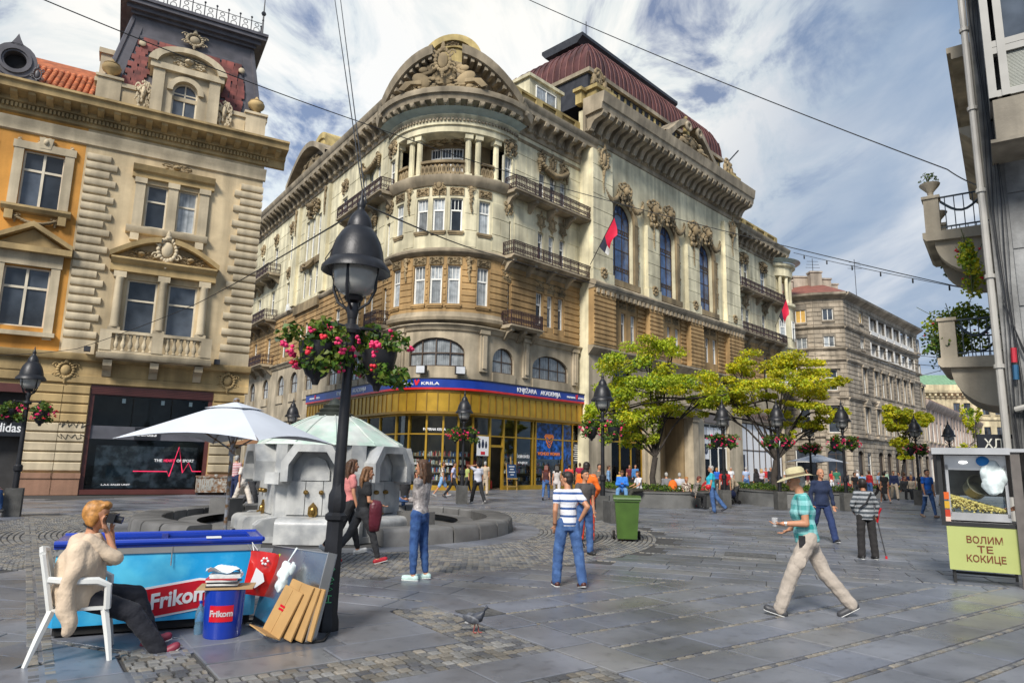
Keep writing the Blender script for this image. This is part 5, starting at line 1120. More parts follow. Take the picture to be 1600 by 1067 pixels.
# ================================================================ street beyond: grey stone block, pink and cream houses
def at_ground(px, Y): d = ray(px, 733); return Vector((d.x / d.y * Y, Y))
def build_grey_block():
 A, B, Cc, D = Vector((32.52, 80.7)), Vector((35.27, 78.9)), Vector((38.38, 78.0)), Vector((59.01, 98.6))
 root = thing('stone_block', 'grey stone apartment block with angled corner and recessed loggias down the street', 'building', (38, 78, 0))
 ST = stone('grey_ashlar', (.47, .395, .30), grime=.4, rand=0); ST2 = stone('grey_mortar_wall', (.25, .215, .17)); RT = mat('rust_tile_roof', (.22, .075, .05), rough=.8, var=.3); LOG = mat('white_loggia_plaster', (.72, .70, .66), rough=.8, var=.1); YB = mat('yellow_blind', (.6, .36, .08), rough=.7)
 def P(name, mb, mats, M, parent=root, sm=35, **k): return OB(name, mb.mesh(name, mats, sm), parent, M, **k)
 A0 = A - (B - A).normalized() * 12
 fac = [(frame(A0, B - A0), (B - A0).length, 'l'), (frame(B, Cc - B), (Cc - B).length, 'm'), (frame(Cc, D - Cc), (D - Cc).length, 'r')]
 for F, Ln, k in fac:
  if k == 'l': W = [(Ln - 3.28 + u, Ln - 3.28 + u + w, a, b, s) for u, w, a, b, s in ((1.32, 1.15, 18.7, 20.25, 'y'), (1.3, 1.15, 15.05, 16.9, 'w'), (1.3, 1.1, 10.7, 13.1, 'c'), (1.3, 1.1, 5.9, 8.8, 'c'), (.6, 2.2, .3, 3.9, 'c'))]
  elif k == 'm': W = [(1.0 + .02, 2.15, 18.85, 20.2, 'c'), (1.02, 2.15, 15.7, 16.95, 'w'), (1.0, 2.2, 10.65, 13.0, 'c'), (1.0, 2.2, 5.85, 8.8, 'c'), (.7, 2.5, .2, 4.0, 'a')]
  else:
   W = [(5.2, 6.5, 19.3, 20.75, 'y'), (5.2, 6.5, 16.1, 17.3, 'c'), (28.6, 30.2, 18.7, 20.7, 'c'), (28.7, 30.0, 15.6, 17.0, 'c')] + [(9.0 + i * 3.05, 11.6 + i * 3.05, a, b, 'L') for i in range(6) for a, b in ((18.75, 20.6), (15.6, 17.35))]
   W += [(u - .62, u + .62, 10.75, 13.7, 'c') for u in (5.65, 9.7, 12.5, 15.4, 18.4, 21.4, 24.4, 29.6)] + [(u - .62, u + .62, 6.05, 9.0, 'c') for u in (5.65, 9.7, 12.5, 15.4, 18.4, 21.4, 24.4, 29.6)] + [(u - .9, u + .9, .2, 3.9, 'a') for u in (2.8, 9.8, 13, 16.2, 19.4, 22.6, 26, 29.5)] + [(5.0, 6.3, .3, 3.6, 'c')]
  q = MB(); q.wall(0, Ln, 0, 22, [w[:4] + ((.6,) if w[4] == 'a' else ()) for w in W], .3); P('wall', q, [ST2], F)
  q = MB(); courses(q, 0, Ln, .1, 21.4, .52, [(w[0] - .12, w[1] + .12, w[2] - .2, w[3] + .15) for w in W if w[4] != 'L'] + ([(8.6, 27.2, 15.4, 17.6), (8.6, 27.2, 18.5, 20.8)] if k == 'r' else []), .06, .05, None, 1.15, 3, .02); P('stonework', q, [ST], F, kind='stuff')
  for z in (5.2, 9.6, 13.95, 15.3, 17.85):
   q = MB(); q.extr([(0, z), (-.15, z + .03), (-.3, z + .2), (-.3, z + .28), (0, z + .3)], 0, Ln); P('string_course', q, [ST], F)
  for w in W:
   c, ww, h = (w[0] + w[1]) / 2, w[1] - w[0], w[3] - w[2]; M = F @ T(c, 0, w[2])
   if w[4] == 'L':
    q = MB(); q.box(w[0] + .02, w[1] - .02, .9, 1.0, w[2], w[3]); o = P('loggia', q, [LOG], F); window(o, F @ T(c, .88, w[2] + .3), 1.2, h - .35, 'two', WHITEP, GLASSW, .0); q = MB(); q.box(w[0] - .4, w[0], -.08, .9, w[2], w[3]); q.box(w[1], w[1] + .05, -.08, .9, w[2], w[3]); q.box(w[0], w[1], -.12, .0, w[2] - .35, w[2] + .15); P('parapet', q, [LOG], F, o)
   elif w[4] == 'a': window(root, M, ww, h, 'arch', DARKP, GLASSW, .26, .6)
   else:
    window(root, M, ww, h, 'two' if h < 2 else 'trans', WHITEP, {'y': YB, 'w': CURTAIN, 'c': GLASSW}[w[4]], .2, sill=.15, msill=ST)
    if h > 2.2 and w[2] > 5:
     q = MB(); q.box(w[0] - .25, w[0], -.16, 0, w[2] - .1, w[3] + .1); q.box(w[1], w[1] + .25, -.16, 0, w[2] - .1, w[3] + .1); q.box(w[0] - .35, w[1] + .35, -.35, 0, w[3] + .1, w[3] + .4)
     if w[2] < 8: q.prism([(w[0] - .45, w[3] + .4), (w[1] + .45, w[3] + .4), (c, w[3] + 1.1)], -.4, 0)
     P('window_surround', q, [ST], F)
     if w[2] < 8: q = MB(); q.box(w[0] - .4, w[1] + .4, -.3, 0, w[2] - .75, w[2] - .28); P('panel', q, [ST], F)
  q = MB(); q.extr([(0, 21.3), (-.3, 21.5), (-.8, 21.75), (-.9, 22.0), (0, 22.05)], -.3, Ln + .3); P('eaves', q, [ST], F); 
 a, b, c, d = A0 + Vector((-.2, -.8)), B + Vector((0, -.8)), Cc + Vector((.1, -.9)), D + Vector((.8, -.5)); q = MB(); q.add([(a.x, a.y, 22), (b.x, b.y, 22), (c.x, c.y, 22), (d.x, d.y, 22), (A0.x, A0.y + 9, 25), (B.x + 1.5, B.y + 7, 25), (Cc.x + .5, Cc.y + 7, 25), (D.x - 4, D.y + 6, 25)], [(0, 1, 5, 4), (1, 2, 6, 5), (2, 3, 7, 6)]); P('roof', q, [RT], Matrix.Identity(4))
 for px, Y, w, z in ((1243, 84, 1.2, 24.8), (1268, 85, 2.4, 25.6), (1290, 84, 1.4, 26.0), (1306, 85, 1.2, 25.4), (1318, 86, 1.0, 25.0)): p = at_ground(px, Y); q = MB(); q.box(-w / 2, w / 2, -.5, .5, 22.3, z); q.box(-w / 2 - .1, w / 2 + .1, -.6, .6, z, z + .2); P('chimney', q, [stone('chimney_plaster', (.45, .38, .30))], T(p.x, p.y, 0))
 for px, Y in ((1288, 84), (1357, 84)): p = at_ground(px, Y); q = MB(); q.tube([(0, 0, 23), (0, 0, 28)], .04, 4); [q.tube([(-.9 + .1 * k, 0, 26.8 + .4 * k), (.9 - .1 * k, 0, 26.8 + .4 * k)], .025, 4) for k in range(3)]; P('aerial', q, [DARKZ], T(p.x, p.y, 0))
 q = MB(); q.slab([(p.x, p.y) for p in (A0 + Vector((0, 2)), B + Vector((0, 2)), Cc + Vector((0, 2)), D + Vector((-2, 1)), D + Vector((-8, 8)), A0 + Vector((0, 12)))], 0, 22); P('core', q, [BLACKI], Matrix.Identity(4))
build_grey_block()
def build_far_houses():
 a, b = at_ground(1452, 102), at_ground(1534, 146); F = frame(a, b - a); PK = stone('pink_grey_plaster', (.50, .40, .34)); RT = _MATS['rust_tile_roof']; LM = _MATS['pale_limestone']
 root = thing('low_house', 'low pinkish house with long red tiled roof past the stone block', 'building', (a.x, a.y, 0))
 def P(name, mb, mats, M, parent=root, sm=35, **k): return OB(name, mb.mesh(name, mats, sm), parent, M, **k)
 W = [(2.2 + i * 3.4, 3.6 + i * 3.4, 6.2, 9.4) for i in range(18)] + [(2.0 + i * 3.4, 3.8 + i * 3.4, .3, 3.8) for i in range(18)]
 q = MB(); q.wall(0, 65, 0, 12, W, .25); P('wall', q, [PK], F)
 for w in W[:24]: window(root, F @ T((w[0] + w[1]) / 2, 0, w[2]), w[1] - w[0], w[3] - w[2], 'two', WHITEP, GLASSW, .2, sill=.15, msill=LM)
 q = MB()
 for i in range(19): x = .7 + i * 3.4; q.box(x - .3, x + .3, -.15, 0, 5.2, 11)
 P('pilaster', q, [PK], F, kind='stuff'); q = MB(); q.extr([(0, 11), (-.3, 11.2), (-.7, 11.9), (-.7, 12.2), (0, 12.3)], -.3, 65); q.box(0, 65, -.3, 0, 4.7, 5.1); P('cornice', q, [PK], F); q = MB(); q.add([(-.3, -.7, 12.2), (65, -.7, 12.2), (65, 5, 15.5), (-.3, 5, 15.5)], [(0, 1, 2, 3)]); P('roof', q, [RT], F); q = MB(); q.add([(0, 0, 0), (0, 8, 0), (0, 8, 14), (0, 0, 12)], [(3, 2, 1, 0)]); P('wall', q, [PK], F)
 c = at_ground(1450, 150); F = frame(c, (1, -.15)); CR = stone('cream_far_plaster', (.66, .56, .36)); GR = mat('green_copper_sheet', (.20, .34, .20), rough=.5, var=.2)
 root = thing('cream_mansion', 'cream three storey mansion with green sheet roof closing the street', 'building', (c.x, c.y, 0))
 P2 = lambda name, mb, mats, **k: OB(name, mb.mesh(name, mats), root, F, **k)
 W = [(u, u + 1.35, z, z + h) for u in (-1.2, 1.4, 6.2, 8.25, 11.9, 14.4, 17, 20) for z, h in ((14.0, 2.5), (8.2, 3.2), (2.5, 3.2))]
 q = MB(); q.wall(-12, 40, 0, 17.4, W, .3); P2('wall', q, [CR])
 for w in W: window(root, F @ T((w[0] + w[1]) / 2, 0, w[2]), w[1] - w[0], w[3] - w[2], 'two', DARKP, GLASSW, .25, sill=.2, msill=CR)
 q = MB(); q.extr([(0, 17.4), (-.3, 17.6), (-.3, 18), (-1.2, 18.6), (-1.3, 19.1), (0, 19.2)], -12, 40); q.box(-12, 40, .3, .8, 19.2, 20.5); q.box(-12, 40, -.3, 0, 12.9, 13.4); P2('cornice', q, [CR]); q = MB()
 for i in range(46): q.box(-11 + i * 1.1, -10.6 + i * 1.1, -1.0, -.25, 18.0, 18.5)
 P2('bracket_band', q, [CR], kind='stuff'); q = MB(); q.add([(-12, .5, 20.5), (40, .5, 20.5), (40, 5, 23.2), (-12, 5, 23.2)], [(0, 1, 2, 3)]); rf = P2('roof', q, [GR]); q = MB()
 for i in range(60): x = -12 + i * .85; q.add([(x, .45, 20.52), (x + .08, .45, 20.52), (x + .08, 5, 23.3), (x, 5, 23.3)], [(0, 1, 2, 3)])
 OB('seam', q.mesh('seam', [GR], 0), rf, F, kind='stuff')
build_far_houses()
# ================================================================ leaves and flowers kit
def leaf_mat(name, col, **k): 
 if name in _MATS: return _MATS[name]
 m = mat(name, col, rough=.5, var=.35, scale=1.1, **k); N, L = m.node_tree.nodes, m.node_tree.links
 p = N['Principled BSDF']; o = N['Material Output']; t = N.new('ShaderNodeBsdfTranslucent'); x = N.new('ShaderNodeMixShader'); x.inputs[0].default_value = .4
 L.new(p.inputs['Base Color'].links[0].from_socket, t.inputs[0]); L.new(p.outputs[0], x.inputs[1]); L.new(t.outputs[0], x.inputs[2]); L.new(x.outputs[0], o.inputs[0])
 return m
LEAFY = [leaf_mat('yellow_green_leaf', (.62, .56, .02)), leaf_mat('lime_leaf', (.42, .50, .025)), leaf_mat('mid_green_leaf', (.17, .29, .03))]
LEAFG = [leaf_mat('dark_green_leaf', (.035, .085, .015)), leaf_mat('fresh_green_leaf', (.10, .20, .02)), leaf_mat('olive_leaf', (.17, .22, .03))]
PINKF = [mat('pink_petal', (.72, .02, .13), rough=.6, var=.3, scale=20), mat('red_petal', (.62, .01, .03), rough=.6, var=.3, scale=20)]
def leaves(mb, rr, c, r, n, size, mi=None, flat=.0):
 """n leaf blades scattered through an uneven lump"""
 for _ in range(n):
  d = Vector((rr.gauss(0, 1), rr.gauss(0, 1), rr.gauss(0, 1)))
  if d.length < 1e-3: continue
  d.normalize(); q = rr.random() ** .45
  p = Vector((c[0] + d.x * r[0] * q, c[1] + d.y * r[1] * q, c[2] + d.z * r[2] * q))
  nrm = (d * .5 + Vector((rr.uniform(-1, 1), rr.uniform(-1, 1), rr.uniform(-.2, 1.2)))).normalized()
  t = nrm.cross(Vector((rr.uniform(-1, 1), rr.uniform(-1, 1), rr.uniform(-1, 1)))).normalized(); b = nrm.cross(t)
  s = size * rr.uniform(.65, 1.3); w = s * .42
  k = mi if mi is not None else rr.randrange(3)
  if isinstance(k, (list, tuple)): k = rr.choice(k)
  dz = nrm * (s * .14)
  mb.add([p - t * s * .5, p + b * w + dz, p + t * s * .5 - dz, p - b * w + dz], [(0, 1, 2, 3)], k)
def blossoms(mb, rr, c, r, n, size, mi):
 for _ in range(n):
  d = Vector((rr.gauss(0, 1), rr.gauss(0, 1), rr.gauss(0, .8))).normalized(); q = rr.uniform(.75, 1.08)
  p = Vector((c[0] + d.x * r[0] * q, c[1] + d.y * r[1] * q, c[2] + d.z * r[2] * q))
  for k in range(5):
   e = Vector((rr.uniform(-1, 1), rr.uniform(-1, 1), rr.uniform(-1, 1))) * size * .55
   s = size * rr.uniform(.35, .5); mb.ell(tuple(p + e), (s, s, s * .8), 5, 4, mi)
# ================================================================ the building at the right edge
def build_right_house():
 r = random.Random(11); c0 = at_depth(1588, 739, 14.0); C0 = Vector((c0.x, c0.y)); dv = Vector((.585, .811)).normalized()
 FS = frame(C0 + dv * 26, -dv)              # street side: x runs from far to near, wall faces left
 FF = frame(C0, (dv.y, -dv.x))              # front side facing the square
 root = thing('balcony_house', 'weathered grey house with planted balconies and a glazed bay at the right edge', 'building', (C0.x, C0.y, 0))
 W0 = Matrix.Identity(4); PL = stone('pale_old_plaster', (.52, .45, .34), grime=.45); GR = stone('stained_grey_render', (.24, .24, .235), grime=.6, streak=.45, var=.35, scale=2.2, bump=.6); BW = stone('weathered_concrete', (.42, .37, .29), grime=.45); ALU = mat('old_white_aluminium', (.30, .29, .265), rough=.45, var=.12); PVC = mat('grey_white_plastic', (.42, .40, .36), rough=.4, var=.12); CAB = mat('black_cable', (.02, .02, .022), rough=.5)
 def P(name, mb, mats, M=FS, parent=root, sm=35, **k): return OB(name, mb.mesh(name, mats, sm), parent, M, **k)
 q = MB(); q.wall(0, 26, 0, 22, [(u, u + 1.2, z, z + 2.4) for u in (16, 19.6, 22.6) for z in (5.2, 8.8, 12.4, 16)], .3); P('wall', q, [PL]); q = MB(); q.wall(0, 9, 0, 24, [], .3); P('wall', q, [GR], FF)
 for u in (16, 19.6, 22.6):
  for z in (5.2, 8.8, 12.4, 16): window(root, FS @ T(u + .6, 0, z), 1.2, 2.4, 'trans', WHITEP, GLASSW, .2)
 for j in range(7):                         # large render panels of the front wall
  for i in range(4): q = MB(); q.box(.35 + i * 1.7, 2.02 + i * 1.7, -.025 - .01 * r.random(), 0, .2 + j * 1.22, 1.39 + j * 1.22); P('panel', q, [GR], FF)
 q = MB(); q.box(.25, 6, -1.15, 0, 8.25, 9.15); q.box(.15, 6, -1.25, 0, 8.2, 8.27); by = P('bay', q, [BW], FF, sm=0); q = MB()
 for z in (9.2, 10.15, 10.3, 12.2): q.box(.2, 6, -1.15, -1.0, z, z + .14)
 for x in (.2, .42, 2.6, 4.6): q.box(x, x + .14, -1.17, -1.0, 9.2, 12.3)
 for y in (-1.15, -.15): q.box(.2, .34, y, y + .14, 9.2, 12.3)
 q.box(.2, .34, -1.0, 0, 9.2, 9.34); q.box(.2, .34, -1.0, 0, 10.2, 10.4); P('window_frame', q, [ALU], FF, by, 0); q = MB(); q.box(.5, 6, -1.06, -1.04, 10.4, 12.2); q.box(.26, .28, -1.0, -.1, 10.4, 12.2); P('pane', q, [GLASSW], FF, by, 0); q = MB()
 for k in range(26): q.box(.55, 6, -1.09, -1.05, 9.36 + k * .03, 9.38 + k * .03)
 P('blind', q, [mat('grey_slat_blind', (.3, .31, .27), rough=.5)], FF, by, 0); q = MB(); q.box(.2, 6.1, -1.3, 0, 12.3, 12.6); q.box(.25, 6, -1.15, 0, 12.6, 16); P('storey', q, [BW], FF, by, 0)
 q = MB(); q.tube([(-.1, -.12, 0), (-.1, -.12, 22)], .07, 10); 
 for z in range(1, 12): q.lathe([(.1, 0), (.1, .08)], 10, (-.1, -.12, z * 1.9))
 P('downpipe', q, [PVC], FF); q = MB()
 for k in range(5):
  x = .06 + .05 * k; q.tube([(x + .03 * math.sin(z * 1.3 + k), -.06 - .015 * (k % 3), z * .9) for z in range(0, 16)], .007 + .005 * (k % 2), 5)
 for k in range(5): q.tube([(.1 + .1 * k, -.08, 5.2 - .5 * k), (.3 + .1 * k, -.14, 4.2 - .3 * k), (.6 + .1 * k, -.08, 3.4 - .2 * k)], .012, 5)
 P('cable_bundle', q, [CAB], FF)
 for z0, m in ((3.9, 'red'), (3.55, 'blue')): q = MB(); q.tube([(.16, -.12, z0), (.17, -.12, z0 + .3)], .05, 6); P('cable_joint', q, [mat(m + '_tape', (.5, .02, .04) if m == 'red' else (.02, .1, .2), rough=.4)], FF)
 q = MB(); q.box(.48, 1.4, -.42, -.06, 3.15, 3.8); ac = P('air_conditioner', q, [PVC], FF, sm=0); q = MB(); q.arcband(.85, 3.48, 0.02, .27, 0, 2 * PI, -.45, -.42, 20); P('fan_grille', q, [DARKZ], FF, ac)
 q = MB(); q.tube([(.1, -.1, 2.95), (.3, -.2, 3.0), (.6, -.22, 3.05), (1.3, -.2, 3.05)], .06, 8); P('waste_pipe', q, [PVC], FF); q = MB(); q.box(.32, 2.2, -.15, 0, .1, 2.9); P('roller_door', q, [mat('white_door_paint', (.68, .72, .76), rough=.4, var=.1)], FF); q = MB(); q.box(.29, .32, -.18, 0, .1, 2.95); P('door_frame', q, [CAB], FF)
 def bal(u, z, w, dep, solid):
  n = 10; prof = [(0, 0), (0, -1.25)]
  for k in range(n + 1): a = PI / 2 * k / n; prof.append((-.12 - (dep - .3) * math.sin(a), -1.25 + 1.0 * (1 - math.cos(a))))
  prof += [(-dep, -.22), (-dep - .08, -.16), (-dep - .08, 0)]
  q = MB(); q.extr([(0, 0), (0, -.3), (-dep, -.24), (-dep - .08, -.16), (-dep - .08, 0)], u - w / 2, u + w / 2); o = P('balcony', q, [PL], FS @ T(0, 0, z))
  for s in (-1, 1): q = MB(); q.extr(prof[:-3] + [(-dep + .1, -.24), (0, -.24)], u + s * (w / 2 - .35) - .2, u + s * (w / 2 - .35) + .2); P('bracket', q, [PL], FS @ T(0, 0, z), o)
  for k in range(3): q = MB(); q.box(u - w / 2 + .3, u + w / 2 - .3, -dep * (.85 - .2 * k), 0, -.42 - .16 * k, -.28 - .16 * k); P('moulding', q, [PL], FS @ T(0, 0, z), o)
  for s in (-1, 1):
   q = MB(); q.box(u + s * (w / 2 - .2) - .18, u + s * (w / 2 - .2) + .18, -dep, -dep + .36, 0, .95); q.box(u + s * (w / 2 - .2) - .22, u + s * (w / 2 - .2) + .22, -dep - .04, -dep + .4, .95, 1.03); pp = P('pedestal', q, [PL], FS @ T(0, 0, z), o)
   if not solid: q = MB(); q.lathe([(.14, 0), (.07, .08), (.08, .16), (.24, .34), (.26, .4), (.2, .42)], 12); OB('urn', q.mesh('urn', [PL]), pp, FS @ T(u + s * (w / 2 - .2), -dep + .18, z + 1.03))
  q = MB()
  for s in (-1, 1):
   x = u + s * (w / 2 - .12); q.box(x - .02, x + .02, -dep + .36, 0, .95, .99); q.box(x - .015, x + .015, -dep + .36, 0, .1, .13)
   for k in range(5): y = -dep + .5 + (dep - .6) * k / 4; q.box(x - .012, x + .012, y - .012, y + .012, 0, .95)
   q.tube([(x, -dep + .4 + (dep - .5) * t / 8, .85 - .32 * math.sin(PI * t / 8)) for t in range(9)], .035, 5)
  q.box(u - w / 2 + .38, u + w / 2 - .38, -dep + .16, -dep + .2, .93, .97)
  for k in range(12): x = u - w / 2 + .45 + (w - .9) * k / 11; q.box(x - .012, x + .012, -dep + .17, -dep + .19, 0, .95)
  P('railing', q, [mat('blue_black_iron', (.03, .045, .06), rough=.5)], FS @ T(0, 0, z), o)
  return o
 bal(20.5, 8.15, 3.0, 1.45, False); bal(21.3, 4.55, 3.0, 1.3, True)
 q = MB(); q.box(1, 11, -.85, 0, 19.2, 19.45); q.box(1, 11, -.7, 0, 18.9, 19.2); P('eaves', q, [PL])
 q = MB(); q.extr([(0, 15.4), (-.2, 15.5), (-.7, 16), (-.7, 16.2), (0, 16.2)], 1, 10); P('cornice', q, [PL])
 def plant(name, label, c, rad3, n, size, fl=0, mats=LEAFG):
  t = thing(name, label, 'balcony plant', c, group='plants on the balconies at the right edge'); b = MB(); rr = random.Random(hash(label) % 999 if 0 else len(label) * 7)
  for k in range(9):
   o = (rr.uniform(-.7, .7) * rad3[0], rr.uniform(-.7, .7) * rad3[1], rr.uniform(-.7, .7) * rad3[2]); leaves(b, rr, o, [x * .5 for x in rad3], n // 9, size)
  OB('foliage', b.mesh('foliage', mats, 0), t)
  if fl: b = MB(); blossoms(b, rr, (0, 0, 0), [x * .85 for x in rad3], fl, .05, 0); OB('blossom', b.mesh('blossom', [PINKF[1]]), t)
  s = MB()
  for k in range(7): s.tube([(0, 0, -rad3[2]), (rr.uniform(-.5, .5) * rad3[0], rr.uniform(-.5, .5) * rad3[1], 0), (rr.uniform(-1, 1) * rad3[0], rr.uniform(-1, 1) * rad3[1], rad3[2] * rr.uniform(.3, 1.1))], .01, 4)
  OB('stem', s.mesh('stem', [mat('green_stem', (.08, .1, .03))]), t)
 def wp(u, y, z): return FS @ Vector((u, y, z))
 plant('balcony_plant', 'dense green trailing plant with red flowers filling the lower balcony', wp(21.6, -1.0, 5.55), (.95, .7, .65), 1700, .1, 14, LEAFG[1:] + LEAFY[1:2]); plant('balcony_plant', 'green plant hanging below the rail of the lower balcony', wp(22.4, -1.25, 4.95), (.45, .4, .45), 380, .1)
 plant('balcony_plant', 'tall yellow green potted shrub with red blooms between the two balconies', wp(22.9, -.5, 6.9), (.4, .4, .8), 700, .1, 9, LEAFY); plant('balcony_plant', 'sparse twiggy plant spilling from the outer corner of the lower balcony', wp(20.0, -1.5, 5.2), (.35, .35, .6), 110, .08)
 plant('balcony_plant', 'small weeds growing under the upper balcony slab', wp(19.3, -1.0, 7.7), (.3, .3, .35), 120, .09); plant('balcony_plant', 'wispy dry grass in the stone urn on the upper balcony', wp(21.8, -1.3, 9.75), (.2, .2, .2), 60, .07)
 p = at_depth(1566, 694, 14.2); q = MB(); q.box(-.45, .3, -.03, .03, -.2, .2); s = thing('bread_sign', 'small dark bakery sign hanging above the popcorn cart', 'sign', p, -.25); OB('board', q.mesh('board', [PD_], 0), s); lettering('ХЛЕБ', .26, mat('pale_letters', (.6, .58, .5), var=0), s, WM[s.name] @ T(-.02, -.034, 0), .004, .002, width=.62); q = MB(); q.box(.3, 1.2, -.02, .02, .12, .16); OB('bracket', q.mesh('bracket', [DARKZ]), s)
 q = MB(); q.slab([(.4, .4), (8.5, .4), (8.5, 14), (.4, 14)], 0, 22); P('core', q, [BLACKI], FF)
build_right_house()
# ================================================================ street lamps with flower baskets
LAMPI = mat('black_lamp_iron', (.022, .022, .025), rough=.42, metal=.3, var=.3, scale=6, bump=.1); OPAL = mat('grey_opal_glass', (.33, .33, .31), rough=.25, coat=.4); CONC = mat('dark_concrete', (.10, .098, .092), rough=.85, var=.3, scale=4, bump=.4, grime=.3); GRAF = mat('green_spray', (.12, .5, .2), rough=.5, var=0)
def lamp_meshes():
 M = {}
 b = MB(); b.lathe([(.0, 3.18), (.05, 3.18), (.07, 3.3), (.05, 3.36)], 12)
 for k in range(4):
  a = PI / 4 + k * PI / 2; c, s = math.cos(a), math.sin(a); b.tube([(c * .05, s * .05, 3.28), (c * .17, s * .17, 3.36), (c * .235, s * .235, 3.5), (c * .24, s * .24, 3.75)], .017, 6)
 b.lathe([(.0, 3.36), (.09, 3.38), (.11, 3.42), (.06, 3.47)], 12); M['bracket'] = b.mesh('bracket', [LAMPI])
 b = MB(); b.lathe([(.09, 3.44), (.17, 3.47), (.225, 3.55), (.25, 3.68), (.25, 3.78)], 20); M['globe'] = b.mesh('globe', [OPAL], 60)
 b = MB(); b.lathe([(.25, 3.80), (.355, 3.70), (.375, 3.70), (.37, 3.74), (.31, 3.82), (.295, 3.83), (.29, 3.87), (.275, 3.95), (.24, 4.06), (.19, 4.15), (.15, 4.20), (.14, 4.205), (.135, 4.25), (.115, 4.32), (.075, 4.38), (.04, 4.42), (.04, 4.45), (.05, 4.48), (.025, 4.53), (.012, 4.62), (0, 4.66)], 24, cap=False); M['shade'] = b.mesh('lamp_shade', [LAMPI], 45)
 b = MB(); b.lathe([(.062, 1.28), (.056, 2.2), (.046, 3.2)], 12); b.lathe([(.1, 3.02), (.11, 3.06), (.07, 3.12)], 12); M['pole'] = b.mesh('pole', [LAMPI])
 b = MB(); b.lathe([(.125, 0), (.12, .1), (.1, .16), (.088, 1.06), (.115, 1.08), (.115, 1.12), (.08, 1.15), (.095, 1.19), (.095, 1.32), (.068, 1.38), (.06, 1.46)], 8); M['casing'] = b.mesh('base_casing', [LAMPI], 30)
 b = MB(); b.lathe([(.075, .7), (.075, 1.3)], 12); b.lathe([(.08, 1.18), (.11, 1.22), (.11, 1.34), (.08, 1.38)], 12); M['shaft'] = b.mesh('shaft', [LAMPI])
 b = MB(); b.box(-.2, .2, -.2, .2, 0, .74); M['base'] = b.mesh('concrete_base', [CONC], 0)
 b = MB()
 for s in (-1, 1):
  b.tube([(0, 0, 3.08), (s * .2, 0, 3.1), (s * .3, 0, 3.09), (s * .35, 0, 3.02), (s * .35, 0, 2.95)], .02, 6); b.ell((s * .3, 0, 3.1), .035, 6, 4)
  b.tube([(s * .08, 0, 2.9), (s * .2, 0, 2.95), (s * .28, 0, 3.06), (s * .2, 0, 3.12), (s * .14, 0, 3.06)], .013, 5)
 M['arm'] = b.mesh('arm', [LAMPI])
 return M
LM_ = lamp_meshes()
_bask = []
for sd in range(3):
 rr = random.Random(50 + sd); b = MB(); b.lathe([(.03, -.52), (.05, -.46), (.11, -.42), (.17, -.28), (.2, -.12), (.2, -.08)], 12); b.tube([(0, 0, 0), (0, 0, -.1)], .012, 5); pot = b.mesh('basket', [LAMPI])
 b = MB()
 for k in range(13): a = rr.uniform(0, 2 * PI); q = rr.uniform(.05, .3); leaves(b, rr, (q * math.cos(a), q * math.sin(a), rr.uniform(-.32, .12) - q * .25), (.15, .15, .13), 62, .075)
 lf = b.mesh('foliage', LEAFG, 0); b = MB(); blossoms(b, rr, (0, 0, -.14), (.38, .38, .28), 17, .052, 0); blossoms(b, rr, (0, 0, -.1), (.4, .4, .3), 4, .05, 1); _bask.append((pot, lf, b.mesh('blossom', PINKF)))
def street_lamp(p, label, baskets, rz=0.0, tall=False, hang='hanging', k=1.0):
 t = thing('street_lamp', label, 'street lamp', p, rz, 'black street lamps with bell shades', M=T(*p) @ (Matrix.Rotation(.02, 4, 'Y') if tall else RZ(0)) @ RZ(rz) @ S3(k))
 for n in (('casing',) if tall else ('base', 'shaft')) + ('pole', 'bracket', 'globe', 'shade') + (('arm',) if baskets else ()): OB(LM_[n].name.split('.')[0], LM_[n], t)
 for i, lb in enumerate(baskets or []):
  s = -1 if i == 0 else 1; w = thing('flower_basket', lb, 'flower basket', group='flower baskets on the street lamps', M=T(*p) @ (Matrix.Rotation(.02, 4, 'Y') if tall else RZ(0)) @ RZ(rz) @ S3(k) @ T(s * .35, 0, 2.95) @ RZ(i * 1.3 + p[0])); pot, lf, fl = _bask[(i + int(abs(p[0]) * 3)) % 3]
  OB('pot', pot, w); OB('foliage', lf, w); OB('blossom', fl, w)
 return t
def g2(px, py): p = gp(px, py); return (p.x, p.y, 0)
main_lamp = street_lamp((-1.80, 7.30, 0), 'tall black street lamp in front, green scrawl on its base and wires at its top', ('left flower basket of the nearest lamp, leafy with pink geraniums', 'right flower basket of the nearest lamp, wide and full of pink geraniums'), rad(38), True)
g = MB(); 
for pts in ([(0, .55), (.05, .6), (0, .65), (-.04, .6), (0, .55)], [(0, .45), (.05, .47), (.0, .52)], [(-.04, .32), (.04, .36), (-.04, .4), (.04, .43)], [(-.04, .2), (.04, .2)], [(-.04, .28), (.04, .28)], [(0, .2), (0, .28)]): g.tube([(x * .8, -.1, z * .8 + .12) for x, z in pts], .006, 4)
OB('graffiti', g.mesh('graffiti', [GRAF]), main_lamp, WM[main_lamp.name] @ RZ(-.5))
street_lamp((-13.45, 19.2, 0), 'black street lamp before the sports shop pier, basket of pink flowers on its arms', ('left flower basket on the lamp beside the sports shop pier', 'right flower basket on the lamp beside the sports shop pier'), .5)
street_lamp(g2(721, 787), 'black street lamp in front of the bookshop between walking shoppers', ('left flower basket on the lamp before the bookshop window', 'right flower basket on the lamp before the bookshop window'), .3)
street_lamp(g2(942, 812), 'black street lamp close behind the green bin', ('left flower basket on the lamp behind the green bin', 'right flower basket on the lamp behind the green bin'), -.2)
street_lamp(g2(1133, 793), 'black street lamp between the planters by the stone portal', ('left flower basket on the lamp by the stone portal', 'right flower basket on the lamp by the stone portal'), .2)
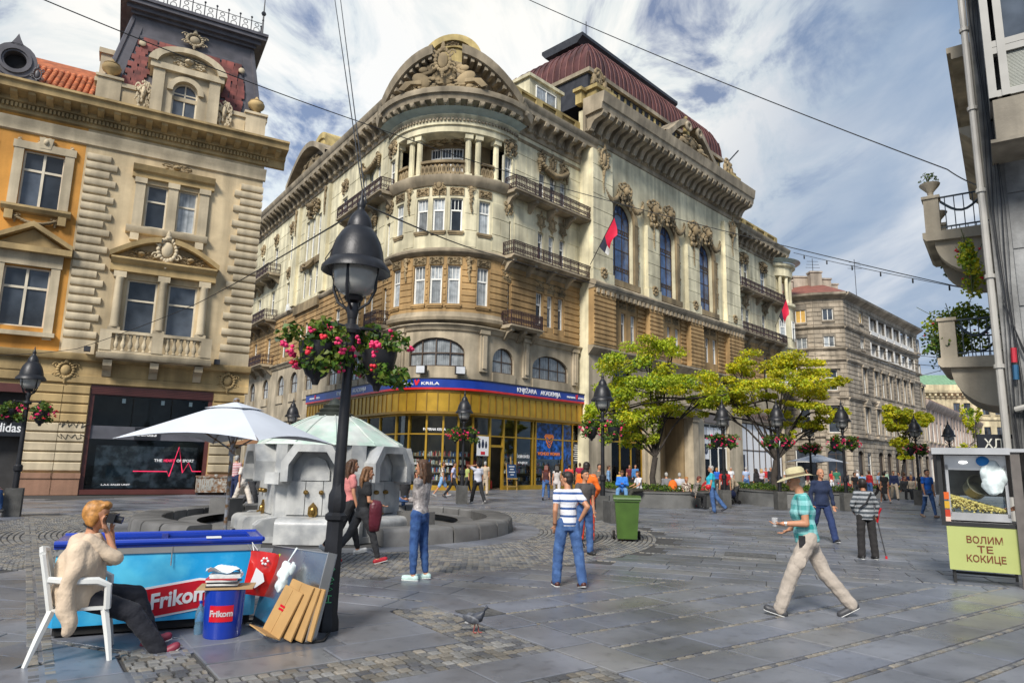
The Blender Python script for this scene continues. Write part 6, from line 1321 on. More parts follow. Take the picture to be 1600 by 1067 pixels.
street_lamp(g2(1220, 796), 'black street lamp beside the trunk of the wide yellow tree', ('left flower basket on the lamp beside the wide yellow tree', 'right flower basket on the lamp beside the wide yellow tree'), .1)
p = at_depth(1268, 745, 38); street_lamp((p.x, p.y, 0), 'black street lamp behind the white parasol down the street', ('left flower basket on the lamp above the white parasol', 'right flower basket on the lamp above the white parasol'), .4)
street_lamp(g2(1324, 798), 'black street lamp between the bald man and the woman with a crutch', ('left red flower basket on the lamp left of the woman with a crutch', 'right red flower basket on the lamp left of the woman with a crutch'), .0)
p = at_depth(1435, 745, 36); street_lamp((p.x, p.y, 0), 'black street lamp behind the man in the blue shirt', ('left faded flower basket on the lamp behind the man in the blue shirt', 'right green flower basket on the lamp behind the man in the blue shirt'), .2)
p = at_depth(1488, 745, 40); street_lamp((p.x, p.y, 0), 'black street lamp seen just above the popcorn cart', None, .2)
p = at_depth(451, 730, 34); street_lamp((p.x, p.y, 0), 'black street lamp half hidden behind the white parasol and fountain', None, .2)
q = MB(); q.box(-.42, .42, -.35, .35, 0, .62); t = OB('bollard_block', q.mesh('bollard_block', [CONC], 0), None, T(3.35, 21.2, 0) @ RZ(.2), None, 'dark concrete block next to the lamp behind the green bin', 'concrete block')
# ================================================================ fountain and its ring wall
def build_fountain():
 MAR = mat('white_marble', (.56, .56, .54), rough=.4, var=.2, scale=1.2, grime=.5, streak=.35, bump=.2, col2=(.36, .37, .375)); VERD = mat('verdigris_sheet', (.46, .58, .50), rough=.55, var=.2, scale=1.5, col2=(.58, .61, .56), streak=.2); BRZ = mat('dark_bronze', (.05, .055, .045), rough=.45, metal=.5, var=.4); BR = mat('worn_brass', (.24, .15, .045), rough=.35, metal=.8, var=.5, scale=9)
 t = thing('fountain', 'white marble drinking fountain with arched niches and green copper roof', 'fountain', (FOUNT.x, FOUNT.y, 0), rad(-88.2)); M = WM[t.name]
 P = lambda n, b, m, MM=None, par=t, sm=35: OB(n, b.mesh(n, m, sm), par, MM)
 def hexa(r, off=0): return [(r / math.cos(PI / 6) * math.cos(PI / 6 + k * PI / 3 + off), r / math.cos(PI / 6) * math.sin(PI / 6 + k * PI / 3 + off)) for k in range(6)]
 b = MB(); b.slab(hexa(1.72), .0, .12); b.slab(hexa(1.5), .1, .5); P('plinth', b, [MAR]); b = MB(); b.slab(hexa(1.38), .48, 1.98); P('body', b, [MAR])
 for k in range(6):                      # raised faces between joints, rounded troughs, hooded niches, taps
  F = M @ RZ(k * PI / 3) @ RZ(PI / 2) @ T(0, -1.38, 0)    # x along the face, -y outwards
  b = MB(); n = 8; prof = [(0, 0), (-.58, 0)] + [(-.58 + .14 * (1 - math.cos(PI / 2 * i / n)) , .36 + .13 * math.sin(PI / 2 * i / n)) for i in range(n + 1)] + [(-.1, .5), (0, .52)]; b.extr(prof, -.62, .62); P('trough', b, [MAR], F)
  b = MB(); b.extr([(0, 0), (-.42, 0), (-.42, .34), (-.3, .44), (0, .5)], .64, .98); P('buttress', b, [MAR], F @ T(.06, .0, 0))
  for x0, x1 in ((-.56, -.19), (-.175, .175), (.19, .56)): b = MB(); b.box(x0, x1, -.05, 0, .54, 1.22); P('panel', b, [MAR], F, sm=0)
  b = MB(); out = [(-.62, 1.22), (-.62, 1.62), (-.38, 1.98), (.38, 1.98), (.62, 1.62), (.62, 1.22)]; inn = [(-.47, 1.22), (-.47, 1.56), (-.29, 1.83), (.29, 1.83), (.47, 1.56), (.47, 1.22)]
  for i in range(5): (xa, za), (xb, zb), (xc, zc), (xd, zd) = out[i], out[i + 1], inn[i + 1], inn[i]; b.add([(xa, -.42, za), (xb, -.42, zb), (xc, -.42, zc), (xd, -.42, zd), (xa, .1, za), (xb, .1, zb), (xc, -.02, zc), (xd, -.02, zd)], [(0, 1, 2, 3), (0, 4, 5, 1), (2, 6, 7, 3)])
  for s in (-1, 1): b.add([(s * .62, -.42, 1.22), (s * .47, -.42, 1.22), (s * .47, 0, 1.22), (s * .62, 0, 1.22)], [(0, 1, 2, 3) if s > 0 else (3, 2, 1, 0)])
  P('hood', b, [MAR], F, sm=0); b = MB(); pts = [(-.3, 1.24), (.3, 1.24), (.3, 1.45), (.2, 1.66), (0, 1.74), (-.2, 1.66), (-.3, 1.45)]; b.prism(pts, -.06, 0); P('niche', b, [MAR], F)
  b = MB(); b.box(-.2, .2, -.32, .1, 1.16, 1.4); P('block', b, [MAR], F @ T(.82, .12, 0) @ RZ(PI / 6), sm=0)
  b = MB(); b.box(-.16, .16, -.1, .4, 1.4, 1.98); P('buttress', b, [MAR], F @ T(.82, .12, 0) @ RZ(PI / 6), sm=0)
  for x in (-.16, .16): b = MB(); b.ell((x, -.1, 1.0), (.055, .07, .05), 8, 6); b.tube([(x, -.05, 1.0), (x, -.16, .98)], .02, 6); P('tap', b, [BR], F)
  b = MB(); b.prism([(0, .42), (.1, .56), (.09, .7), (0, .8), (-.09, .7), (-.1, .56)], -.09, -.05); b.ell((0, -.1, .62), (.06, .05, .08), 8, 6); b.tube([(0, -.1, .58), (0, -.19, .55)], .022, 6); P('spout_mask', b, [BR], F)
 b = MB(); b.lathe([(1.66, 1.985), (1.62, 2.03), (1.3, 2.2), (.95, 2.42), (.6, 2.6), (.36, 2.68)], 12, a0=PI / 12, a1=2 * PI + PI / 12); rf = P('roof', b, [VERD], sm=20); b = MB()
 for k in range(12): a = PI / 12 + k * PI / 6; b.tube([(r * math.cos(a), r * math.sin(a), z + .01) for r, z in ((1.62, 2.03), (1.3, 2.2), (.95, 2.42), (.6, 2.6), (.36, 2.68))], .014, 4)
 P('seam', b, [VERD], par=rf); b = MB(); b.lathe([(.42, 2.66), (.44, 2.72), (.34, 2.76), (.36, 2.82), (.26, 2.86), (.28, 2.92), (.16, 2.96), (.12, 3.02), (.05, 3.08), (0, 3.1)], 20); P('finial', b, [BRZ])
 rg = thing('fountain_ring', 'low curved grey stone bench wall round the marble fountain', 'low wall', (RING.x, RING.y, 0)); GS = mat('grey_ring_stone', (.15, .145, .138), rough=.6, var=.25, scale=2.5, grime=.4, rand=.2, bump=.3)
 a0, a1, n = rad(-64), rad(247), 30
 b = MB(); st = (a1 - a0) / n; b.lathe([(3.95, 0), (RING_R + .02, 0), (RING_R, .27), (RING_R - .04, .32), (RING_R - .08, .335), (3.98, .335), (3.95, .31), (3.95, 0)], 4, a0=.006, a1=st - .006, cap=False); vs = b.v; k = 8; b.f += [tuple(range(k - 1))[::-1], tuple(4 * k + j for j in range(k - 1))]; b.m += [0, 0]; bm_ = b.mesh('kerb_stone', [GS], 40)
 for i in range(n): OB('kerb_stone', bm_, rg, WM[rg.name] @ RZ(a0 + i * st))
 b = MB(); b.lathe([(3.2, 0), (3.6, 0), (3.6, .2), (3.2, .2)], 60, a0=a0, a1=a1, cap=False); OB('inner_step', b.mesh('inner_step', [GS], 40), rg); b = MB(); b.lathe([(0, .004), (3.9, .004)], 40, cap=False); OB('basin_floor', b.mesh('basin_floor', [GS]), rg)
 for a in (-45, 160): b = MB(); b.box(-.3, .3, -.3, .3, 0, .58); OB('pier_stone', b.mesh('pier_stone', [GS], 0), rg, WM[rg.name] @ T(3.45 * math.cos(rad(a)), 3.45 * math.sin(rad(a)), 0) @ RZ(rad(a)))
build_fountain()
# ================================================================ parasols
CANV = mat('white_canvas', (.56, .59, .64), rough=.8, var=.06, scale=2); GREYM = mat('grey_painted_steel', (.32, .33, .35), rough=.4, metal=.5, var=.25, scale=8, col2=(.22, .12, .05))
def parasol(name, label, c, s, ang, z0, z1, m, pole=True, vent=True):
 t = thing(name, label, 'parasol', (c[0], c[1], 0), ang); b = MB(); h = s / 2; n = 8
 def side(k0, k1, f0, f1, zz0, zz1, sag):
  for k in range(4):
   a, e = [(-1, -1), (1, -1), (1, 1), (-1, 1)][k], [(-1, -1), (1, -1), (1, 1), (-1, 1)][(k + 1) % 4]; vs, fs = [], []
   for j in range(5):
    f = f0 + (f1 - f0) * j / 4; z = zz0 + (zz1 - zz0) * j / 4
    for i in range(n + 1): u = i / n; bow = sag * (4 * u * (1 - u)) * (1 - f); vs.append((h * f1 * 0 + h * (1 - f) * (a[0] + (e[0] - a[0]) * u) * (1 - bow * .06), h * (1 - f) * (a[1] + (e[1] - a[1]) * u) * (1 - bow * .06), z + bow * .10))
   for j in range(4):
    for i in range(n): fs.append((j * (n + 1) + i, j * (n + 1) + i + 1, (j + 1) * (n + 1) + i + 1, (j + 1) * (n + 1) + i))
   b.add(vs, fs)
 side(0, 0, 0, .80, z0, z1 - .1, 1.0); cn = OB('canopy', b.mesh('canopy', [m], 30), t); b = MB(); side(0, 0, .72, 1.0, z1 - .115, z1, .4); OB('vent_cap', b.mesh('vent_cap', [m], 30), cn); b = MB()
 for a in ((-1, -1), (1, -1), (1, 1), (-1, 1)): b.tube([(0, 0, z1 - .03), (a[0] * h * .99, a[1] * h * .99, z0 + .0)], .012, 5); b.tube([(0, 0, z0 - .12), (a[0] * h * .45, a[1] * h * .45, z0 + (z1 - z0) * .53)], .012, 5)
 OB('rib', b.mesh('rib', [GREYM]), t); b = MB(); b.tube([(0, 0, 0), (0, 0, z1)], .028, 10); b.tube([(0, 0, z0 - .2), (0, 0, z0 - .08)], .045, 10); b.ell((0, 0, z1 + .02), (.05, .05, .04), 8, 5); OB('pole', b.mesh('pole', [GREYM]), t)
 b = MB(); b.lathe([(.3, 0), (.3, .06), (.06, .08), (.04, .35)], 16); OB('foot', b.mesh('foot', [CONC]), t)
parasol('parasol', 'large square white parasol behind the ice cream freezer', (-4.1, 10.3), 2.2, rad(-12), 1.90, 2.5, CANV)
p = at_depth(1277, 740, 40); parasol('parasol', 'small white parasol far down the street behind the bald man', (p.x, p.y), 2.5, .3, 2.05, 2.55, CANV)
p = at_depth(398, 740, 33); parasol('parasol', 'brown parasol in the side street behind the fountain', (p.x, p.y), 2.6, .3, 2.2, 2.7, mat('brown_canvas', (.22, .11, .05), rough=.8))
# ================================================================ the ice cream stand
def box_bevel(b, x0, x1, y0, y1, z0, z1, e=.02, mi=None):
 for pts, za, zb in (([(x0, y0 + e), (x0 + e, y0), (x1 - e, y0), (x1, y0 + e), (x1, y1 - e), (x1 - e, y1), (x0 + e, y1), (x0, y1 - e)], z0, z1),): b.slab(pts, za, zb, mi)
def build_stand():
 BLUE = mat('cyan_blue_print', (.01, .30, .62), rough=.22, var=.35, scale=.9, col2=(.10, .52, .75), coat=.4); NAVY = mat('royal_blue_plastic', (.008, .04, .36), rough=.25, coat=.4, var=.1); STEEL = mat('brushed_steel', (.46, .45, .43), rough=.35, metal=.7, var=.15); RED = mat('red_print', (.55, .008, .02), rough=.3, var=.05); WHT = mat('white_print', (.82, .82, .82), rough=.4, var=0); GL = glass_clear('freezer_glass')
 F = frame((-4.22, 6.69), (1.57, .74)); L = 1.80; D = .66
 t = thing('ice_cream_freezer', 'bright blue chest freezer with sliding glass lids and a red logo', 'freezer', M=F); P = lambda n, b, m, MM=None, par=t, sm=30: OB(n, b.mesh(n, m, sm), par, MM if MM is not None else None)
 b = MB(); box_bevel(b, 0, L, 0, D, .1, .74, .04); P('body', b, [BLUE]); b = MB(); box_bevel(b, .04, L - .04, .04, D - .04, .02, .1); P('plinth', b, [BLACKI]); b = MB(); box_bevel(b, -.015, L + .015, -.015, D + .015, .742, .80, .04); P('steel_band', b, [STEEL]); b = MB()
 for x0, x1, y0, y1 in ((-.02, L + .02, -.02, .07), (-.02, L + .02, D - .07, D + .02), (-.02, .09, .07, D - .07), (L - .09, L + .02, .07, D - .07), (L / 2 - .03, L / 2 + .03, .07, D - .07)): b.box(x0, x1, y0, y1, .802, .87)
 b.tube([(-.02, -.02, .85), (L + .02, -.02, .85)], .028, 8); b.tube([(L + .02, -.02, .85), (L + .02, D + .02, .85)], .028, 8); b.tube([(-.02, D + .02, .86), (L + .02, D + .02, .86)], .025, 8); P('lid_frame', b, [NAVY]); b = MB(); b.box(.09, L / 2 - .03, .07, D - .07, .835, .842); b.box(L / 2 + .03, L - .09, .07, D - .07, .835, .842); P('lid_glass', b, [GL], sm=0)
 b = MB(); b.box(.1, L - .1, .08, D - .08, .803, .806); P('tub', b, [mat('freezer_tub', (.25, .2, .16), rough=.6, var=.7, scale=9, col2=(.5, .45, .4))]); b = MB(); b.prism([(1.12, .42), (1.15, .12), (1.3, .1), (1.3, .42)], 0, .001); 
 lg = MB(); lg.prism([(-.31, -.15), (.27, -.15), (.31, -.06), (.31, .12), (.2, .15), (-.31, .15)], -.008, 0); LF = F @ T(1.08, -.003, .31) @ Matrix.Rotation(-.14, 4, 'Y'); lo = P('logo', lg, [WHT], LF); lg = MB(); lg.prism([(-.29, -.13), (.26, -.13), (.29, -.05), (.29, .11), (.19, .13), (-.29, .13)], -.014, -.008); P('logo_field', lg, [RED], LF, lo); lettering('Frikom', .2, WHT, lo, LF @ T(0, -.018, 0), .004, .006, shear=.15, width=.52)
 b = MB(); b.tube([(.98, -.02, .80), (.98, -.03, .62)], .006, 4); b.tube([(1.68, -.02, .80), (1.72, -.04, .74)], .006, 4); P('hook', b, [STEEL]); b = MB(); b.box(1.28, 1.42, -.05, .03, .872, .885); OB('paper_slip', b.mesh('paper_slip', [WHT]), None, F, None, 'small white paper slip on the front edge of the freezer', 'paper')
 for x in (.15, L - .15): b = MB(); b.lathe([(.0, 0), (.04, 0), (.04, .03), (0, .03)], 10, (x, .1, 0)); P('castor', b, [BLACKI])
 B = T(-2.72, 6.98, 0) @ RZ(.25); t = thing('blue_barrel', 'round blue bin with red logo label beside the freezer', 'bin', M=B); b = MB(); b.lathe([(.165, 0), (.172, .02), (.185, .4), (.19, .44), (.17, .44), (.16, .03), (0, .03)], 28); OB('body', b.mesh('body', [NAVY], 50), t); b = MB()
 for k in range(11):
  a0, a1 = -2.18 + k * .11, -2.07 + k * .11; b.add([(.1835 * math.cos(a), .1835 * math.sin(a), z) for a, z in ((a0, .16), (a1, .165), (a1, .31), (a0, .305))], [(0, 1, 2, 3)])
 lb = OB('label', b.mesh('label', [RED], 60), t); me = text_mesh('Frikom', .075, .002, .003)
 for v in me.vertices: a = -PI / 2 + .0 + v.co.x / .186; v.co = (.188 * math.cos(a), .188 * math.sin(a), v.co.z + .235)
 me.materials.append(WHT); OB('lettering', me, lb)
 t = OB('board', (lambda b: (b.box(-.24, .26, -.16, .16, .447, .458), b.mesh('board', [mat('plywood', (.42, .27, .12), rough=.7)]))[1])(MB()), None, B, None, 'thin wooden board laid on the blue bin', 'board'); r = random.Random(3)
 MG = [mat('magazine_%s' % n, c, rough=.35, var=.25, scale=12) for n, c in (('black', (.03, .03, .035)), ('white', (.7, .7, .68)), ('red', (.45, .05, .05)), ('blue', (.15, .3, .5)))]
 for k in range(7): b = MB(); h = .016; b.box(-.14, .14, -.1, .1, 0, h); b.box(-.138, .142, -.098, .098, h * .2, h * .8); OB('magazine', b.mesh('magazine', [MG[(0, 1, 0, 1, 2, 1, 1)[k]]]), None, B @ T(-.02 + r.uniform(-.02, .02), 0, .459 + k * .0165) @ RZ(r.uniform(-.12, .12)), None, 'magazine in the stack on the blue bin, cover %s' % ('black, lowest', 'white, second lowest', 'black, third lowest', 'white, middle', 'red', 'white, just above the red one', 'white, topmost')[k], 'magazine', 'magazines stacked on the blue bin')
 b = MB(); n = 8
 for i in range(n + 1):
  for j in range(n + 1): x, y = i / n - .5, j / n - .5; b.v.append((x * .3, y * .2, .03 * math.sin(7 * x + 5 * y) + .03 - .12 * max(0, abs(x) - .38)))
 b.f = [(i * 9 + j, i * 9 + 9 + j, i * 9 + 10 + j, i * 9 + j + 1) for i in range(n) for j in range(n)]; b.m = [0] * len(b.f); OB('plastic_bag', b.mesh('plastic_bag', [mat('thin_white_plastic', (.7, .76, .8), rough=.3, var=.2, scale=12)], 60), None, B @ T(-.03, 0, .585), None, 'crumpled whitish plastic bag on top of the magazines', 'plastic bag')
 b = MB(); b.lathe([(.0, 0), (.042, 0), (.045, .02), (.045, .08), (.04, .1), (.045, .12), (.045, .19), (.03, .24), (.014, .27), (.014, .29)], 14); t = thing('water_bottle', 'clear blue plastic water bottle standing left of the blue bin', 'bottle', (-2.96, 7.02, 0)); OB('body', b.mesh('body', [mat('bottle_plastic', (.35, .6, .8), rough=.1, trans=.75, var=.1)], 60), t); b = MB(); b.lathe([(.017, .285), (.017, .31), (0, .31)], 10); OB('cap', b.mesh('cap', [NAVY]), t)
 b = MB(); n = 7
 for i in range(n + 1):
  for j in range(n + 1): x, z = i / n, j / n; b.v.append((.30 * x - .06 * (1 - z), -.05 - .05 * math.sin(PI * x) * math.sin(PI * z * .9) + .015 * math.sin(9 * x + 4 * z), .30 + .42 * z - .05 * x))
 o = len(b.v); b.v += [(x, y + .03 + .05, z) for x, y, z in b.v]
 b.f = [(i * 8 + j, i * 8 + 8 + j, i * 8 + 9 + j, i * 8 + j + 1) for i in range(n) for j in range(n)]; b.f += [tuple(o + k for k in f[::-1]) for f in b.f]; b.m = [0] * len(b.f); bg = thing('shopping_bag', 'red and white glossy carrier bag hung on the freezer corner', 'bag', M=F @ T(1.72, -.02, .02)); OB('body', b.mesh('body', [mat('red_bag_print', (.62, .02, .015), rough=.2, var=.25, scale=7, coat=.5)], 60), bg); b = MB(); b.prism([(.0, .40), (.05, .36), (.14, .42), (.12, .50), (.05, .56), (.03, .49)], -.112, -.104); [b.ell((.13 + .03 * math.cos(k), -.108, .62 + .03 * math.sin(k)), (.013, .006, .013), 6, 4) for k in range(6)]; OB('print', b.mesh('print', [WHT], 60), bg); b = MB(); b.box(.27, .30, -.06, .05, .29, .68); OB('side', b.mesh('side', [mat('lime_bag_edge', (.45, .6, .04), rough=.3)]), bg)
 b = MB(); b.tube([(.02, -.03, .72), (.0, -.02, .8), (.06, -.02, .72)], .006, 5); OB('handle', b.mesh('handle', [WHT]), bg)
 F2 = frame((-2.60, 7.42), (.80, -.60)); Tm = F2 @ Matrix.Rotation(-.25, 4, 'X'); W = 1.02; t = thing('steel_tray', 'shiny bent stainless steel tray leaning against the lamp base', 'metal tray', M=Tm); MIR = mat('scuffed_stainless', (.50, .51, .52), rough=.22, metal=.95, var=.25, scale=1.6, rvar=.12, bump=.15, bscale=3); b = MB(); b.box(0, W, 0, .012, 0, .80); OB('plate', b.mesh('plate', [MIR], 0), t); b = MB(); b.box(W - .012, W, -.10, 0, 0, .8); OB('rim', b.mesh('rim', [STEEL], 0), t); b = MB(); b.box(0, W - .012, -.07, 0, 0, .012); OB('rim', b.mesh('rim', [STEEL], 0), t); b = MB(); b.box(0, W - .012, -.02, 0, .79, .80); OB('rim', b.mesh('rim', [STEEL], 0), t)
 CB = mat('cardboard', (.42, .25, .095), rough=.85, var=.12, scale=6)
 for k in range(4):
  b = MB(); w, h = (.30, .36, .40, .42)[k], (.44, .50, .48, .46)[k]; b.box(0, w, 0, .012, 0, h); b.box(0, w * .47, -.004, 0, h * .02, h * .98); b.box(w * .53, w, -.004, 0, h * .02, h * .98); t = OB('cardboard_box', b.mesh('cardboard_box', [CB], 0), None, Tm @ T(.50 + .05 * k, -.22 + .045 * k, .02) @ Matrix.Rotation(.12 - .28 + .05 * k, 4, 'X') @ Matrix.Rotation(.18 - .05 * k, 4, 'Y'), None, 'flattened brown carton on the steel tray, %s of the four' % ('frontmost', 'second from the front', 'third from the front', 'rearmost')[k], 'cardboard', 'flattened cartons leaning on the steel tray')
  if k == 0: b = MB(); [b.box(.08, .16, -.008, -.005, z, z + .02) for z in (.22, .25)]; OB('print', b.mesh('print', [RED]), t); b = MB(); b.box(0, .3, -.16, 0, 0, .01); OB('flap', b.mesh('flap', [CB]), t)
 b = MB(); b.ell((.42, -.1, .52), (.075, .04, .16), 24, 20); b.tube([(.42, -.08, .66), (.43, -.03, .8)], .008, 5); b.ell((.50, -.07, .60), (.03, .03, .06), 12, 10); m = b.mesh('plastic_bag', [mat('white_plastic_film', (.68, .76, .76), rough=.25, var=.2, scale=14)], 60)
 for v in m.vertices: v.co += Vector((0, 0, 0)) + noise.noise_vector(v.co * 12) * .03 + noise.noise_vector(v.co * 40) * .008
 OB('plastic_bag', m, None, Tm, None, 'white plastic bag hanging from the top edge of the steel tray', 'plastic bag')
 b = MB(); c = [gp(px, py) for px, py in ((372, 972), (395, 972), (420, 976), (440, 986), (455, 1001), (480, 1006), (505, 1003), (518, 985))]; pts = []
 for i in range(len(c) - 1):
  for k in range(4): pts.append(tuple(c[i].lerp(c[i + 1], k / 4) + Vector((0, 0, .014))))
 b.tube(pts, .012, 6); OB('power_cable', b.mesh('power_cable', [BLACKI], 60), None, None, None, 'black power cable running from the freezer to the lamp base', 'cable')
 WP = mat('white_garden_plastic', (.68, .68, .65), rough=.4, var=.06); c = thing('plastic_chair', 'white plastic garden chair the photographing woman sits on', 'chair', (-3.66, 6.22, 0), rad(-62)); PC = lambda n, b: OB(n, b.mesh(n, [WP], 40), c)
 b = MB(); b.slab([(-.21, -.2), (-.23, .2), (-.18, .23), (.18, .23), (.23, .2), (.21, -.2)], .40, .425); PC('seat', b)
 for s in (-1, 1):
  b = MB(); b.tube([(s * .20, .19, .41), (s * .245, .235, .2), (s * .27, .27, 0)], [.034, .03, .022], 6); PC('leg', b); b = MB(); b.tube([(s * .19, -.19, .41), (s * .225, -.26, .2), (s * .25, -.32, 0)], [.034, .03, .022], 6); PC('leg', b)
  b = MB(); b.tube([(s * .215, -.235, .66), (s * .255, -.1, .645), (s * .265, .12, .64), (s * .26, .2, .60), (s * .24, .21, .41)], [.026, .03, .032, .03, .028], 6); PC('armrest', b)
  b = MB(); b.tube([(s * .19, -.2, .41), (s * .205, -.25, .65), (s * .19, -.30, .86)], [.028, .026, .024], 6); PC('back_post', b)
 b = MB(); b.tube([(-.19, -.3, .86), (0, -.325, .885), (.19, -.3, .86)], .026, 6); PC('top_rail', b); b = MB(); b.tube([(-.2, -.23, .55), (0, -.255, .55), (.2, -.23, .55)], .016, 5); PC('back_rail', b)
 for k in range(7): x = -.15 + k * .05; b = MB(); b.tube([(x * .95, -.215, .43), (x, -.262, .62), (x, -.315, .87)], .013, 5); PC('back_slat', b)
 b = MB(); b.box(-.2, .2, -.2, -.18, .36, .4); b.box(-.2, .2, .19, .21, .36, .4); PC('apron', b)
build_stand()
# ================================================================ popcorn cart
def build_cart():
 F = frame((6.90, 11.15), (.70, -.42)); ST = mat('brown_grey_steel', (.17, .15, .135), rough=.45, metal=.5, var=.2, scale=5); BLK = mat('black_steel', (.018, .018, .018), rough=.45); LIME = mat('lime_yellow_panel', (.40, .44, .15), rough=.45, var=.05); BRN = mat('brown_letters', (.16, .035, .01), rough=.5, var=0); AL = mat('light_aluminium', (.52, .52, .52), rough=.35, metal=.6)
 t = thing('popcorn_cart', 'popcorn cart with glass case and lime yellow sign panel', 'food cart', M=F); P = lambda n, b, m, par=t, sm=30: OB(n, b.mesh(n, m, sm), par)
 b = MB(); b.box(.0, .92, -.02, .0, .20, .86); pn = P('sign_panel', b, [LIME], sm=0)
 for s, z, w in (('ВОЛИМ', .66, .46), ('ТЕ', .52, .20), ('КОКИЦЕ', .38, .5)): lettering(s, .14, BRN, pn, F @ T(.48, -.026, z), .003, .0015, width=w)
 for x, y in ((.06, .06), (.06, .75), (.9, .75)): b = MB(); b.box(x - .02, x + .02, y - .02, y + .02, 0, .3); P('leg', b, [BLK])
 b = MB(); b.box(.04, .9, .72, .74, .06, .1); b.box(.04, .08, .05, .74, .06, .1); P('stretcher', b, [BLK]); b = MB(); b.box(-.05, 1.2, -.03, .95, .86, .92); P('counter', b, [BLK]); b = MB(); b.box(-.06, -.0, -.04, .02, .86, 2.0); P('post', b, [BLK]); b = MB(); b.box(.90, 1.02, -.1, -.02, .0, 2.02); P('post', b, [ST]); b = MB(); b.box(1.25, 1.31, .9, .96, 0, 2.0); b.box(-.05, -.0, .9, .95, .86, 2.0); P('post', b, [BLK]); b = MB(); b.box(-.12, 2.6, -.14, 1.05, 2.0, 2.05); b.box(-.12, .9, -.16, -.14, 1.96, 2.06); P('roof', b, [AL])
 b = MB(); b.box(-.1, 2.6, 1.0, 1.04, 1.3, 2.0); P('back_board', b, [ST])
 for x0, x1, y0, y1 in ((.08, .82, .16, .17), (.08, .09, .17, .6), (.81, .82, .17, .6)): b = MB(); b.box(x0, x1, y0, y1, 1.06, 1.72); P('case_glass', b, [glass_clear('freezer_glass')], sm=0)
 b = MB()
 for x, y in ((.05, .13), (.82, .13), (.05, .6), (.82, .6)): b.box(x, x + .04, y, y + .04, 1.0, 1.8)
 b.box(.05, .86, .13, .64, 1.72, 1.95); b.box(.05, .86, .13, .64, .94, 1.06); P('case_frame', b, [AL]); b = MB()
 for x in (.3, .55): b.ell((x, .12, 1.84), (.06, .01, .02), 8, 5)
 P('case_lamp', b, [mat('lamp_white', (.9, .9, .85), emit=1.5, var=0)]); b = MB(); b.lathe([(.0, 0), (.16, .0), (.17, .18), (.18, .2), (.16, .2), (.15, .02), (0, .02)], 20); k = OB('kettle', b.mesh('kettle', [mat('old_kettle_steel', (.30, .27, .2), rough=.35, metal=.8, var=.4)], 40), t, F @ T(.42, .42, 1.4) @ Matrix.Rotation(1.0, 4, 'X') @ Matrix.Rotation(.4, 4, 'Y'))
 r = random.Random(8); b = MB()
 for i in range(1100): x = r.uniform(.1, .8); y = r.uniform(.19, .58); h = .04 + .22 * max(0, 1 - (x - .1) / .75); b.ell((x, y, 1.06 + h * r.random() ** .4), r.uniform(.012, .02), 5, 4)
 P('popcorn', b, [mat('popcorn', (.75, .55, .18), rough=.7, var=.3, scale=25)]).__setitem__('kind', 'stuff')
 b = MB()
 b.ell((.68, .1, 1.6), (.17, .06, .26), 20, 16); m = b.mesh('plastic_bag', [_MATS['white_plastic_film']], 60)
 for v in m.vertices: v.co += noise.noise_vector(v.co * 8) * .05 + noise.noise_vector(v.co * 22) * .015
 OB('plastic_bag', m, None, F, None, 'white bag hanging at the top corner of the popcorn case', 'plastic bag'); b = MB(); b.ell((.56, .09, 1.86), (.09, .04, .08), 8, 6); OB('cloth', b.mesh('cloth', [mat('blue_cloth', (.02, .2, .55), rough=.7)], 60), None, F, None, 'blue cloth tucked above the popcorn case', 'cloth')
 for z, c, n in ((1.32, (.65, .12, .02), 'orange'), (1.18, (.6, .35, .03), 'yellow'), (1.05, (.5, .05, .02), 'red'), (.94, (.7, .5, .4), 'pink')): b = MB(); b.box(.0, .07, .05, .1, z - .06, z + .05); OB('snack_packet', b.mesh('snack_packet', [mat(n + '_packet', c, rough=.3)]), None, F, None, '%s snack packet hanging inside the left post of the cart' % n, 'snack packet', 'snack packets on the popcorn cart')
 b = MB(); b.lathe([(.1, 0), (.14, .25), (.13, .25), (.09, .02)], 14); OB('wicker_basket', b.mesh('wicker_basket', [mat('wicker', (.5, .3, .08), rough=.8)]), None, F @ T(1.22, -.05, .35), None, 'wicker basket low behind the steel post of the cart', 'basket'); b = MB(); b.box(1.05, 1.5, -.1, .3, .28, .345); OB('crate', b.mesh('crate', [ST]), t)
 b = MB(); b.ell((1.2, -.05, .62), (.06, .06, .06), 8, 6); b.ell((1.27, -.02, .61), (.05, .05, .05), 8, 6); OB('red_fruit', b.mesh('red_fruit', [RED_] if 0 else [_MATS['red_print']]), None, F, None, 'red fruit in the wicker basket by the cart', 'fruit')
build_cart()
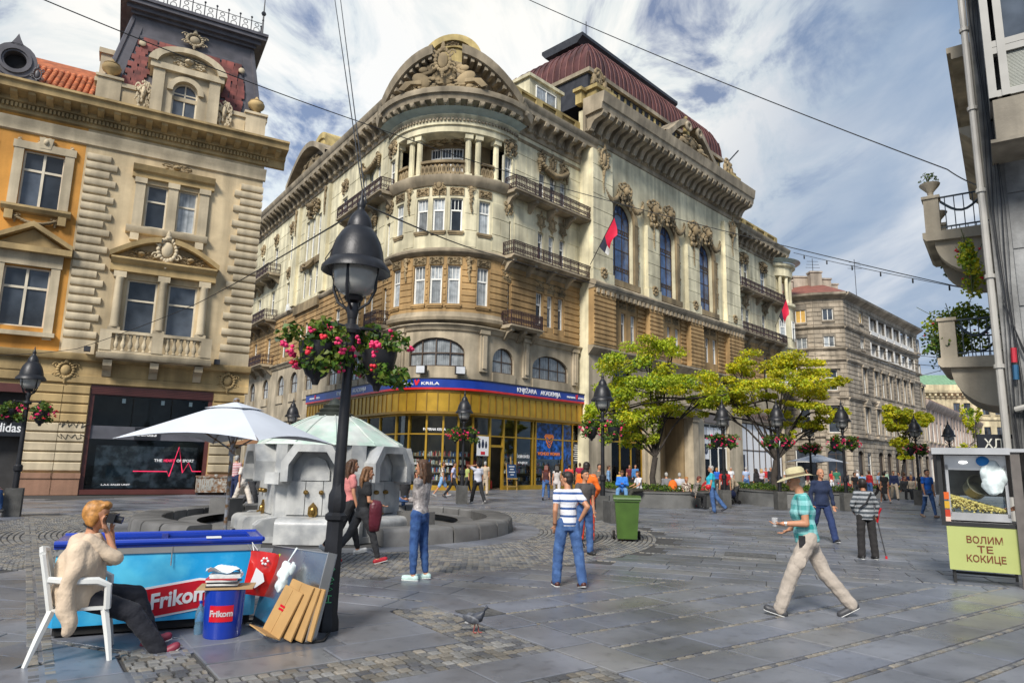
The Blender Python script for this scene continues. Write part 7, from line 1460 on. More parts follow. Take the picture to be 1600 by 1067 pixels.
# ================================================================ green bin, boxes, boards
def build_small():
 G = mat('green_bin_plastic', (.062, .125, .022), rough=.4, var=.15, scale=4, grime=.2); p = g2(983, 846); t = thing('wheelie_bin', 'dark green two wheeled rubbish bin with white stencil', 'rubbish bin', (p[0], p[1] + .3, 0), -.12); P = lambda n, b, m: OB(n, b.mesh(n, m, 30), t)
 b = MB(); a, c = (.22, .24), (.275, .32); vs = [(-a[0], -a[1], .05), (a[0], -a[1], .05), (a[0], a[1], .05), (-a[0], a[1], .05), (-c[0], -c[1], .9), (c[0], -c[1], .9), (c[0], c[1], .9), (-c[0], c[1], .9)]; b.add(vs, [(0, 1, 5, 4), (1, 2, 6, 5), (2, 3, 7, 6), (3, 0, 4, 7), (3, 2, 1, 0)]); P('body', b, [G]); b = MB(); b.box(-.3, .3, -.345, .33, .88, .93); P('rim', b, [G]); b = MB(); b.extr([(-.37, .93), (-.36, .965), (-.2, 1.0), (.25, 1.0), (.36, .97), (.36, .93)], -.31, .31); P('lid', b, [G])
 for x in (-.29, .29): b = MB(); b.lathe([(0, -.03), (.09, -.03), (.1, 0), (.09, .03), (0, .03)], 16); OB('wheel', b.mesh('wheel', [BLACKI]), t, WM[t.name] @ T(x, .22, .1) @ Matrix.Rotation(PI / 2, 4, 'Y'))
 b = MB(); b.tube([(-.25, .33, .93), (-.25, .4, .92), (.25, .4, .92), (.25, .33, .93)], .018, 6); P('handle', b, [G]); b = MB(); b.box(-.02, .06, -.316, -.31, .68, .8); b.box(.08, .11, -.316, -.31, .68, .8); OB('stencil', b.mesh('stencil', [mat('faded_stencil', (.4, .45, .38), rough=.6, var=.4, scale=30)]), t, WM[t.name] @ Matrix.Rotation(-.045, 4, 'X') @ T(.03, .02, -.015))
 b = MB(); b.ell((0, 0, .3), (.16, .14, .3), 10, 8); p = g2(962, 815); m = b.mesh('sack', [mat('grey_sack', (.16, .15, .13), rough=.7, var=.3)], 60)
 for v in m.vertices: v.co += noise.noise_vector(v.co * 7) * .03
 OB('sack', m, None, T(3.1, 19.6, 0), None, 'small grey sack leaning between the lamp and the green bin', 'sack')
 M = FY @ T(4.55, -.62, 0); t = thing('steel_box', 'rusty pale grey steel box standing before the sports shop window', 'metal box', M=M); RU = mat('peeling_grey_paint', (.50, .49, .44), rough=.6, var=.2, scale=4, col2=(.25, .13, .06), streak=.4); b = MB(); b.box(0, 1.25, 0, .5, .12, .78); OB('body', b.mesh('body', [RU], 0), t); b = MB(); b.box(-.03, 1.28, -.03, .53, .78, .84); OB('lid', b.mesh('lid', [RU], 0), t); b = MB(); [b.box(x, x + .05, y, y + .05, 0, .12) for x in (.02, 1.18) for y in (.02, .43)]; OB('foot', b.mesh('foot', [DARKZ]), t, None, 'stuff')
 b = MB(); [b.box(.1 + .09 * i, .16 + .09 * i, -.004, 0, .2 + .0, .7) for i in range(6)]; OB('vent', b.mesh('vent', [mat('vent_grey', (.38, .37, .33), rough=.6)]), t); b = MB(); b.ell((.8, .25, .87), (.08, .06, .04), 8, 5); OB('rag', b.mesh('rag', [mat('grey_rag', (.4, .4, .38), rough=.9)]), None, M, None, 'crumpled rag on the lid of the rusty steel box', 'rag')
 M = FR @ T(-7.0, -.35, 0) @ Matrix.Rotation(-.1, 4, 'X'); t = thing('easel_board', 'navy notice board on a wooden easel beside the bookshop door', 'notice board', M=M); WD = mat('light_wood', (.42, .26, .07), rough=.6); b = MB(); b.box(-.42, .42, 0, .03, .75, 1.62); OB('board', b.mesh('board', [mat('navy_poster_print', (.015, .05, .14), rough=.35, var=.5, scale=6)], 0), t)
 for x in (-.45, .41): b = MB(); b.box(x, x + .05, .03, .08, 0, 1.7); OB('leg', b.mesh('leg', [WD], 0), t)
 b = MB(); b.box(-.45, .46, -.04, .03, .68, .75); b.box(-.45, .46, .03, .06, .2, .26); b.box(-.03, .03, .03, .07, 1.6, 2.1); OB('rail', b.mesh('rail', [WD], 0), t)
 for i, w in enumerate((.5, .35, .55, .3)): b = MB(); b.box(-w / 2, w / 2, -.004, 0, 0, .05); OB('print', b.mesh('print', [_MATS['white_letter_paint']]), t, M @ T(0, -.001, 1.45 - i * .17))
 b = MB(); b.lathe([(.08, 0), (.08, .4), (.05, .47), (.02, .5), (.02, .56)], 12); OB('fire_extinguisher', b.mesh('fire_extinguisher', [_MATS['red_sign_enamel']]), None, FR @ T(-8.15, .5, .08), None, 'red fire extinguisher just inside the bookshop door', 'fire extinguisher')
 def flag(name, lab, base, tip, w, h):
  t = thing(name, lab, 'flag', base, group='flags on the palace front'); b = MB(); d = tip - base; b.tube([(0, 0, 0), tuple(d)], .03, 6); OB('pole', b.mesh('pole', [DARKZ]), t); b = MB(); n, k = 10, 8
  for i in range(n + 1):
   for j in range(k + 1):
    u, v = i / n, j / k; s = 1 - .55 * u * .4; q = d * (1 - .62 * v * (1 - u * .3)); b.v.append((q.x + .14 * math.sin(5 * v + 3 * u) * u + .25 * u * w, q.y - .1 * math.sin(6 * v) * u, q.z - h * u + .05 * math.sin(8 * v)))
  b.f = [(i * (k + 1) + j, i * (k + 1) + j + 1, (i + 1) * (k + 1) + j + 1, (i + 1) * (k + 1) + j) for i in range(n) for j in range(k)]; b.m = [0 if f[0] % (k + 1) < 5 else (1 if f[0] // (k + 1) < 7 else 2) for f in b.f]; fl = OB('cloth', b.mesh('cloth', [mat('red_flag_cloth', (.62, .01, .05), rough=.7, var=.1), mat('dark_flag_cloth', (.03, .035, .06), rough=.7), mat('white_flag_cloth', (.7, .7, .7), rough=.7)], 60), t)
 a = FRS @ Vector((-.2, -.4, 16.2)); flag('academy_flag', 'red and dark flag on an angled pole beside the first tall window', a, a + Vector((1.5, -1.9, 3.0)), .7, 1.35); a = FR @ Vector((32.2, -1.3, 16.6)); flag('academy_flag', 'red and white flag at the far balcony of the palace', a, a + Vector((.8, -1.3, 2.8)), .8, 1.7)
 p = gp(742, 988); t = thing('pigeon', 'grey pigeon with white rump walking on the setts', 'pigeon', p, rad(-20)); PG = mat('pigeon_slate', (.05, .055, .07), rough=.5, var=.4, scale=30); PW = mat('pigeon_white', (.55, .55, .55), rough=.6); b = MB()
 rows = [(-.10, .115, .012), (-.07, .12, .035), (-.02, .13, .055), (.03, .145, .058), (.075, .17, .045), (.095, .2, .028), (.1, .225, .022), (.108, .245, .026), (.122, .252, .02), (.135, .25, .008)]; n = 10; vs = [(x, r * math.cos(2 * PI * i / n) * .9, z + r * math.sin(2 * PI * i / n)) for x, z, r in rows for i in range(n)]; b.add(vs, [(j * n + i, j * n + (i + 1) % n, j * n + n + (i + 1) % n, j * n + n + i) for j in range(len(rows) - 1) for i in range(n)] + [tuple(range(n)), tuple(range(len(rows) * n - 1, len(rows) * n - n - 1, -1))]); OB('body', b.mesh('body', [PG], 80), t); b = MB(); b.add([(-.08, -.03, .125), (-.08, .03, .125), (-.2, .04, .075), (-.2, -.04, .075), (-.08, -.03, .11), (-.08, .03, .11), (-.2, .04, .068), (-.2, -.04, .068)], [(0, 1, 2, 3), (7, 6, 5, 4), (0, 3, 7, 4), (1, 5, 6, 2), (2, 6, 7, 3)]); OB('tail', b.mesh('tail', [PG]), t); b = MB(); b.ell((-.07, 0, .1), (.05, .04, .03), 8, 6); OB('rump', b.mesh('rump', [PW], 60), t)
 for s in (-1, 1): b = MB(); b.ell((-.03, s * .045, .135), (.095, .016, .04), 10, 6, rot=Matrix.Rotation(.25, 3, 'Y')); OB('wing', b.mesh('wing', [mat('pigeon_wing', (.08, .085, .10), rough=.5, var=.6, scale=25)], 60), t); b = MB(); b.tube([(.01, s * .02, .1), (.015 + s * .015, s * .02, .05), (.01 + s * .02, s * .02, .006)], .006, 5); [b.tube([(.01 + s * .02, s * .02, .006), (.045 + s * .02, s * .02 + k * .018, .004)], .004, 4) for k in (-1, 0, 1)]; OB('leg', b.mesh('leg', [mat('pigeon_leg', (.3, .08, .07), rough=.6)]), t)
 b = MB(); b.tube([(.134, 0, .25), (.158, 0, .243)], [.006, .001], 5); OB('beak', b.mesh('beak', [BLACKI]), t)
 def wire(lab, pts, sag=.0, r=.012, beads=0):
  P = [at_depth(*q) for q in pts]; b = MB(); out = []
  for i in range(len(P) - 1):
   for k in range(12): f = k / 12; q = P[i].lerp(P[i + 1], f); q.z -= sag * 4 * f * (1 - f); out.append(tuple(q))
  out.append(tuple(P[-1])); b.tube(out, r, 5)
  for k in range(beads): q = out[int((k + .5) / beads * len(out))]; b.lathe([(0, 0), (.03, .02), (.03, .16), (0, .18)], 6, (q[0], q[1], q[2] - .18))
  OB('overhead_wire', b.mesh('overhead_wire', [mat('wire_black', (.02, .02, .02), rough=.5)], 60), None, None, None, lab, 'overhead wire', 'wires strung over the square')
 wire('overhead wire from the mansard house across the bay to the far right', [(40, -12, 15), (560, 190, 22), (900, 300, 27), (1515, 452, 22)], .1, .016, 0)
 wire('thick overhead wire from the top edge down to the right house', [(815, -5, 24), (1480, 265, 17), (1578, 298, 14.2)], .15, .016)
 wire('first of two cables rising from the tip of the nearest lamp', [(569, 318, 7.35), (522, -8, 12)], 0, .008); wire('second of two cables rising from the tip of the nearest lamp', [(572, 318, 7.35), (531, -8, 12)], 0, .008)
 wire('cable from the nearest lamp to the lower right past the palace balconies', [(575, 322, 7.35), (770, 398, 16), (1240, 530, 30), (1500, 562, 24)], .05, .011); wire('cable from the nearest lamp down to the balcony of the cream house', [(566, 325, 7.35), (300, 478, 20), (120, 545, 24), (-10, 555, 24)], .05, .011); wire('loose cable looping beside the shade of the nearest lamp', [(548, 345, 7.2), (508, 405, 7.15), (530, 460, 7.25), (543, 490, 7.3)], 0, .006)
 wire('thin wire with clips crossing the sky above the stone block', [(1240, 395, 30), (1515, 452, 21)], .05, .012, 6); wire('wire crossing before the loggias of the stone block', [(1235, 548, 40), (1500, 575, 20)], .05, .01); wire('lowest wire from the stone block to the right balcony', [(1330, 612, 50), (1495, 572, 20)], .05, .01)
build_small()
# ================================================================ planters and trees
def build_green():
 CW = mat('planter_concrete', (.17, .17, .165), rough=.75, var=.2, scale=2, grime=.3, bump=.3); SO = mat('soil', (.05, .04, .03), rough=.95, var=.3)
 def planter(lab, pts, h, nleaf, mats, fl=0):
  c = sum((Vector(p) for p in pts), Vector((0, 0))) / len(pts); t = thing('planter', lab, 'planter', (c.x, c.y, 0), group='concrete planters along the street'); L = [(p[0] - c.x, p[1] - c.y) for p in pts]; b = MB(); b.slab(L, 0, h); OB('wall', b.mesh('wall', [CW], 25), t); b = MB(); b.slab([(x * 1.012, y * 1.012) for x, y in L], h, h + .05); OB('coping', b.mesh('coping', [CW], 25), t); b = MB(); b.slab([(x * .93, y * .93) for x, y in L], h + .05, h + .07); OB('soil', b.mesh('soil', [SO], 25), t)
  b = MB(); r = random.Random(len(lab)); n = 60
  for k in range(n): i = r.randrange(len(L)); a, e = L[i], L[(i + 1) % len(L)]; f = r.random(); q = r.uniform(.3, .86); leaves(b, r, ((a[0] + (e[0] - a[0]) * f) * q, (a[1] + (e[1] - a[1]) * f) * q, h + .17), (.4, .4, .17), nleaf // n, .11)
  OB('ground_cover', b.mesh('ground_cover', mats, 0), t, kind='stuff')
  if fl: b = MB(); [blossoms(b, r, (L[0][0] * q, L[0][1] * q, h + .25), (1.5, 1.0, .12), fl, .07, 0) for q in (.2, .6)]; OB('blossom', b.mesh('blossom', [PINKF[1]]), t, kind='stuff')
 def rnd_poly(pts, n=4):
  out = []
  for i in range(len(pts)):
   a, b, c = Vector(pts[i - 1]), Vector(pts[i]), Vector(pts[(i + 1) % len(pts)]); p, q = b.lerp(a, .35), b.lerp(c, .35)
   for k in range(n + 1): f = k / n; out.append(tuple(p.lerp(b, f).lerp(b.lerp(q, f), f)))
  return out
 planter('curved concrete planter with low hedge under the taller yellow green tree', rnd_poly([(3.9, 33.5), (4.3, 29.3), (7.3, 28.6), (9.4, 31.2), (9.6, 36), (5, 36.5)]), .58, 2600, LEAFG)
 planter('long dark concrete planter under the wide yellow tree', rnd_poly([(10.9, 35.5), (11.6, 31.0), (15.2, 30.6), (16.8, 34), (16, 39), (11.5, 39)]), .62, 2600, [LEAFG[1], LEAFG[0], LEAFG[2]])
 p, q = at_depth(1345, 750, 44), at_depth(1462, 750, 42); planter('flower bed planter with red flowers farther down the street', rnd_poly([(p.x, p.y), (q.x, q.y), (q.x + 1, q.y + 6), (p.x + 1, p.y + 6)]), .5, 1800, LEAFG, 40)
 BARK = mat('grey_brown_bark', (.055, .045, .038), rough=.9, var=.3, scale=5, bump=.8, bscale=18)
 def tree(lab, px, Y, lumps, n, mixs, trunk_r, size, seed):
  r = random.Random(seed); base = at_depth(px, 745, Y); t = thing('street_tree', lab, 'tree', (base.x, base.y, 0), group='yellow leaved street trees'); b = MB(); C = []
  for (x, y, w, h, dy) in lumps:
   c = at_depth(x, y, Y + dy); k = Y / FPX; C.append((c - Vector((base.x, base.y, 0)), w * k, h * k))
  fork = Vector((.1, 0, 2.1)); s = MB(); s.tube([(0, 0, 0), (.03, .02, .3), (-.05, .03, 1.2), tuple(fork)], [trunk_r * 1.35, trunk_r, trunk_r * .85, trunk_r * .8], 10); OB('trunk', s.mesh('trunk', [BARK], 60), t); s = MB()
  for i, (c, w, h) in enumerate(C):
   a = C[i - 1][0] if i % 3 == 2 else fork
   m1 = a.lerp(c, .4) + Vector((r.uniform(-.2, .2), r.uniform(-.2, .2), .25)); e = c + Vector((0, 0, -h * .3)); s.tube([tuple(a), tuple(m1), tuple(a.lerp(e, .75) + Vector((r.uniform(-.15, .15), 0, .1))), tuple(e)], [trunk_r * .38, trunk_r * .24, trunk_r * .15, .015], 6)
   for k in range(5): d = Vector((r.uniform(-1, 1) * w, r.uniform(-.7, .7) * w, r.uniform(-.2, .7) * h)); s.tube([tuple(m1.lerp(e, r.random())), tuple(c + d * .5 + Vector((0, 0, -.1))), tuple(c + d)], [.03, .02, .008], 4)
  OB('limbs', s.mesh('limbs', [BARK], 60), t); tot = sum(w * h for _, w, h in C)
  for c, w, h in C:
   m = max(40, int(n * w * h / tot)); sub = 9
   for k in range(sub):
    o = Vector((r.uniform(-1, 1) * w, r.uniform(-1, 1) * w, r.uniform(-1, 1) * h)); f = r.uniform(.28, .58); mi = r.choice(mixs); leaves(b, r, c + o, (w * f, w * f, h * f * 1.25), m // sub, size, mi)
  OB('crown', b.mesh('crown', LEAFY, 0), t)
 tree('taller yellow green street tree beside the stone portal', 1021, 32.5, [(1015, 548, 42, 16, 0), (1050, 545, 18, 12, .5), (985, 575, 38, 16, -.5), (1030, 585, 40, 16, .5), (965, 605, 34, 16, 0), (1005, 615, 40, 18, -1), (1060, 600, 40, 16, 0), (1090, 622, 26, 12, .5), (950, 640, 32, 16, .3), (990, 650, 34, 18, -.8), (1040, 635, 40, 16, 0), (965, 675, 28, 14, -.6), (1000, 685, 22, 12, 0), (925, 655, 14, 10, 0), (1120, 615, 18, 9, 0)], 19000, [(0, 1), (1, 1, 2), (0, 1, 1), (1, 1)], .16, .125, 3)
 tree('wide yellow street tree with low spreading limbs', 1211, 34.5, [(1150, 572, 30, 11, 0), (1195, 568, 40, 13, .5), (1240, 572, 38, 13, 0), (1280, 585, 30, 11, .5), (1130, 600, 38, 14, -.5), (1175, 605, 40, 15, 0), (1225, 600, 42, 15, -1), (1270, 610, 32, 12, 0), (1310, 598, 16, 8, 0), (1115, 625, 34, 12, .2), (1160, 632, 34, 12, 0), (1255, 635, 30, 10, -.5), (1295, 650, 26, 9, 0), (1245, 660, 26, 8, .5), (1320, 640, 12, 6, 0), (1275, 668, 16, 6, 0), (1225, 680, 12, 6, 0), (1095, 640, 18, 9, 0)], 21000, [(0, 0, 0, 1), (0, 0, 1), (0, 1)], .18, .125, 5)
 tree('small yellow street tree before the grey stone block', 1411, 46, [(1400, 645, 18, 9, 0), (1425, 650, 22, 9, .5), (1395, 662, 14, 8, 0), (1415, 668, 22, 9, 0), (1440, 655, 12, 6, 0), (1410, 690, 14, 8, 0), (1412, 708, 10, 7, 0)], 5000, [(0, 0, 1)], .11, .2, 9)
 tree('small green tree showing behind the bakery sign', 1525, 52, [(1522, 660, 12, 18, 0), (1535, 690, 14, 14, 0), (1508, 700, 12, 8, 0)], 900, [(1, 2), (1, 0)], .1, .22, 12)
build_green()
# ================================================================ people
PSC = bpy.data.scenes.new('people_workshop')       # bodies are grown here, then only the finished meshes are kept
_JOBS = []
def _cap(b, a, c, ra, rb, mi=0, n=10):
 """tapered limb piece with round ends"""
 a, c = Vector(a), Vector(c); d = c - a; L = d.length
 if L < 1e-5: d = Vector((0, 0, 1)); L = 1e-5
 pts, rs = [], []
 u = d / L
 for k in range(4): t = PI / 2 * (1 - k / 4); pts.append(a - u * ra * math.sin(t)); rs.append(max(1e-4, ra * math.cos(t)))
 for k in range(5): f = k / 4; pts.append(a + d * f); rs.append(ra + (rb - ra) * f)
 for k in range(1, 5): t = PI / 2 * k / 4; pts.append(c + u * rb * math.sin(t)); rs.append(max(1e-4, rb * math.cos(t)))
 b.tube([tuple(p) for p in pts], rs, n, mi)
def _loft(b, secs, n=16, mi=0):
 """secs: (centre, half width vector, half depth vector)"""
 vs, fs = [], []
 for c, w, d in secs:
  for i in range(n): t = 2 * PI * i / n; vs.append(tuple(c + w * math.cos(t) + d * math.sin(t)))
 for j in range(len(secs) - 1):
  for i in range(n): fs.append((j * n + i, j * n + (i + 1) % n, (j + 1) * n + (i + 1) % n, (j + 1) * n + i))
 fs += [tuple(range(n - 1, -1, -1)), tuple((len(secs) - 1) * n + i for i in range(n))]
 b.add(vs, fs, mi)
def _grow(b, vox, smooth, mats, name, parent, wr=0.0, wf=9.0, sh=60):
 me = b.mesh(name, [], 0); o = bpy.data.objects.new('w', me); PSC.collection.objects.link(o)
 m = o.modifiers.new('r', 'REMESH'); m.mode = 'VOXEL'; m.voxel_size = vox; m.use_smooth_shade = True
 if smooth: m = o.modifiers.new('s', 'SMOOTH'); m.iterations = smooth; m.factor = .5
 _JOBS.append((o, name, mats, parent, wr, wf))
def finish_people():
 with bpy.context.temp_override(scene=PSC, view_layer=PSC.view_layers[0]):
  dg = bpy.context.evaluated_depsgraph_get(); dg.update()
 for o, name, mats, parent, wr, wf in _JOBS:
  me = bpy.data.meshes.new_from_object(o.evaluated_get(dg)); me.name = name
  if wr:                               # cloth folds
   n = len(me.vertices); co = np.empty(n * 3); no = np.empty(n * 3); me.vertices.foreach_get('co', co); me.vertices.foreach_get('normal', no); co = co.reshape(-1, 3); no = no.reshape(-1, 3)
   ph = sum(co[0]) * 7; x, y, z = co.T
   f = np.sin(wf * (x * 1.1 + y * .7 + z * 2.1) + 2.2 * np.sin(wf * .45 * (z - x) + ph)) + .6 * np.sin(wf * 1.9 * (z * 1.3 - y) + 1.7 * np.sin(wf * .7 * x + ph))
   if wf == 60: f = np.sin(95 * x + 1.5 * np.sin(40 * y)) * .7 + np.sin(110 * y + np.sin(60 * x)) * .6 + .4 * np.sin(18 * z + 30 * x)
   co += no * (f * wr)[:, None]; me.vertices.foreach_set('co', co.ravel())
  me.materials.clear()
  for m in mats: me.materials.append(m)
  me.polygons.foreach_set('material_index', [0] * len(me.polygons)); me.polygons.foreach_set('use_smooth', [True] * len(me.polygons)); me.update()
  OB(name, me, parent)
 for o, *_ in _JOBS: d = o.data; bpy.data.objects.remove(o); bpy.data.meshes.remove(d)
 bpy.data.scenes.remove(PSC)
SKIN = [mat('skin_%s' % n, c, rough=.5, var=.08, scale=14, spec=.4) for n, c in (('fair', (.56, .30, .20)), ('warm', (.48, .23, .13)), ('tan', (.36, .16, .085)))]
def cl(name, c, **k): return mat('cloth_' + name, c, **dict(dict(rough=.85, var=.14, scale=5, bump=.7, bscale=26, bdist=.014, sheen=.04), **k))
def hr(name, c): return mat('hair_' + name, c, rough=.5, var=.45, scale=26, bump=.5, bscale=120, bdist=.004)
HAIR = dict(dark=hr('dark', (.018, .012, .009)), brown=hr('brown', (.075, .035, .016)), blond=hr('blond', (.40, .22, .07)), grey=hr('grey', (.36, .35, .33)), red=hr('red', (.12, .025, .012)), ombre=hr('ombre', (.16, .075, .03)), ginger=hr('ginger', (.42, .19, .045)))
SHOEM = {}
def person(label, p, face, h=1.72, near=0, top=None, topk='tee', bot=None, botk='trousers', hair='dark', hairk='short', skin=0, legs=None, arms=None, lean=0.0, sit=0.0, shoe=(.03, .03, .03), fat=1.0, female=False, head=(0, 0), extra=None, group=None, belt=None, twist=0.0):
 """face: heading in degrees (0 looks along +Y, 90 along +X). legs: per side (thigh swing, knee bend, spread); arms: per side (elbow dir, wrist dir)"""
 t = thing('person', label, 'person', p, -rad(face), group)
 s = h / 1.75; sk = SKIN[skin]; vox = {0: .028, 1: .016, 2: .0085}[near]
 legs = legs or ((4, 4, 3), (-4, 6, 3)); arms = arms or (((.16, .02, -1), (.05, .15, -1)), ((.16, .02, -1), (.05, .15, -1)))
 V = Vector; wS = (.17 if not female else .155) * s; hipw = (.092 if not female else .098) * s
 ul, ll = .44 * s, .43 * s; hips = []
 for i, (a, k, sp) in enumerate(legs):
  sg = -1 if i == 0 else 1; A, K = rad(a), rad(k); sp = rad(sp) * sg
  hip = V((sg * hipw, 0, 0)); kd = V((math.sin(sp), math.sin(A), -math.cos(A) * math.cos(sp))).normalized(); kn = hip + kd * ul
  sd = V((math.sin(sp) * .5, math.sin(A - K), -math.cos(A - K))).normalized(); an = kn + sd * ll; hips.append((hip, kn, an, A - K))
 zmin = min(q[2].z for q in hips) - .075 * s; pel = V((0, 0, -zmin)) if not sit else V((0, 0, sit + .09 * s)); J = []
 for hip, kn, an, fa in hips: J.append([hip + pel, kn + pel, an + pel, fa])
 L = rad(lean); up = V((0, math.sin(L), math.cos(L))); fw = V((0, math.cos(L), -math.sin(L))); rt = V((1, 0, 0))
 if twist: c, q = math.cos(rad(twist)), math.sin(rad(twist)); r2 = rt * c + fw * -q; fw2 = fw * c + rt * q
 else: r2, fw2 = rt, fw
 che = pel + up * .33 * s; shz = pel + up * .50 * s; nk = pel + up * .555 * s
 hd = nk + (up * .8 + V((0, 0, .2))).normalized() * .140 * s + fw2 * .025 * s
 yw, pt = rad(head[0]), rad(head[1]); hR = Matrix.Rotation(-yw, 3, 'Z') @ Matrix.Rotation(-pt, 3, 'X'); hx, hy, hz = hR @ r2, hR @ fw2, hR @ up
 f2 = (fat + 1) / 2
 b = MB(); tor = [(-.06, .13, .10), (.03, .155 if female else .145, .105), (.12, .13 * f2, .095), (.22, .125 * f2, .092), (.33, .155, .112), (.43, .165 if not female else .15, .10), (.49, .13, .075), (.53, .07, .055)]
 _loft(b, [(pel + up * z * s + fw2 * .0, r2 * w * s, fw2 * d * s) for z, w, d in tor])
 _cap(b, nk - up * .05 * s, hd - hz * .06 * s, .054 * s, .05 * s); b.ell(tuple(hd + hz * .02 * s), (.077 * s, .095 * s, .101 * s), 16, 12, rot=Matrix((hx, hy, hz)).transposed())
 b.ell(tuple(hd + hy * .03 * s - hz * .045 * s), (.057 * s, .062 * s, .066 * s), 12, 10, rot=Matrix((hx, hy, hz)).transposed())
 if near:
  _cap(b, hd + hy * .09 * s + hz * .012 * s, hd + hy * .112 * s - hz * .028 * s, .009 * s, .016 * s); _cap(b, hd + hy * .078 * s - hz * .088 * s, hd + hy * .074 * s - hz * .092 * s, .024 * s, .024 * s)
  for q in (-1, 1): b.ell(tuple(hd + hx * q * .076 * s - hy * .012 * s - hz * .005 * s), (.012 * s, .022 * s, .034 * s), 8, 6, rot=Matrix((hx, hy, hz)).transposed()); b.ell(tuple(hd + hx * q * .034 * s + hy * .066 * s - hz * .02 * s), (.026 * s, .026 * s, .022 * s), 8, 6)
  _cap(b, hd + hx * -.022 * s + hy * .086 * s - hz * .058 * s, hd + hx * .022 * s + hy * .086 * s - hz * .058 * s, .0095 * s, .0095 * s)
 AR = []
 for i, (ed, wd) in enumerate(arms):
  sg = -1 if i == 0 else 1
  if ed in ('h', 'p'):                # reach for a point given from the head or the pelvis
   sh = shz + r2 * sg * wS - up * .02 * s; q = V(wd); tg = (hd + hx * q.x * s + hy * q.y * s + hz * q.z * s) if ed == 'h' else pel + r2 * q.x * s + fw2 * q.y * s + up * q.z * s
   d = tg - sh; a_, b_ = .285 * s, .25 * s; L_ = min(d.length, (a_ + b_) * .985); u_ = d.normalized(); x_ = (a_ * a_ - b_ * b_ + L_ * L_) / (2 * L_); h_ = math.sqrt(max(0, a_ * a_ - x_ * x_)); hn = r2 * sg * .45 - up * 1.0 - fw2 * (.7 if ed == 'p' else .3); pp = (hn - u_ * hn.dot(u_)).normalized(); el_ = sh + u_ * x_ + pp * h_; wr_ = sh + u_ * L_
   iv = lambda w: (w.dot(r2) * sg, w.dot(fw2), w.dot(up)); ed, wd = iv((el_ - sh).normalized()), iv((wr_ - el_).normalized())
  conv = lambda d: (r2 * (sg * d[0]) + fw2 * d[1] + up * d[2]).normalized()
  sh = shz + r2 * sg * wS - up * .02 * s; el = sh + conv(ed) * .285 * s; wr = el + conv(wd) * .25 * s; AR.append((sh, el, wr)); fx = .9 if female else 1.08
  _cap(b, shz + r2 * sg * .1 * s - up * .02 * s, sh, .055 * s, .056 * s * fx); _cap(b, sh, el, .050 * s * fx, .038 * s * fx); _cap(b, el, wr, .040 * s * fx, .026 * s * fx)
  hdv = (wr - el).normalized(); side = hdv.cross(V((0, 0, 1)) if abs(hdv.z) < .9 else fw2).normalized(); pn = side.cross(hdv).normalized()
  palm = wr + hdv * .045 * s; rot = Matrix((side, pn, hdv)).transposed()
  b.ell(tuple(palm), (.038 * s, .017 * s, .052 * s), 10, 8, rot=rot)
  for k in range(4):
   ln = (.062, .074, .07, .054)[k] * s; ba = palm + hdv * .038 * s + side * (k - 1.5) * .0185 * s; m1 = ba + hdv * ln * .5 + pn * .006 * s; tip = m1 + (hdv * .75 + pn * .65).normalized() * ln * .55
   _cap(b, ba, m1, .0088 * s, .0082 * s, n=6); _cap(b, m1, tip, .0082 * s, .0068 * s, n=6)
  tb = palm - side * .034 * s - hdv * .02 * s; tm = tb + (hdv * .6 - side * .6 + pn * .35).normalized() * .04 * s; _cap(b, tb, tm, .0115 * s, .0095 * s, n=6); _cap(b, tm, tm + (hdv * .85 + pn * .4).normalized() * .03 * s, .0092 * s, .0075 * s, n=6)
 for hip, kn, an, fa in J:
  _cap(b, hip, kn, .078 * s, .052 * s); _cap(b, kn, an, .053 * s, .034 * s); _cap(b, kn.lerp(an, .12), kn.lerp(an, .5), .048 * s, .046 * s)
 feet = []
 for i, (hip, kn, an, fa) in enumerate(J):
  shd = (an - kn).normalized(); fd = V((0, math.cos(fa * .75), math.sin(fa * .75))); hl = an - V((0, 0, .04 * s)) - fd * .05 * s; tw = an + fd * .15 * s - V((0, 0, .045 * s)); feet.append((hl, tw, an, fd))
  _cap(b, an, hl, .036 * s, .032 * s); _cap(b, hl, tw, .032 * s, .024 * s)
 _grow(b, vox, 2 if near else 1, [sk], 'body', t)
 if top is not None:
  g = .014 * s; b = MB(); long_ = topk in ('long', 'jacket', 'cardigan', 'vest_long'); low = {'tee': -.03, 'long': -.04, 'jacket': -.10, 'cardigan': -.06, 'dress': -.35, 'crop': .08, 'tunic': -.14}.get(topk, -.03)
  tt = [(low, .155, .118)] + [(z, w + .012, d + .014) for z, w, d in tor if z > low + .04 and z < .5] + [(.5, .125, .08), (.535, .078, .066)]
  if topk == 'dress': tt = [(-.38, .21, .17), (-.2, .185, .15), (-.05, .17, .125)] + tt[1:]
  tt = [(z, w * fat, d * (fat * 1.0 if fat == 1 else fat * 1.12)) if z < .4 else (z, w, d) for z, w, d in tt]
  _loft(b, [(pel + up * z * s + fw2 * (.03 * (fat - 1) * 4 * s if z < .35 else 0), r2 * w * s, fw2 * d * s) for z, w, d in tt])
  for i, (sh, el, wr) in enumerate(AR):
   sg = -1 if i == 0 else 1; _cap(b, shz + r2 * sg * .1 * s - up * .025 * s, sh, .064 * s, .068 * s)
   if topk == 'tank': continue
   if long_: _cap(b, sh, el, .066 * s, .054 * s); _cap(b, el, wr.lerp(el, .06), .054 * s, .042 * s)
   else: _cap(b, sh, sh.lerp(el, .95 if topk == 'wrap' else .52), .066 * s, .066 * s)
  _grow(b, max(vox, .011), 3 if near else 1, [top], {'jacket': 'jacket', 'dress': 'dress', 'cardigan': 'cardigan', 'long': 'jumper'}.get(topk, 'shirt'), t, .0045 * s if near else .004, 13)
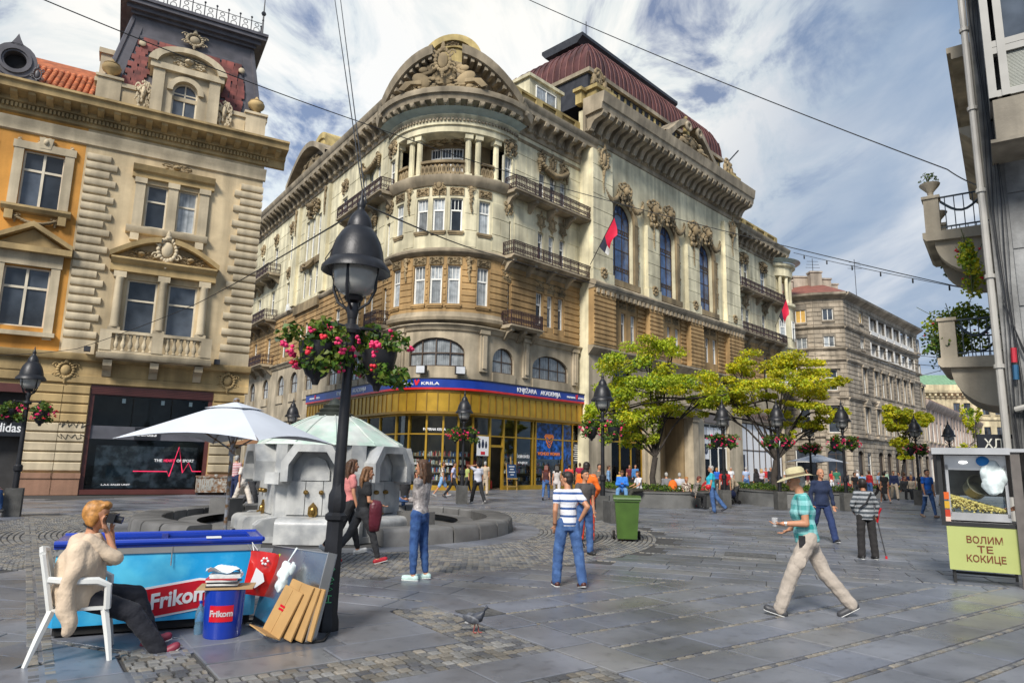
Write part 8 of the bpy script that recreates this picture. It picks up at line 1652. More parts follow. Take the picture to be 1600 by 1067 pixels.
 if bot is not None and botk != 'none':
  b = MB(); _loft(b, [(pel + up * z * s, r2 * w * s, fw * d * s) for z, w, d in ((-.10, .145, .115), (-.05, .165, .125), (.03, .163, .12), (.10, .145 * f2, .108))])
  for hip, kn, an, fa in J:
   if botk == 'trousers': _cap(b, hip, kn, .104 * s, .086 * s); _cap(b, kn, an.lerp(kn, .02), .086 * s, .076 * s)
   elif botk == 'slim': _cap(b, hip, kn, .098 * s, .07 * s); _cap(b, kn.lerp(an, .1), kn.lerp(an, .5), .068 * s, .064 * s); _cap(b, kn, an.lerp(kn, .10), .07 * s, .05 * s)
   elif botk == 'shorts': _cap(b, hip, hip.lerp(kn, .92), .098 * s, .088 * s)
   elif botk == 'wide': _cap(b, hip, kn, .102 * s, .088 * s); _cap(b, kn, an, .086 * s, .082 * s)
  if botk == 'skirt': _loft(b, [(pel + up * z * s, rt * w * s, fw * d * s) for z, w, d in ((-.48, .21, .17), (-.2, .19, .15), (.05, .165, .12))])
  _grow(b, max(vox, .011), 3 if near else 1, [bot], {'shorts': 'shorts', 'skirt': 'skirt'}.get(botk, 'trousers'), t, .0026 * s if near else .003, 21)
  if belt: b = MB(); _loft(b, [(pel + up * z * s, r2 * .151 * s, fw * .114 * s) for z in (.065, .1)]); _grow(b, .014, 1, [belt], 'belt', t)
 key = tuple(shoe); sm = SHOEM.get(key) or SHOEM.setdefault(key, mat('shoe_%d' % len(SHOEM), shoe, rough=.5, var=.15, scale=20))
 for hl, tw, an, fd in feet:
  b = MB(); _cap(b, hl + V((0, 0, .004)), tw + V((0, 0, .006)), .043 * s, .038 * s); _cap(b, an - V((0, 0, .035 * s)), hl, .042 * s, .044 * s); _cap(b, hl.lerp(tw, .3), hl.lerp(tw, .95), .045 * s, .044 * s); _grow(b, max(.012, vox * .8), 1, [sm], 'shoe', t)
  if near == 2:
   b = MB(); u = fd; sd = V((1, 0, 0)); nrm = u.cross(sd) * -1
   _loft(b, [(hl + u * k * s - V((0, 0, .033 * s)) * 1 + nrm * 0, sd * w * s, V((0, 0, .011 * s))) for k, w in ((-.045, .02), (-.02, .042), (.06, .044), (.14, .048), (.2, .044), (.235, .02))], 10); OB('sole', b.mesh('sole', [mat('white_sole', (.6, .6, .58), rough=.6)] if sum(shoe) > .1 or True else [], 60), t)
 HR = Matrix((hx, hy, hz)).transposed(); hm = HAIR[hair] if hair else None; b = MB(); at = lambda x, y, z: tuple(hd + hx * x * s + hy * y * s + hz * z * s)
 if hair and hairk != 'bald':
  b.ell(at(0, -.016, .040), (.084 * s, .094 * s, .088 * s), 14, 10, rot=HR); b.ell(at(0, -.045, -.01), (.077 * s, .062 * s, .085 * s), 12, 8, rot=HR); b.ell(at(0, .045, .088), (.066 * s, .045 * s, .034 * s), 10, 8, rot=HR)
  if hairk == 'bob':
   for q in (-1, 1): b.ell(at(q * .06, -.015, -.03), (.035 * s, .06 * s, .08 * s), 10, 8, rot=HR)
   b.ell(at(0, -.06, .02), (.085 * s, .07 * s, .1 * s), 12, 8, rot=HR); b.ell(at(0, .05, .095), (.07 * s, .05 * s, .04 * s), 10, 8, rot=HR)
  if hairk == 'long':
   for q in range(7): x = (q - 3) * .026; st = hd + hx * x * s - hy * .07 * s + hz * .05 * s; md = st - hy * .035 * s - up * .17 * s; en = md + fw2 * .01 * s - up * (.20 + .03 * math.sin(q * 2.1)) * s + r2 * x * .3 * s; _cap(b, st, md, .036 * s, .034 * s); _cap(b, md, en, .033 * s, .012 * s)
   for q in (-1, 1): _cap(b, hd + hx * q * .068 * s + hz * .03 * s - hy * .01 * s, hd + hx * q * .085 * s - hz * .13 * s - hy * .03 * s, .026 * s, .032 * s)
  if hairk == 'tail': _cap(b, hd - hy * .1 * s + hz * .05 * s, hd - hy * .13 * s - up * .2 * s, .035 * s, .012 * s)
  _grow(b, max(vox, .01), 1, [hm], 'hair', t, .0022 * s if near else 0, 60)
 if near:
  EY = mat('eye_dark', (.012, .01, .01), rough=.2); EW = mat('eye_white', (.6, .58, .55), rough=.3); LP = mat('lip', (.38, .09, .07), rough=.4)
  for q in (-1, 1):
   b = MB(); b.ell(at(q * .033, .0835, .002), (.014 * s, .008 * s, .008 * s), 8, 6, rot=HR); e = OB('eye', b.mesh('eye', [EW], 60), t); b = MB(); b.ell(at(q * .033, .090, .002), (.007 * s, .004 * s, .007 * s), 8, 6, rot=HR); OB('iris', b.mesh('iris', [EY], 60), e)
   b = MB(); b.tube([at(q * .015, .094, .020), at(q * .033, .092, .026), at(q * .052, .078, .020)], .0045 * s, 5); OB('eyebrow', b.mesh('eyebrow', [hm or EY], 60), t)
  b = MB(); b.ell(at(0, .0935, -.058), (.022 * s, .007 * s, .008 * s), 10, 6, rot=HR); OB('mouth', b.mesh('mouth', [LP], 60), t)
 info = dict(t=t, pel=pel, hd=hd, HR=HR, AR=AR, J=J, s=s, up=up, fw=fw2, rt=r2, at=at, M=WM[t.name], shz=shz)
 if extra: extra(info)
 return info
def X(nm, parent, b, m, sm=60): return OB(nm, b.mesh(nm, m if isinstance(m, list) else [m], sm), parent)
def carried(name, label, cat, info, b, m, group=None):
 return OB(name, b.mesh(name, m if isinstance(m, list) else [m], 60), None, info['M'], None, label, cat, group)
def people():
 D = cl; JEAN = D('blue_jeans', (.035, .085, .22), col2=(.06, .13, .30)); DJEAN = D('dark_jeans', (.014, .025, .07)); BLK = D('black', (.014, .014, .016)); CHAR = D('charcoal', (.035, .035, .038)); WHT = D('white', (.66, .66, .68)); BEI = D('beige', (.46, .37, .27)); KHA = D('stone_khaki', (.42, .36, .30)); REDC = D('red', (.42, .015, .02)); NAV = D('navy', (.012, .02, .07)); LAV = D('lavender', (.42, .44, .62)); GRY = D('grey', (.18, .18, .19)); GRN = D('green', (.03, .16, .09)); LBL = D('light_blue', (.22, .38, .62)); RBL = D('royal_blue', (.012, .12, .52)); ORG = D('orange', (.75, .14, .01)); MAR = D('maroon', (.12, .012, .02)); TUR = D('turquoise', (.02, .42, .56)); PNK = D('pink', (.58, .20, .19)); CRM = D('crimson', (.33, .01, .05)); WINE = D('wine_leather', (.10, .012, .022), rough=.4)
 MIX = D('floral', (.62, .55, .45), col2=(.10, .05, .04), scale=9); STRB = mat('cloth_striped_polo', (.70, .70, .74), rough=.85, var=.06, stripe=('z', .105, .3, (.03, .08, .24)), bump=.6, bscale=26, bdist=.012); PLAID = mat('cloth_teal_plaid', (.30, .62, .62), rough=.85, var=.08, stripe=('xyz', .11, .5, (.015, .27, .25)), bump=.6, bscale=26, bdist=.012); KNIT = mat('cloth_knit', (.30, .31, .32), rough=.95, var=.3, scale=30, stripe=('z', .085, .5, (.05, .06, .07)), bump=.6, bscale=60, bdist=.006); SEQ = D('shimmer_grey', (.42, .38, .36), rough=.35, var=.35, scale=14, col2=(.25, .22, .21)); SWIR = mat('cloth_light_stripe', (.55, .62, .75), rough=.85, stripe=('z', .07, .5, (.12, .2, .4))); RSTR = mat('cloth_red_stripe', (.6, .55, .55), rough=.85, stripe=('z', .06, .5, (.35, .05, .06)))
 P = lambda px, py: (lambda q: (q.x, q.y, 0))(gp(px, py)); Dp = lambda px, Y: (lambda q: (q.x, q.y, 0))(at_depth(px, 742, Y))
 hang = ((.14, .0, -1), (.03, .18, -1)); walkL = ((26, 8, 2), (-20, 16, 2)); walkR = ((-20, 18, 2), (25, 8, 2)); swing1 = (((.12, .4, -1), (.0, .8, -1)), ((.12, -.4, -1), (.05, .1, -1))); bent = ((.2, .0, -1), (-.2, 1, .1))
 def ex(i):
  b = MB(); at = i['at']; c = Vector(at(0, .15, -.0)); HR = i['HR']; b.ell(tuple(c), (.05, .035, .036), 4, 2); b = MB()
  for (w, d, h, o) in ((.062, .03, .04, (0, .135, .0)),):
   q = Vector(at(*o)); vs = [tuple(q + HR @ Vector((sx * w, sy * d, sz * h))) for sx in (-1, 1) for sy in (-1, 1) for sz in (-1, 1)]; b.add(vs, [(0, 1, 3, 2), (4, 6, 7, 5), (0, 4, 5, 1), (2, 3, 7, 6), (0, 2, 6, 4), (1, 5, 7, 3)])
  b.tube([at(0, .16, -.005), at(0, .22, -.005)], .032, 12); carried('photo_camera', 'black camera held to the eye by the seated woman', 'camera', i, b, mat('camera_black', (.015, .015, .017), rough=.35))
  b = MB(); pel, up, fw, rt = i['pel'], i['up'], i['fw'], i['rt']; sh = i['shz']
  _loft(b, [(sh + up * .045 - fw * .01, rt * .085, fw * .085), (sh + up * .0 - fw * .02, rt * .20, fw * .125), (sh - up * .10 - fw * .025, rt * .26, fw * .165), (sh - up * .26 - fw * .03, rt * .265, fw * .19), (sh - up * .42 - fw * .04, rt * .255, fw * .19), (sh - up * .54 - fw * .05, rt * .25, fw * .18), (sh - up * .56 - fw * .05, rt * .23, fw * .16)], 18)
  _cap(b, sh + rt * .21 - up * .08 - fw * .05, sh + rt * .27 - up * .42 - fw * .10, .075, .07); _cap(b, sh + rt * .27 - up * .42 - fw * .10, sh + rt * .29 - up * .70 - fw * .04, .075, .06); _cap(b, sh - rt * .19 - up * .06 - fw * .04, sh - rt * .25 - up * .36 - fw * .14, .07, .06)
  _grow(b, .012, 3, [D('cream_wool', (.60, .47, .34), scale=3)], 'draped_cardigan', i['t'], .011, 11); b = MB(); b.tube([at(-.06, .02, -.12), at(-.07, -.05, -.10), at(0, -.085, -.10), at(.07, -.05, -.10), at(.06, .02, -.12)], .006, 5); X('camera_strap', i['t'], b, BLK)
 person('woman with ginger hair and cream cardigan photographing from a white plastic chair', (-3.66, 6.22, 0), 62, 1.70, 2, D('cream_wool', (.60, .47, .34), scale=3), 'wrap', D('black_trousers', (.012, .013, .02)), 'trousers', 'ginger', 'bob', 1, ((84, 62, 5), (70, 34, 3)), (('h', (-.06, .15, -.13)), ('h', (.07, .15, -.13))), 2, .40, (.20, .02, .04), 1.12, True, (14, 10), ex)
 def bag(i):
  sh = i['shz']; p = i['pel']; rt, up, fw = i['rt'], i['up'], i['fw']; b = MB(); c = p + rt * -.19 + up * .08 - fw * .05; b.ell(tuple(c), (.055, .13, .11), 10, 8); [b.tube([tuple(c + fw * .1), tuple(sh - rt * .14), tuple(c - fw * .1)], .009, 5)]; carried('handbag', 'black shoulder bag of the woman in the pink top', 'bag', i, b, mat('black_leather', (.014, .014, .015), rough=.4))
 person('young woman in a frilled pink top and black leggings walking past the fountain', P(541, 866), 62, 1.72, 2, PNK, 'tee', BLK, 'slim', 'brown', 'long', 1, ((18, 4, 1), (-22, 20, 1)), (hang, ((.16, .05, -1), (.05, .3, -1))), 0, 0, (.62, .60, .56), 1, True, (0, 0), bag)
 def jk(i):
  el, wr = i['AR'][1][1], i['AR'][1][2]; b = MB(); m = el.lerp(wr, .6); up, fw, rt = i['up'], i['fw'], i['rt']
  _loft(b, [(m + up * .05, rt * .06, fw * .07), (m - up * .02 + rt * .02, rt * .07, fw * .11), (m - up * .14 + rt * .02, rt * .045, fw * .12), (m - up * .32 + rt * .02, rt * .035, fw * .10), (m - up * .44 + rt * .01, rt * .03, fw * .085), (m - up * .47, rt * .01, fw * .03)], 14)
  for v in range(len(b.v)): b.v[v] = tuple(Vector(b.v[v]) + noise.noise_vector(Vector(b.v[v]) * 14) * .025)
  carried('leather_jacket', 'wine red leather jacket carried over the arm of the woman in red shoes', 'jacket', i, b, WINE)
 person('young woman with long fair tipped hair, black top, grey jeans and red shoes', P(562, 879), 62, 1.62, 2, BLK, 'tee', CHAR, 'slim', 'ombre', 'long', 1, ((-26, 12, 1), (24, 8, 1)), (((.14, .1, -1), (-.1, .6, -.8)), ((.15, .15, -1), (-.15, 1, -.25))), 3, 0, (.45, .02, .03), 1, True, (10, 0), jk)
 person('young woman in a shimmering grey cardigan and blue jeans standing with hand on chin', P(652, 905), -68, 1.70, 2, SEQ, 'cardigan', D('mid_jeans', (.02, .06, .19), col2=(.04, .10, .26)), 'slim', 'brown', 'long', 1, ((3, 4, 1), (-3, 4, 1)), (('h', (.02, .10, -.22)), ('p', (-.02, .19, .2))), -3, 0, (.55, .72, .66), 1, True, (0, 4))
 wb = lambda i: X('wristwatch', i['t'], (lambda b: (b.tube([tuple(i['AR'][0][2].lerp(i['AR'][0][1], f)) for f in (.1, .18)], .034, 10), b)[1])(MB()), mat('brown_strap', (.12, .05, .03)))
 person('youth in a white and blue striped polo shirt with hands on his hips, back turned', P(887, 916), -14, 1.58, 2, STRB, 'tee', JEAN, 'trousers', 'dark', 'short', 1, ((8, 6, 6), (-8, 6, 8)), (('p', (-.21, .02, -.02)), ('p', (.2, -.02, .07))), 3, 0, (.07, .02, .015), .96, False, (-40, 0), wb)
 person('boy in a dark grey t-shirt looking our way behind the striped youth', P(913, 866), 150, 1.58, 1, D('dark_grey_tee', (.075, .065, .06)), 'tee', JEAN, 'trousers', 'dark', 'short', 1, None, (hang, ((.3, .3, -1), (-.2, .8, -.5))), 0)
 hv = lambda i: [X('reflective_band', i['t'], (lambda b: (_loft(b, [(kn.lerp(an, f), Vector((.072, 0, 0)), Vector((0, .072, 0))) for f in (.42, .52)], 12), b)[1])(MB()), mat('reflective_tape', (.7, .7, .66), rough=.3)) for _, kn, an, _f in i['J']]
 person('worker in bright orange overalls with dark boots behind the striped youth', P(916, 846), 15, 1.74, 1, ORG, 'long', D('orange_red', (.65, .06, .02)), 'trousers', 'dark', 'short', 1, None, (hang, ((.4, .1, -1), (-.3, .6, -.6))), 2, 0, (.02, .02, .025), 1.05, False, (0, 0), hv)
 a = gp(905, 856); t = thing('folding_stand', 'thin dark folding stand beside the striped youth', 'stand', a, .3)
 for x0, x1, y in ((-.18, .14, 0), (.14, -.12, .05)): b = MB(); b.tube([(x0, y, 0), (x1, y, .62)], .013, 6); X('leg', t, b, BLACKI)
 b = MB(); b.box(-.2, .16, -.05, .1, .62, .65); X('seat', t, b, BLACKI)
 def hat(i):
  at, HR, s, hd = i['at'], i['HR'], i['s'], i['hd']; m = D('pale_hat_canvas', (.52, .46, .27), scale=8); b = MB(); pr = [(.205, .032), (.19, .03), (.14, .048), (.102, .055), (.1, .075), (.098, .12), (.08, .148), (.045, .158), (0, .16)]; n = 28
  vs = [tuple(hd + HR @ Vector((r * math.cos(2 * PI * k / n), r * math.sin(2 * PI * k / n) * 1.12 - .01, z - (.035 * math.cos(4 * PI * k / n) if r > .15 else 0) * -.5))) for r, z in pr for k in range(n)]; b.add(vs, [(j * n + k, j * n + (k + 1) % n, (j + 1) * n + (k + 1) % n, (j + 1) * n + k) for j in range(len(pr) - 1) for k in range(n)]); h = carried('sun_hat', 'wide brimmed pale canvas hat on the man in the teal plaid shirt', 'hat', i, b, m); b = MB(); vs = [tuple(hd + HR @ Vector((r * math.cos(2 * PI * k / n), r * math.sin(2 * PI * k / n) * 1.12 - .01, z))) for r, z in ((.1045, .058), (.1025, .085)) for k in range(n)]; b.add(vs, [(k, (k + 1) % n, n + (k + 1) % n, n + k) for k in range(n)]); OB('band', b.mesh('band', [D('brown_band', (.16, .12, .07))], 60), h)
  w = i['AR'][0][2]; e = i['AR'][0][1]; d = (w - e).normalized(); b = MB(); c = w + d * .09; b.lathe([(.03, 0), (.038, .1), (.036, .1), (.028, .005)], 14, tuple(c - Vector((0, 0, .03)))); carried('plastic_cup', 'clear plastic cup in the hand of the man with the sun hat', 'cup', i, b, mat('clear_cup', (.75, .75, .75), rough=.15, trans=.6)); b = MB(); b.tube([tuple(w.lerp(e, .08)), tuple(w.lerp(e, .17))], .036, 12); X('wristwatch', i['t'], b, mat('steel_watch', (.5, .5, .48), metal=.8, rough=.3))
  b = MB(); c = i['pel'] + i['rt'] * -.165 + i['up'] * .0 + i['fw'] * .08; b.box(c.x - .02, c.x + .02, c.y - .035, c.y + .035, c.z - .07, c.z + .06); X('belt_pouch', i['t'], b, BLK); b = MB(); hip, kn = i['J'][0][0], i['J'][0][1]; c = hip.lerp(kn, .58); b.ell((c.x - .082, c.y, c.z), (.016, .07, .095), 10, 8); X('cargo_pocket', i['t'], b, KHA)
 person('man with a wide sun hat, teal plaid shirt and khaki trousers striding to the left', P(1268, 962), -74, 1.74, 2, PLAID, 'tee', KHA, 'trousers', 'grey', 'short', 1, ((27, 6, 1), (-25, 14, 2)), (((.15, .05, -1), (-.1, 1, .05)), ((.2, -.25, -1), (.0, .9, -.4))), 6, 0, (.05, .05, .055), 1.06, False, (-6, 6), hat, belt=BLK)
 strap = lambda i: X('bag_strap', i['t'], (lambda b: (b.tube([tuple(i['shz'] + i['rt'] * .12 + i['fw'] * .04), tuple(i['shz'] - i['up'] * .18 + i['fw'] * .135), tuple(i['pel'] + i['rt'] * -.15 + i['up'] * .1 + i['fw'] * .09)], .016, 6), b)[1])(MB()), BLK)
 person('bald man in a navy jumper and jeans walking towards us', P(1287, 846), 176, 1.76, 2, D('navy_jumper', (.012, .022, .06)), 'long', D('indigo_jeans', (.014, .03, .10)), 'trousers', None, 'bald', 1, walkL, (((.25, .1, -1), (.05, .2, -1)), ((.25, -.1, -1), (.05, .3, -1))), 0, 0, (.02, .02, .025), 1.12, False, (0, 0), strap)
 def crutch(i):
  w, e = i['AR'][1][2], i['AR'][1][1]; M = i['M']; b = MB(); d = Vector((.05, .10, 0)); foot = Vector((w.x + .16, w.y + .06, .02)); b.tube([tuple(foot), tuple(w + Vector((.01, .03, -.01)))], .012, 8); b.tube([tuple(w + Vector((0, -.06, 0))), tuple(w + Vector((.01, .08, .01)))], .016, 8); o = carried('forearm_crutch', 'red and black forearm crutch of the woman in the knitted cardigan', 'crutch', i, b, mat('crutch_metal', (.12, .12, .13), metal=.5, rough=.35)); b = MB(); b.tube([tuple(w + Vector((.02, .02, -.12))), tuple(w + Vector((.03, -.01, .05))), tuple(e.lerp(w, .25) + Vector((.055, 0, 0)))], [.018, .03, .036], 8); R = mat('crutch_red', (.55, .01, .02), rough=.35); OB('cuff', b.mesh('cuff', [R], 60), o); b = MB(); b.lathe([(.022, 0), (.02, .05)], 10, tuple(foot - Vector((0, 0, .02)))); OB('tip', b.mesh('tip', [R], 60), o)
  b = MB(); sh, p, rt, up, fw = i['shz'], i['pel'], i['rt'], i['up'], i['fw']; b.tube([tuple(sh + rt * .1 - fw * .1), tuple(sh - up * .2 - fw * .155 - rt * .03), tuple(p + up * .12 - rt * .17 - fw * .12)], .016, 6); X('bag_strap', i['t'], b, BLK)
 person('stout woman in a grey patterned knit with a red crutch, seen from behind', P(1357, 873), 4, 1.52, 2, KNIT, 'jacket', D('black_slacks', (.02, .018, .018)), 'wide', 'dark', 'bob', 2, ((2, 3, 3), (-2, 3, 3)), (((.5, -.05, -1), (-.35, .5, -.5)), ((.5, .0, -1), (-.05, .35, -1))), 3, 0, (.02, .02, .02), 1.28, True, (20, 0), crutch)
 paper = lambda i: carried('paper_sheet', 'white folded paper in the hand of the man in the blue shirt', 'paper', i, (lambda b, w: (b.box(w.x - .05, w.x + .06, w.y - .02, w.y + .14, w.z - .12, w.z - .08), b)[1])(MB(), i['AR'][1][2]), WHT)
 person('man in a royal blue v-neck t-shirt and jeans walking towards us near the cart', P(1453, 808), 172, 1.78, 1, RBL, 'tee', JEAN, 'slim', 'dark', 'short', 1, ((14, 4, 1), (-12, 12, 1)), (hang, ((.15, .1, -1), (.05, .3, -1))), 0, 0, (.3, .2, .14), 1.0, False, (0, 0), paper)
 rb = lambda i: carried('red_pouch', 'red pouch carried by the man in the turquoise t-shirt', 'bag', i, (lambda b, p: (b.ell((p.x - .22, p.y + .1, p.z + .02), (.07, .11, .1), 10, 8), b)[1])(MB(), i['pel']), mat('red_leather', (.5, .01, .02), rough=.45))
 person('heavy man in a turquoise t-shirt and jeans walking left by the planters', P(1113, 801), -70, 1.74, 1, TUR, 'tee', JEAN, 'trousers', 'grey', 'short', 1, ((-4, 4, 2), (-26, 14, 2)), (hang, ((.2, .1, -1), (-.1, .7, -.5))), -2, 0, (.03, .03, .04), 1.3, False, (0, 0), rb)
 person('man in a red t-shirt standing just behind the man in turquoise', P(1134, 792), 20, 1.74, 1, REDC, 'tee', BLK, 'trousers', 'dark', 'short', 1, walkL, None)
 person('woman in a flowered blouse and pink trousers sitting on the planter edge', P(1072, 792), 172, 1.62, 1, MIX, 'tee', D('pale_pink', (.62, .42, .40)), 'trousers', 'ginger', 'short', 1, ((84, 62, 6), (84, 80, 8)), (((.2, .3, -1), (-.2, .9, -.4)), ((.2, .3, -1), (-.2, .9, -.4))), 8, .44, (.4, .02, .03), 1.15, True)
 person('man in a red shirt sitting hunched beside the woman in the flowered blouse', P(1097, 788), 110, 1.70, 1, REDC, 'tee', JEAN, 'trousers', 'dark', 'short', 2, ((82, 80, 6), (82, 84, 8)), (((.2, .5, -1), (-.2, 1, -.3)), ((.2, .5, -1), (-.2, 1, -.3))), 22, .44)
 person('woman in a mottled jacket sitting between the flowered blouse and the red shirt', Dp(1083, 28.6), 90, 1.66, 1, D('mottled', (.30, .26, .22), col2=(.08, .07, .06), scale=12), 'long', BLK, 'trousers', 'red', 'short', 1, ((82, 84, 6), (82, 84, 8)), None, 20, .5, female=True)
 b = MB(); c = P(1083, 790); t = thing('bench', 'low dark bench at the planter under the seated group', 'bench', (c[0], c[1] + .35, 0), .35); b.box(-.9, .9, -.22, .22, .36, .43); X('seat', t, b, CONC); [X('leg', t, (lambda q: (q.box(x - .08, x + .08, -.2, .2, 0, .36), q)[1])(MB()), CONC) for x in (-.7, .7)]
 person('man in a light blue hoodie sitting on the planter behind the green bin', (lambda q: (q.x, q.y, 0))(at_depth(972, 742, 29.0)), 190, 1.74, 1, D('bright_blue_hoodie', (.03, .19, .62)), 'long', D('pale_jeans', (.12, .26, .46)), 'trousers', 'brown', 'short', 1, ((88, 70, 8), (88, 74, 10)), (((.2, .35, -1), (-.7, .6, .35)), ((.2, .35, -1), (-.7, .6, .3))), 14, .62, (.6, .6, .6), 1.05, False, (0, 20))
 person('woman in a white t-shirt and dark trousers sitting on the planter beside the blue hoodie', (lambda q: (q.x, q.y, 0))(at_depth(999, 742, 28.9)), -110, 1.64, 1, WHT, 'tee', D('olive_black', (.04, .04, .03)), 'trousers', 'brown', 'bob', 1, ((86, 52, 4), (86, 46, 4)), (((.2, .5, -1), (.0, 1, -.3)), ((.2, .5, -1), (.0, 1, -.3))), 4, .62, (.05, .04, .03), 1, True)
 person('man in a khaki shirt standing by the lamp behind the green bin', Dp(936, 27), 160, 1.72, 0, D('khaki_shirt', (.16, .13, .10)), 'tee', BLK, 'trousers', 'dark', 'short', 1, None, (((.3, .2, -1), (-.6, .7, .4)), ((.2, .2, -1), (-.5, .7, .4))))
 def stroller(i):
  t = thing('pushchair', 'dark folding pushchair by the stooping man in beige', 'pushchair', (i['M'].translation.x - .5, i['M'].translation.y - .7, 0), .4); b = MB(); b.ell((0, 0, .45), (.2, .28, .2), 10, 8); X('seat', t, b, NAV); b = MB(); [b.tube([(s * .2, -.3, .1), (s * .2, .35, .95)], .014, 6) for s in (-1, 1)]; b.tube([(-.2, .35, .95), (.2, .35, .95)], .014, 6); X('frame', t, b, BLACKI); [X('wheel', t, (lambda q: (q.tube([(x - .02, y, .09), (x + .02, y, .09)], .09, 12), q)[1])(MB()), BLACKI) for x in (-.22, .22) for y in (-.3, .25)]
 person('stooping man in a baggy beige jacket between the two planters', P(1152, 786), -110, 1.70, 0, BEI, 'jacket', CHAR, 'trousers', 'dark', 'short', 1, ((30, 50, 4), (24, 50, 4)), (((.2, .9, -.6), (0, 1, -.6)),) * 2, 48, 0, fat=1.15, extra=stroller)
 rows = [
  ('man in a loud patterned shirt and denim shorts walking past the bookshop', 690, 775, 80, 1.74, MIX, 'tee', LBL, 'shorts', 'brown', 'short', walkL, 1),
  ('young man in a lavender t-shirt and black jeans walking right past the bookshop', 707, 778, 82, 1.74, LAV, 'tee', BLK, 'slim', 'dark', 'short', walkR, 1),
  ('big man in a pale t-shirt and black trousers with hand raised to his head', 746, 786, -30, 1.78, D('pale_grey_tee', (.50, .51, .58)), 'tee', BLK, 'trousers', 'dark', 'short', walkL, 1),
  ('grey haired man with a dark rucksack behind the big man in the pale t-shirt', 757, 773, 0, 1.74, BEI, 'tee', BEI, 'trousers', 'grey', 'short', None, 0),
  ('woman in a yellow green top half hidden by the lamp before the bookshop', 729, 770, 60, 1.64, D('yellow_green_top', (.35, .40, .12)), 'tee', BLK, 'slim', 'red', 'bob', walkL, 0),
  ('red haired woman in a dark top and blue jeans at the superhero poster', 853, 781, 8, 1.68, D('dark_maroon_top', (.07, .02, .02)), 'tank', JEAN, 'slim', 'red', 'long', walkR, 1),
  ('dark haired woman in pale grey trousers beside the red haired woman', 870, 782, 5, 1.68, D('pale_top', (.50, .45, .42)), 'tank', D('pale_grey_trousers', (.48, .44, .42)), 'slim', 'dark', 'long', walkL, 1),
  ('man in a bright red shirt at the bookshop corner', 889, 776, 10, 1.70, D('bright_red', (.60, .05, .03)), 'tee', CHAR, 'trousers', 'dark', 'short', None, 0),
  ('man in a crimson t-shirt against the stone pier of the bookshop', 906, 772, -10, 1.78, CRM, 'tee', BEI, 'shorts', 'brown', 'short', None, 0),
  ('woman in a blue denim jacket behind the blue hoodie man', 951, 776, 100, 1.66, LBL, 'jacket', BLK, 'slim', 'brown', 'tail', None, 0),
  ('man in a dark red shirt at the gold framed shop window', 984, 766, 180, 1.74, MAR, 'tee', BLK, 'trousers', 'dark', 'short', None, 0),
  ('man in a mid blue shirt at the gold framed shop window', 993, 768, 170, 1.76, D('mid_blue_shirt', (.05, .18, .42)), 'long', BLK, 'trousers', 'dark', 'short', None, 0),
  ('fair haired child in yellow near the gold framed shop window', 968, 770, 180, 1.3, D('yellow_child', (.55, .38, .08)), 'tee', BLK, 'shorts', 'blond', 'short', None, 0),
  ('woman in white with a brown shoulder bag walking through the side street', 376, 797, 110, 1.70, D('white_linen', (.66, .60, .54)), 'tee', D('white_linen_trousers', (.62, .55, .47)), 'trousers', 'blond', 'tail', walkL, 1),
  ('man in a grey checked shirt walking beside the woman in white', 391, 794, 100, 1.78, D('grey_checked', (.22, .23, .27), col2=(.10, .11, .14), scale=14), 'long', CHAR, 'trousers', 'dark', 'short', walkR, 1),
  ('man in a red striped t-shirt behind the parasol pole in the side street', 364, 784, 10, 1.76, RSTR, 'tee', NAV, 'trousers', 'grey', 'short', None, 0),
  ('man in a black polo shirt by the shop next to the stone portal', 1133, 770, 170, 1.76, BLK, 'tee', CHAR, 'trousers', 'dark', 'short', None, 0),
  ('man in a white shirt by the shop next to the stone portal', 1143, 770, 170, 1.72, WHT, 'tee', CHAR, 'trousers', 'grey', 'short', None, 0),
  ('woman in blue by the shop next to the stone portal', 1121, 771, 175, 1.66, RBL, 'long', CHAR, 'trousers', 'blond', 'bob', None, 0),
  ('man in a blue checked shirt and jeans before the white shop front', 1167, 772, 0, 1.74, SWIR, 'tee', JEAN, 'trousers', 'grey', 'short', None, 0),
  ('woman in black with a tan bag before the white shop front', 1183, 771, -20, 1.72, BLK, 'long', BLK, 'trousers', 'dark', 'long', walkL, 0),
  ('woman in a pale top before the white shop front', 1191, 769, 20, 1.66, D('pale_lilac', (.5, .45, .5)), 'tee', BLK, 'slim', 'blond', 'long', None, 0),
  ('man in red and grey before the white shop front', 1198, 768, 180, 1.74, REDC, 'tee', GRY, 'trousers', 'brown', 'short', None, 0),
  ('man in a black jacket nearest the wide tree before the white shop front', 1205, 769, 160, 1.78, BLK, 'jacket', CHAR, 'trousers', 'grey', 'short', None, 0),
  ('man in a white shirt just right of the wide tree trunk', 1231, 768, 180, 1.76, WHT, 'tee', GRY, 'trousers', 'brown', 'short', None, 0),
  ('woman in a black dress with bare legs walking away down the street', 1384, 786, 10, 1.70, BLK, 'dress', None, 'none', 'dark', 'bob', walkL, 1),
  ('woman in red and white standing under the white street parasol', 1301, 769, 170, 1.64, REDC, 'tee', WHT, 'trousers', 'dark', 'bob', None, 0),
  ('man in a dark green t-shirt with a light blue bag under the white street parasol', 1309, 772, 20, 1.80, GRN, 'tee', GRY, 'trousers', 'brown', 'short', None, 0)]
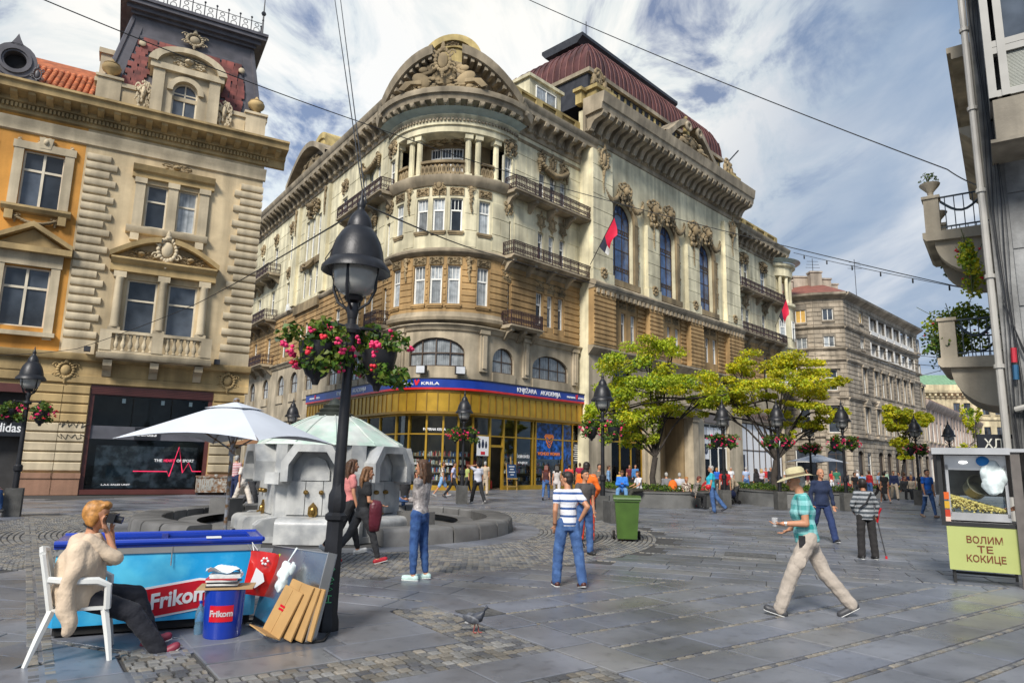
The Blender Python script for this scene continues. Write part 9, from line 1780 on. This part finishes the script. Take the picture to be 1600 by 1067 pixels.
 for (lab, px, py, fc, h, tp, tk, bt, bk, hc, hk, lg, nr) in rows:
  fem = 'woman' in lab; ar = (('h', (-.12, .04, -.04)), hang) if 'raised' in lab else (swing1 if lg is walkR else None)
  person(lab, P(px, py), fc, h, nr, tp, tk, bt, bk, hc, hk, 1, lg, ar, 2 if lg else 0, 0, (.05, .05, .055) if px % 2 else (.35, .34, .33), 1.12 if 'big' in lab else 1.0, fem)
 far = [('man in a pale blue shirt in the crowd left of the black dress', 1347, 44, LBL), ('woman in red in the crowd behind the flower bed', 1358, 43, REDC), ('man in a light shirt and jeans facing away in the crowd', 1372, 41, D('sky_shirt', (.34, .46, .62))), ('man in dark blue at the flower bed in the crowd', 1396, 42, NAV), ('man in grey at the flower bed in the crowd', 1405, 46, GRY), ('woman in maroon at the flower bed in the crowd', 1413, 44, MAR), ('man in navy standing upright at the right end of the flower bed', 1423, 43, NAV), ('man in white at the right of the crowd behind the blue shirted man', 1468, 36, WHT), ('woman in black in the crowd by the dark sunshade pole', 1335, 40, BLK), ('man in dark grey far down the street by the stone block', 1322, 52, CHAR), ('woman in white far down the street by the stone block', 1340, 56, WHT), ('man in pale green far down the street by the stone block', 1383, 55, D('pale_green', (.3, .42, .3))), ('man in black far down the street at the right', 1436, 54, BLK), ('woman in beige far down the street at the right', 1446, 50, BEI), ('man in a white cap far beyond the wide tree', 1251, 46, WHT), ('woman in dark red far beyond the wide tree', 1262, 48, MAR)]
 for k, (lab, px, Y, tp) in enumerate(far): person(lab, Dp(px, Y), (k * 67) % 360, 1.62 + .05 * (k % 4), 0, tp, ('tee', 'long')[k % 2], (CHAR, JEAN, BLK, BEI)[k % 4], 'trousers', ('dark', 'brown', 'grey', 'dark')[k % 4], 'bob' if 'woman' in lab else 'short', 1, (walkL, None, walkR)[k % 3], None, female='woman' in lab)
 seat = [('person in grey sitting with back to us on the tall tree planter', 1042, 31.5, GRY, 'grey', 0), ('person in pale grey sitting next to an orange rucksack on the planter', 1062, 31.2, D('pale_shirt', (.45, .45, .48)), 'grey', 10), ('woman in a dark jacket sitting on the edge of the flower bed', 1411, 40.5, CHAR, 'brown', 180), ('woman in tan sitting on the edge of the flower bed', 1421, 40.5, BEI, 'blond', 180)]
 for lab, px, Y, tp, hc, fc in seat: person(lab, Dp(px, Y), fc, 1.70, 0, tp, 'long', BLK, 'trousers', hc, 'short', 1, ((84, 80, 6), (84, 84, 6)), None, 10, .55)
 q = Dp(1051, 30.4); b = MB(); b.ell((0, 0, .86), (.2, .14, .26), 10, 8); b.ell((0, -.13, .78), (.14, .07, .14), 8, 6); OB('rucksack', b.mesh('rucksack', [ORG], 60), None, T(*q), None, 'orange rucksack standing on the planter edge', 'rucksack')
 person('girl sitting on the ring wall behind the fountain in a dark top', (lambda c: (c.x, c.y, 0))(at_depth(634, 742, 21.6)), -30, 1.62, 1, BLK, 'tee', JEAN, 'slim', 'dark', 'long', 1, ((84, 70, 4), (80, 76, 4)), (((.2, .6, -1), (-.3, .8, .5)), ((.2, .6, -1), (0, 1, 0))), 10, .45, female=True)
 person('man in a pale blue shirt sitting at the very left edge by the lamp', (-14.0, 18.6, 0), 60, 1.76, 1, D('denim_shirt', (.16, .28, .52)), 'long', D('blue_trousers', (.05, .12, .3)), 'trousers', 'dark', 'short', 1, ((84, 70, 4), (80, 76, 4)), (((.2, .6, -1), (-.3, .9, -.3)),) * 2, 15, .62)
 person('popcorn seller in a maroon shirt reaching towards the case at the right edge', (8.35, 11.0, 0), -70, 1.70, 1, D('maroon_shirt', (.17, .03, .07)), 'tee', BLK, 'trousers', 'dark', 'short', 1, None, (((.3, .7, -.5), (.2, 1, -.1)), ((.3, .6, -.7), (-.2, 1, -.2))), 6)
 finish_people()
people()
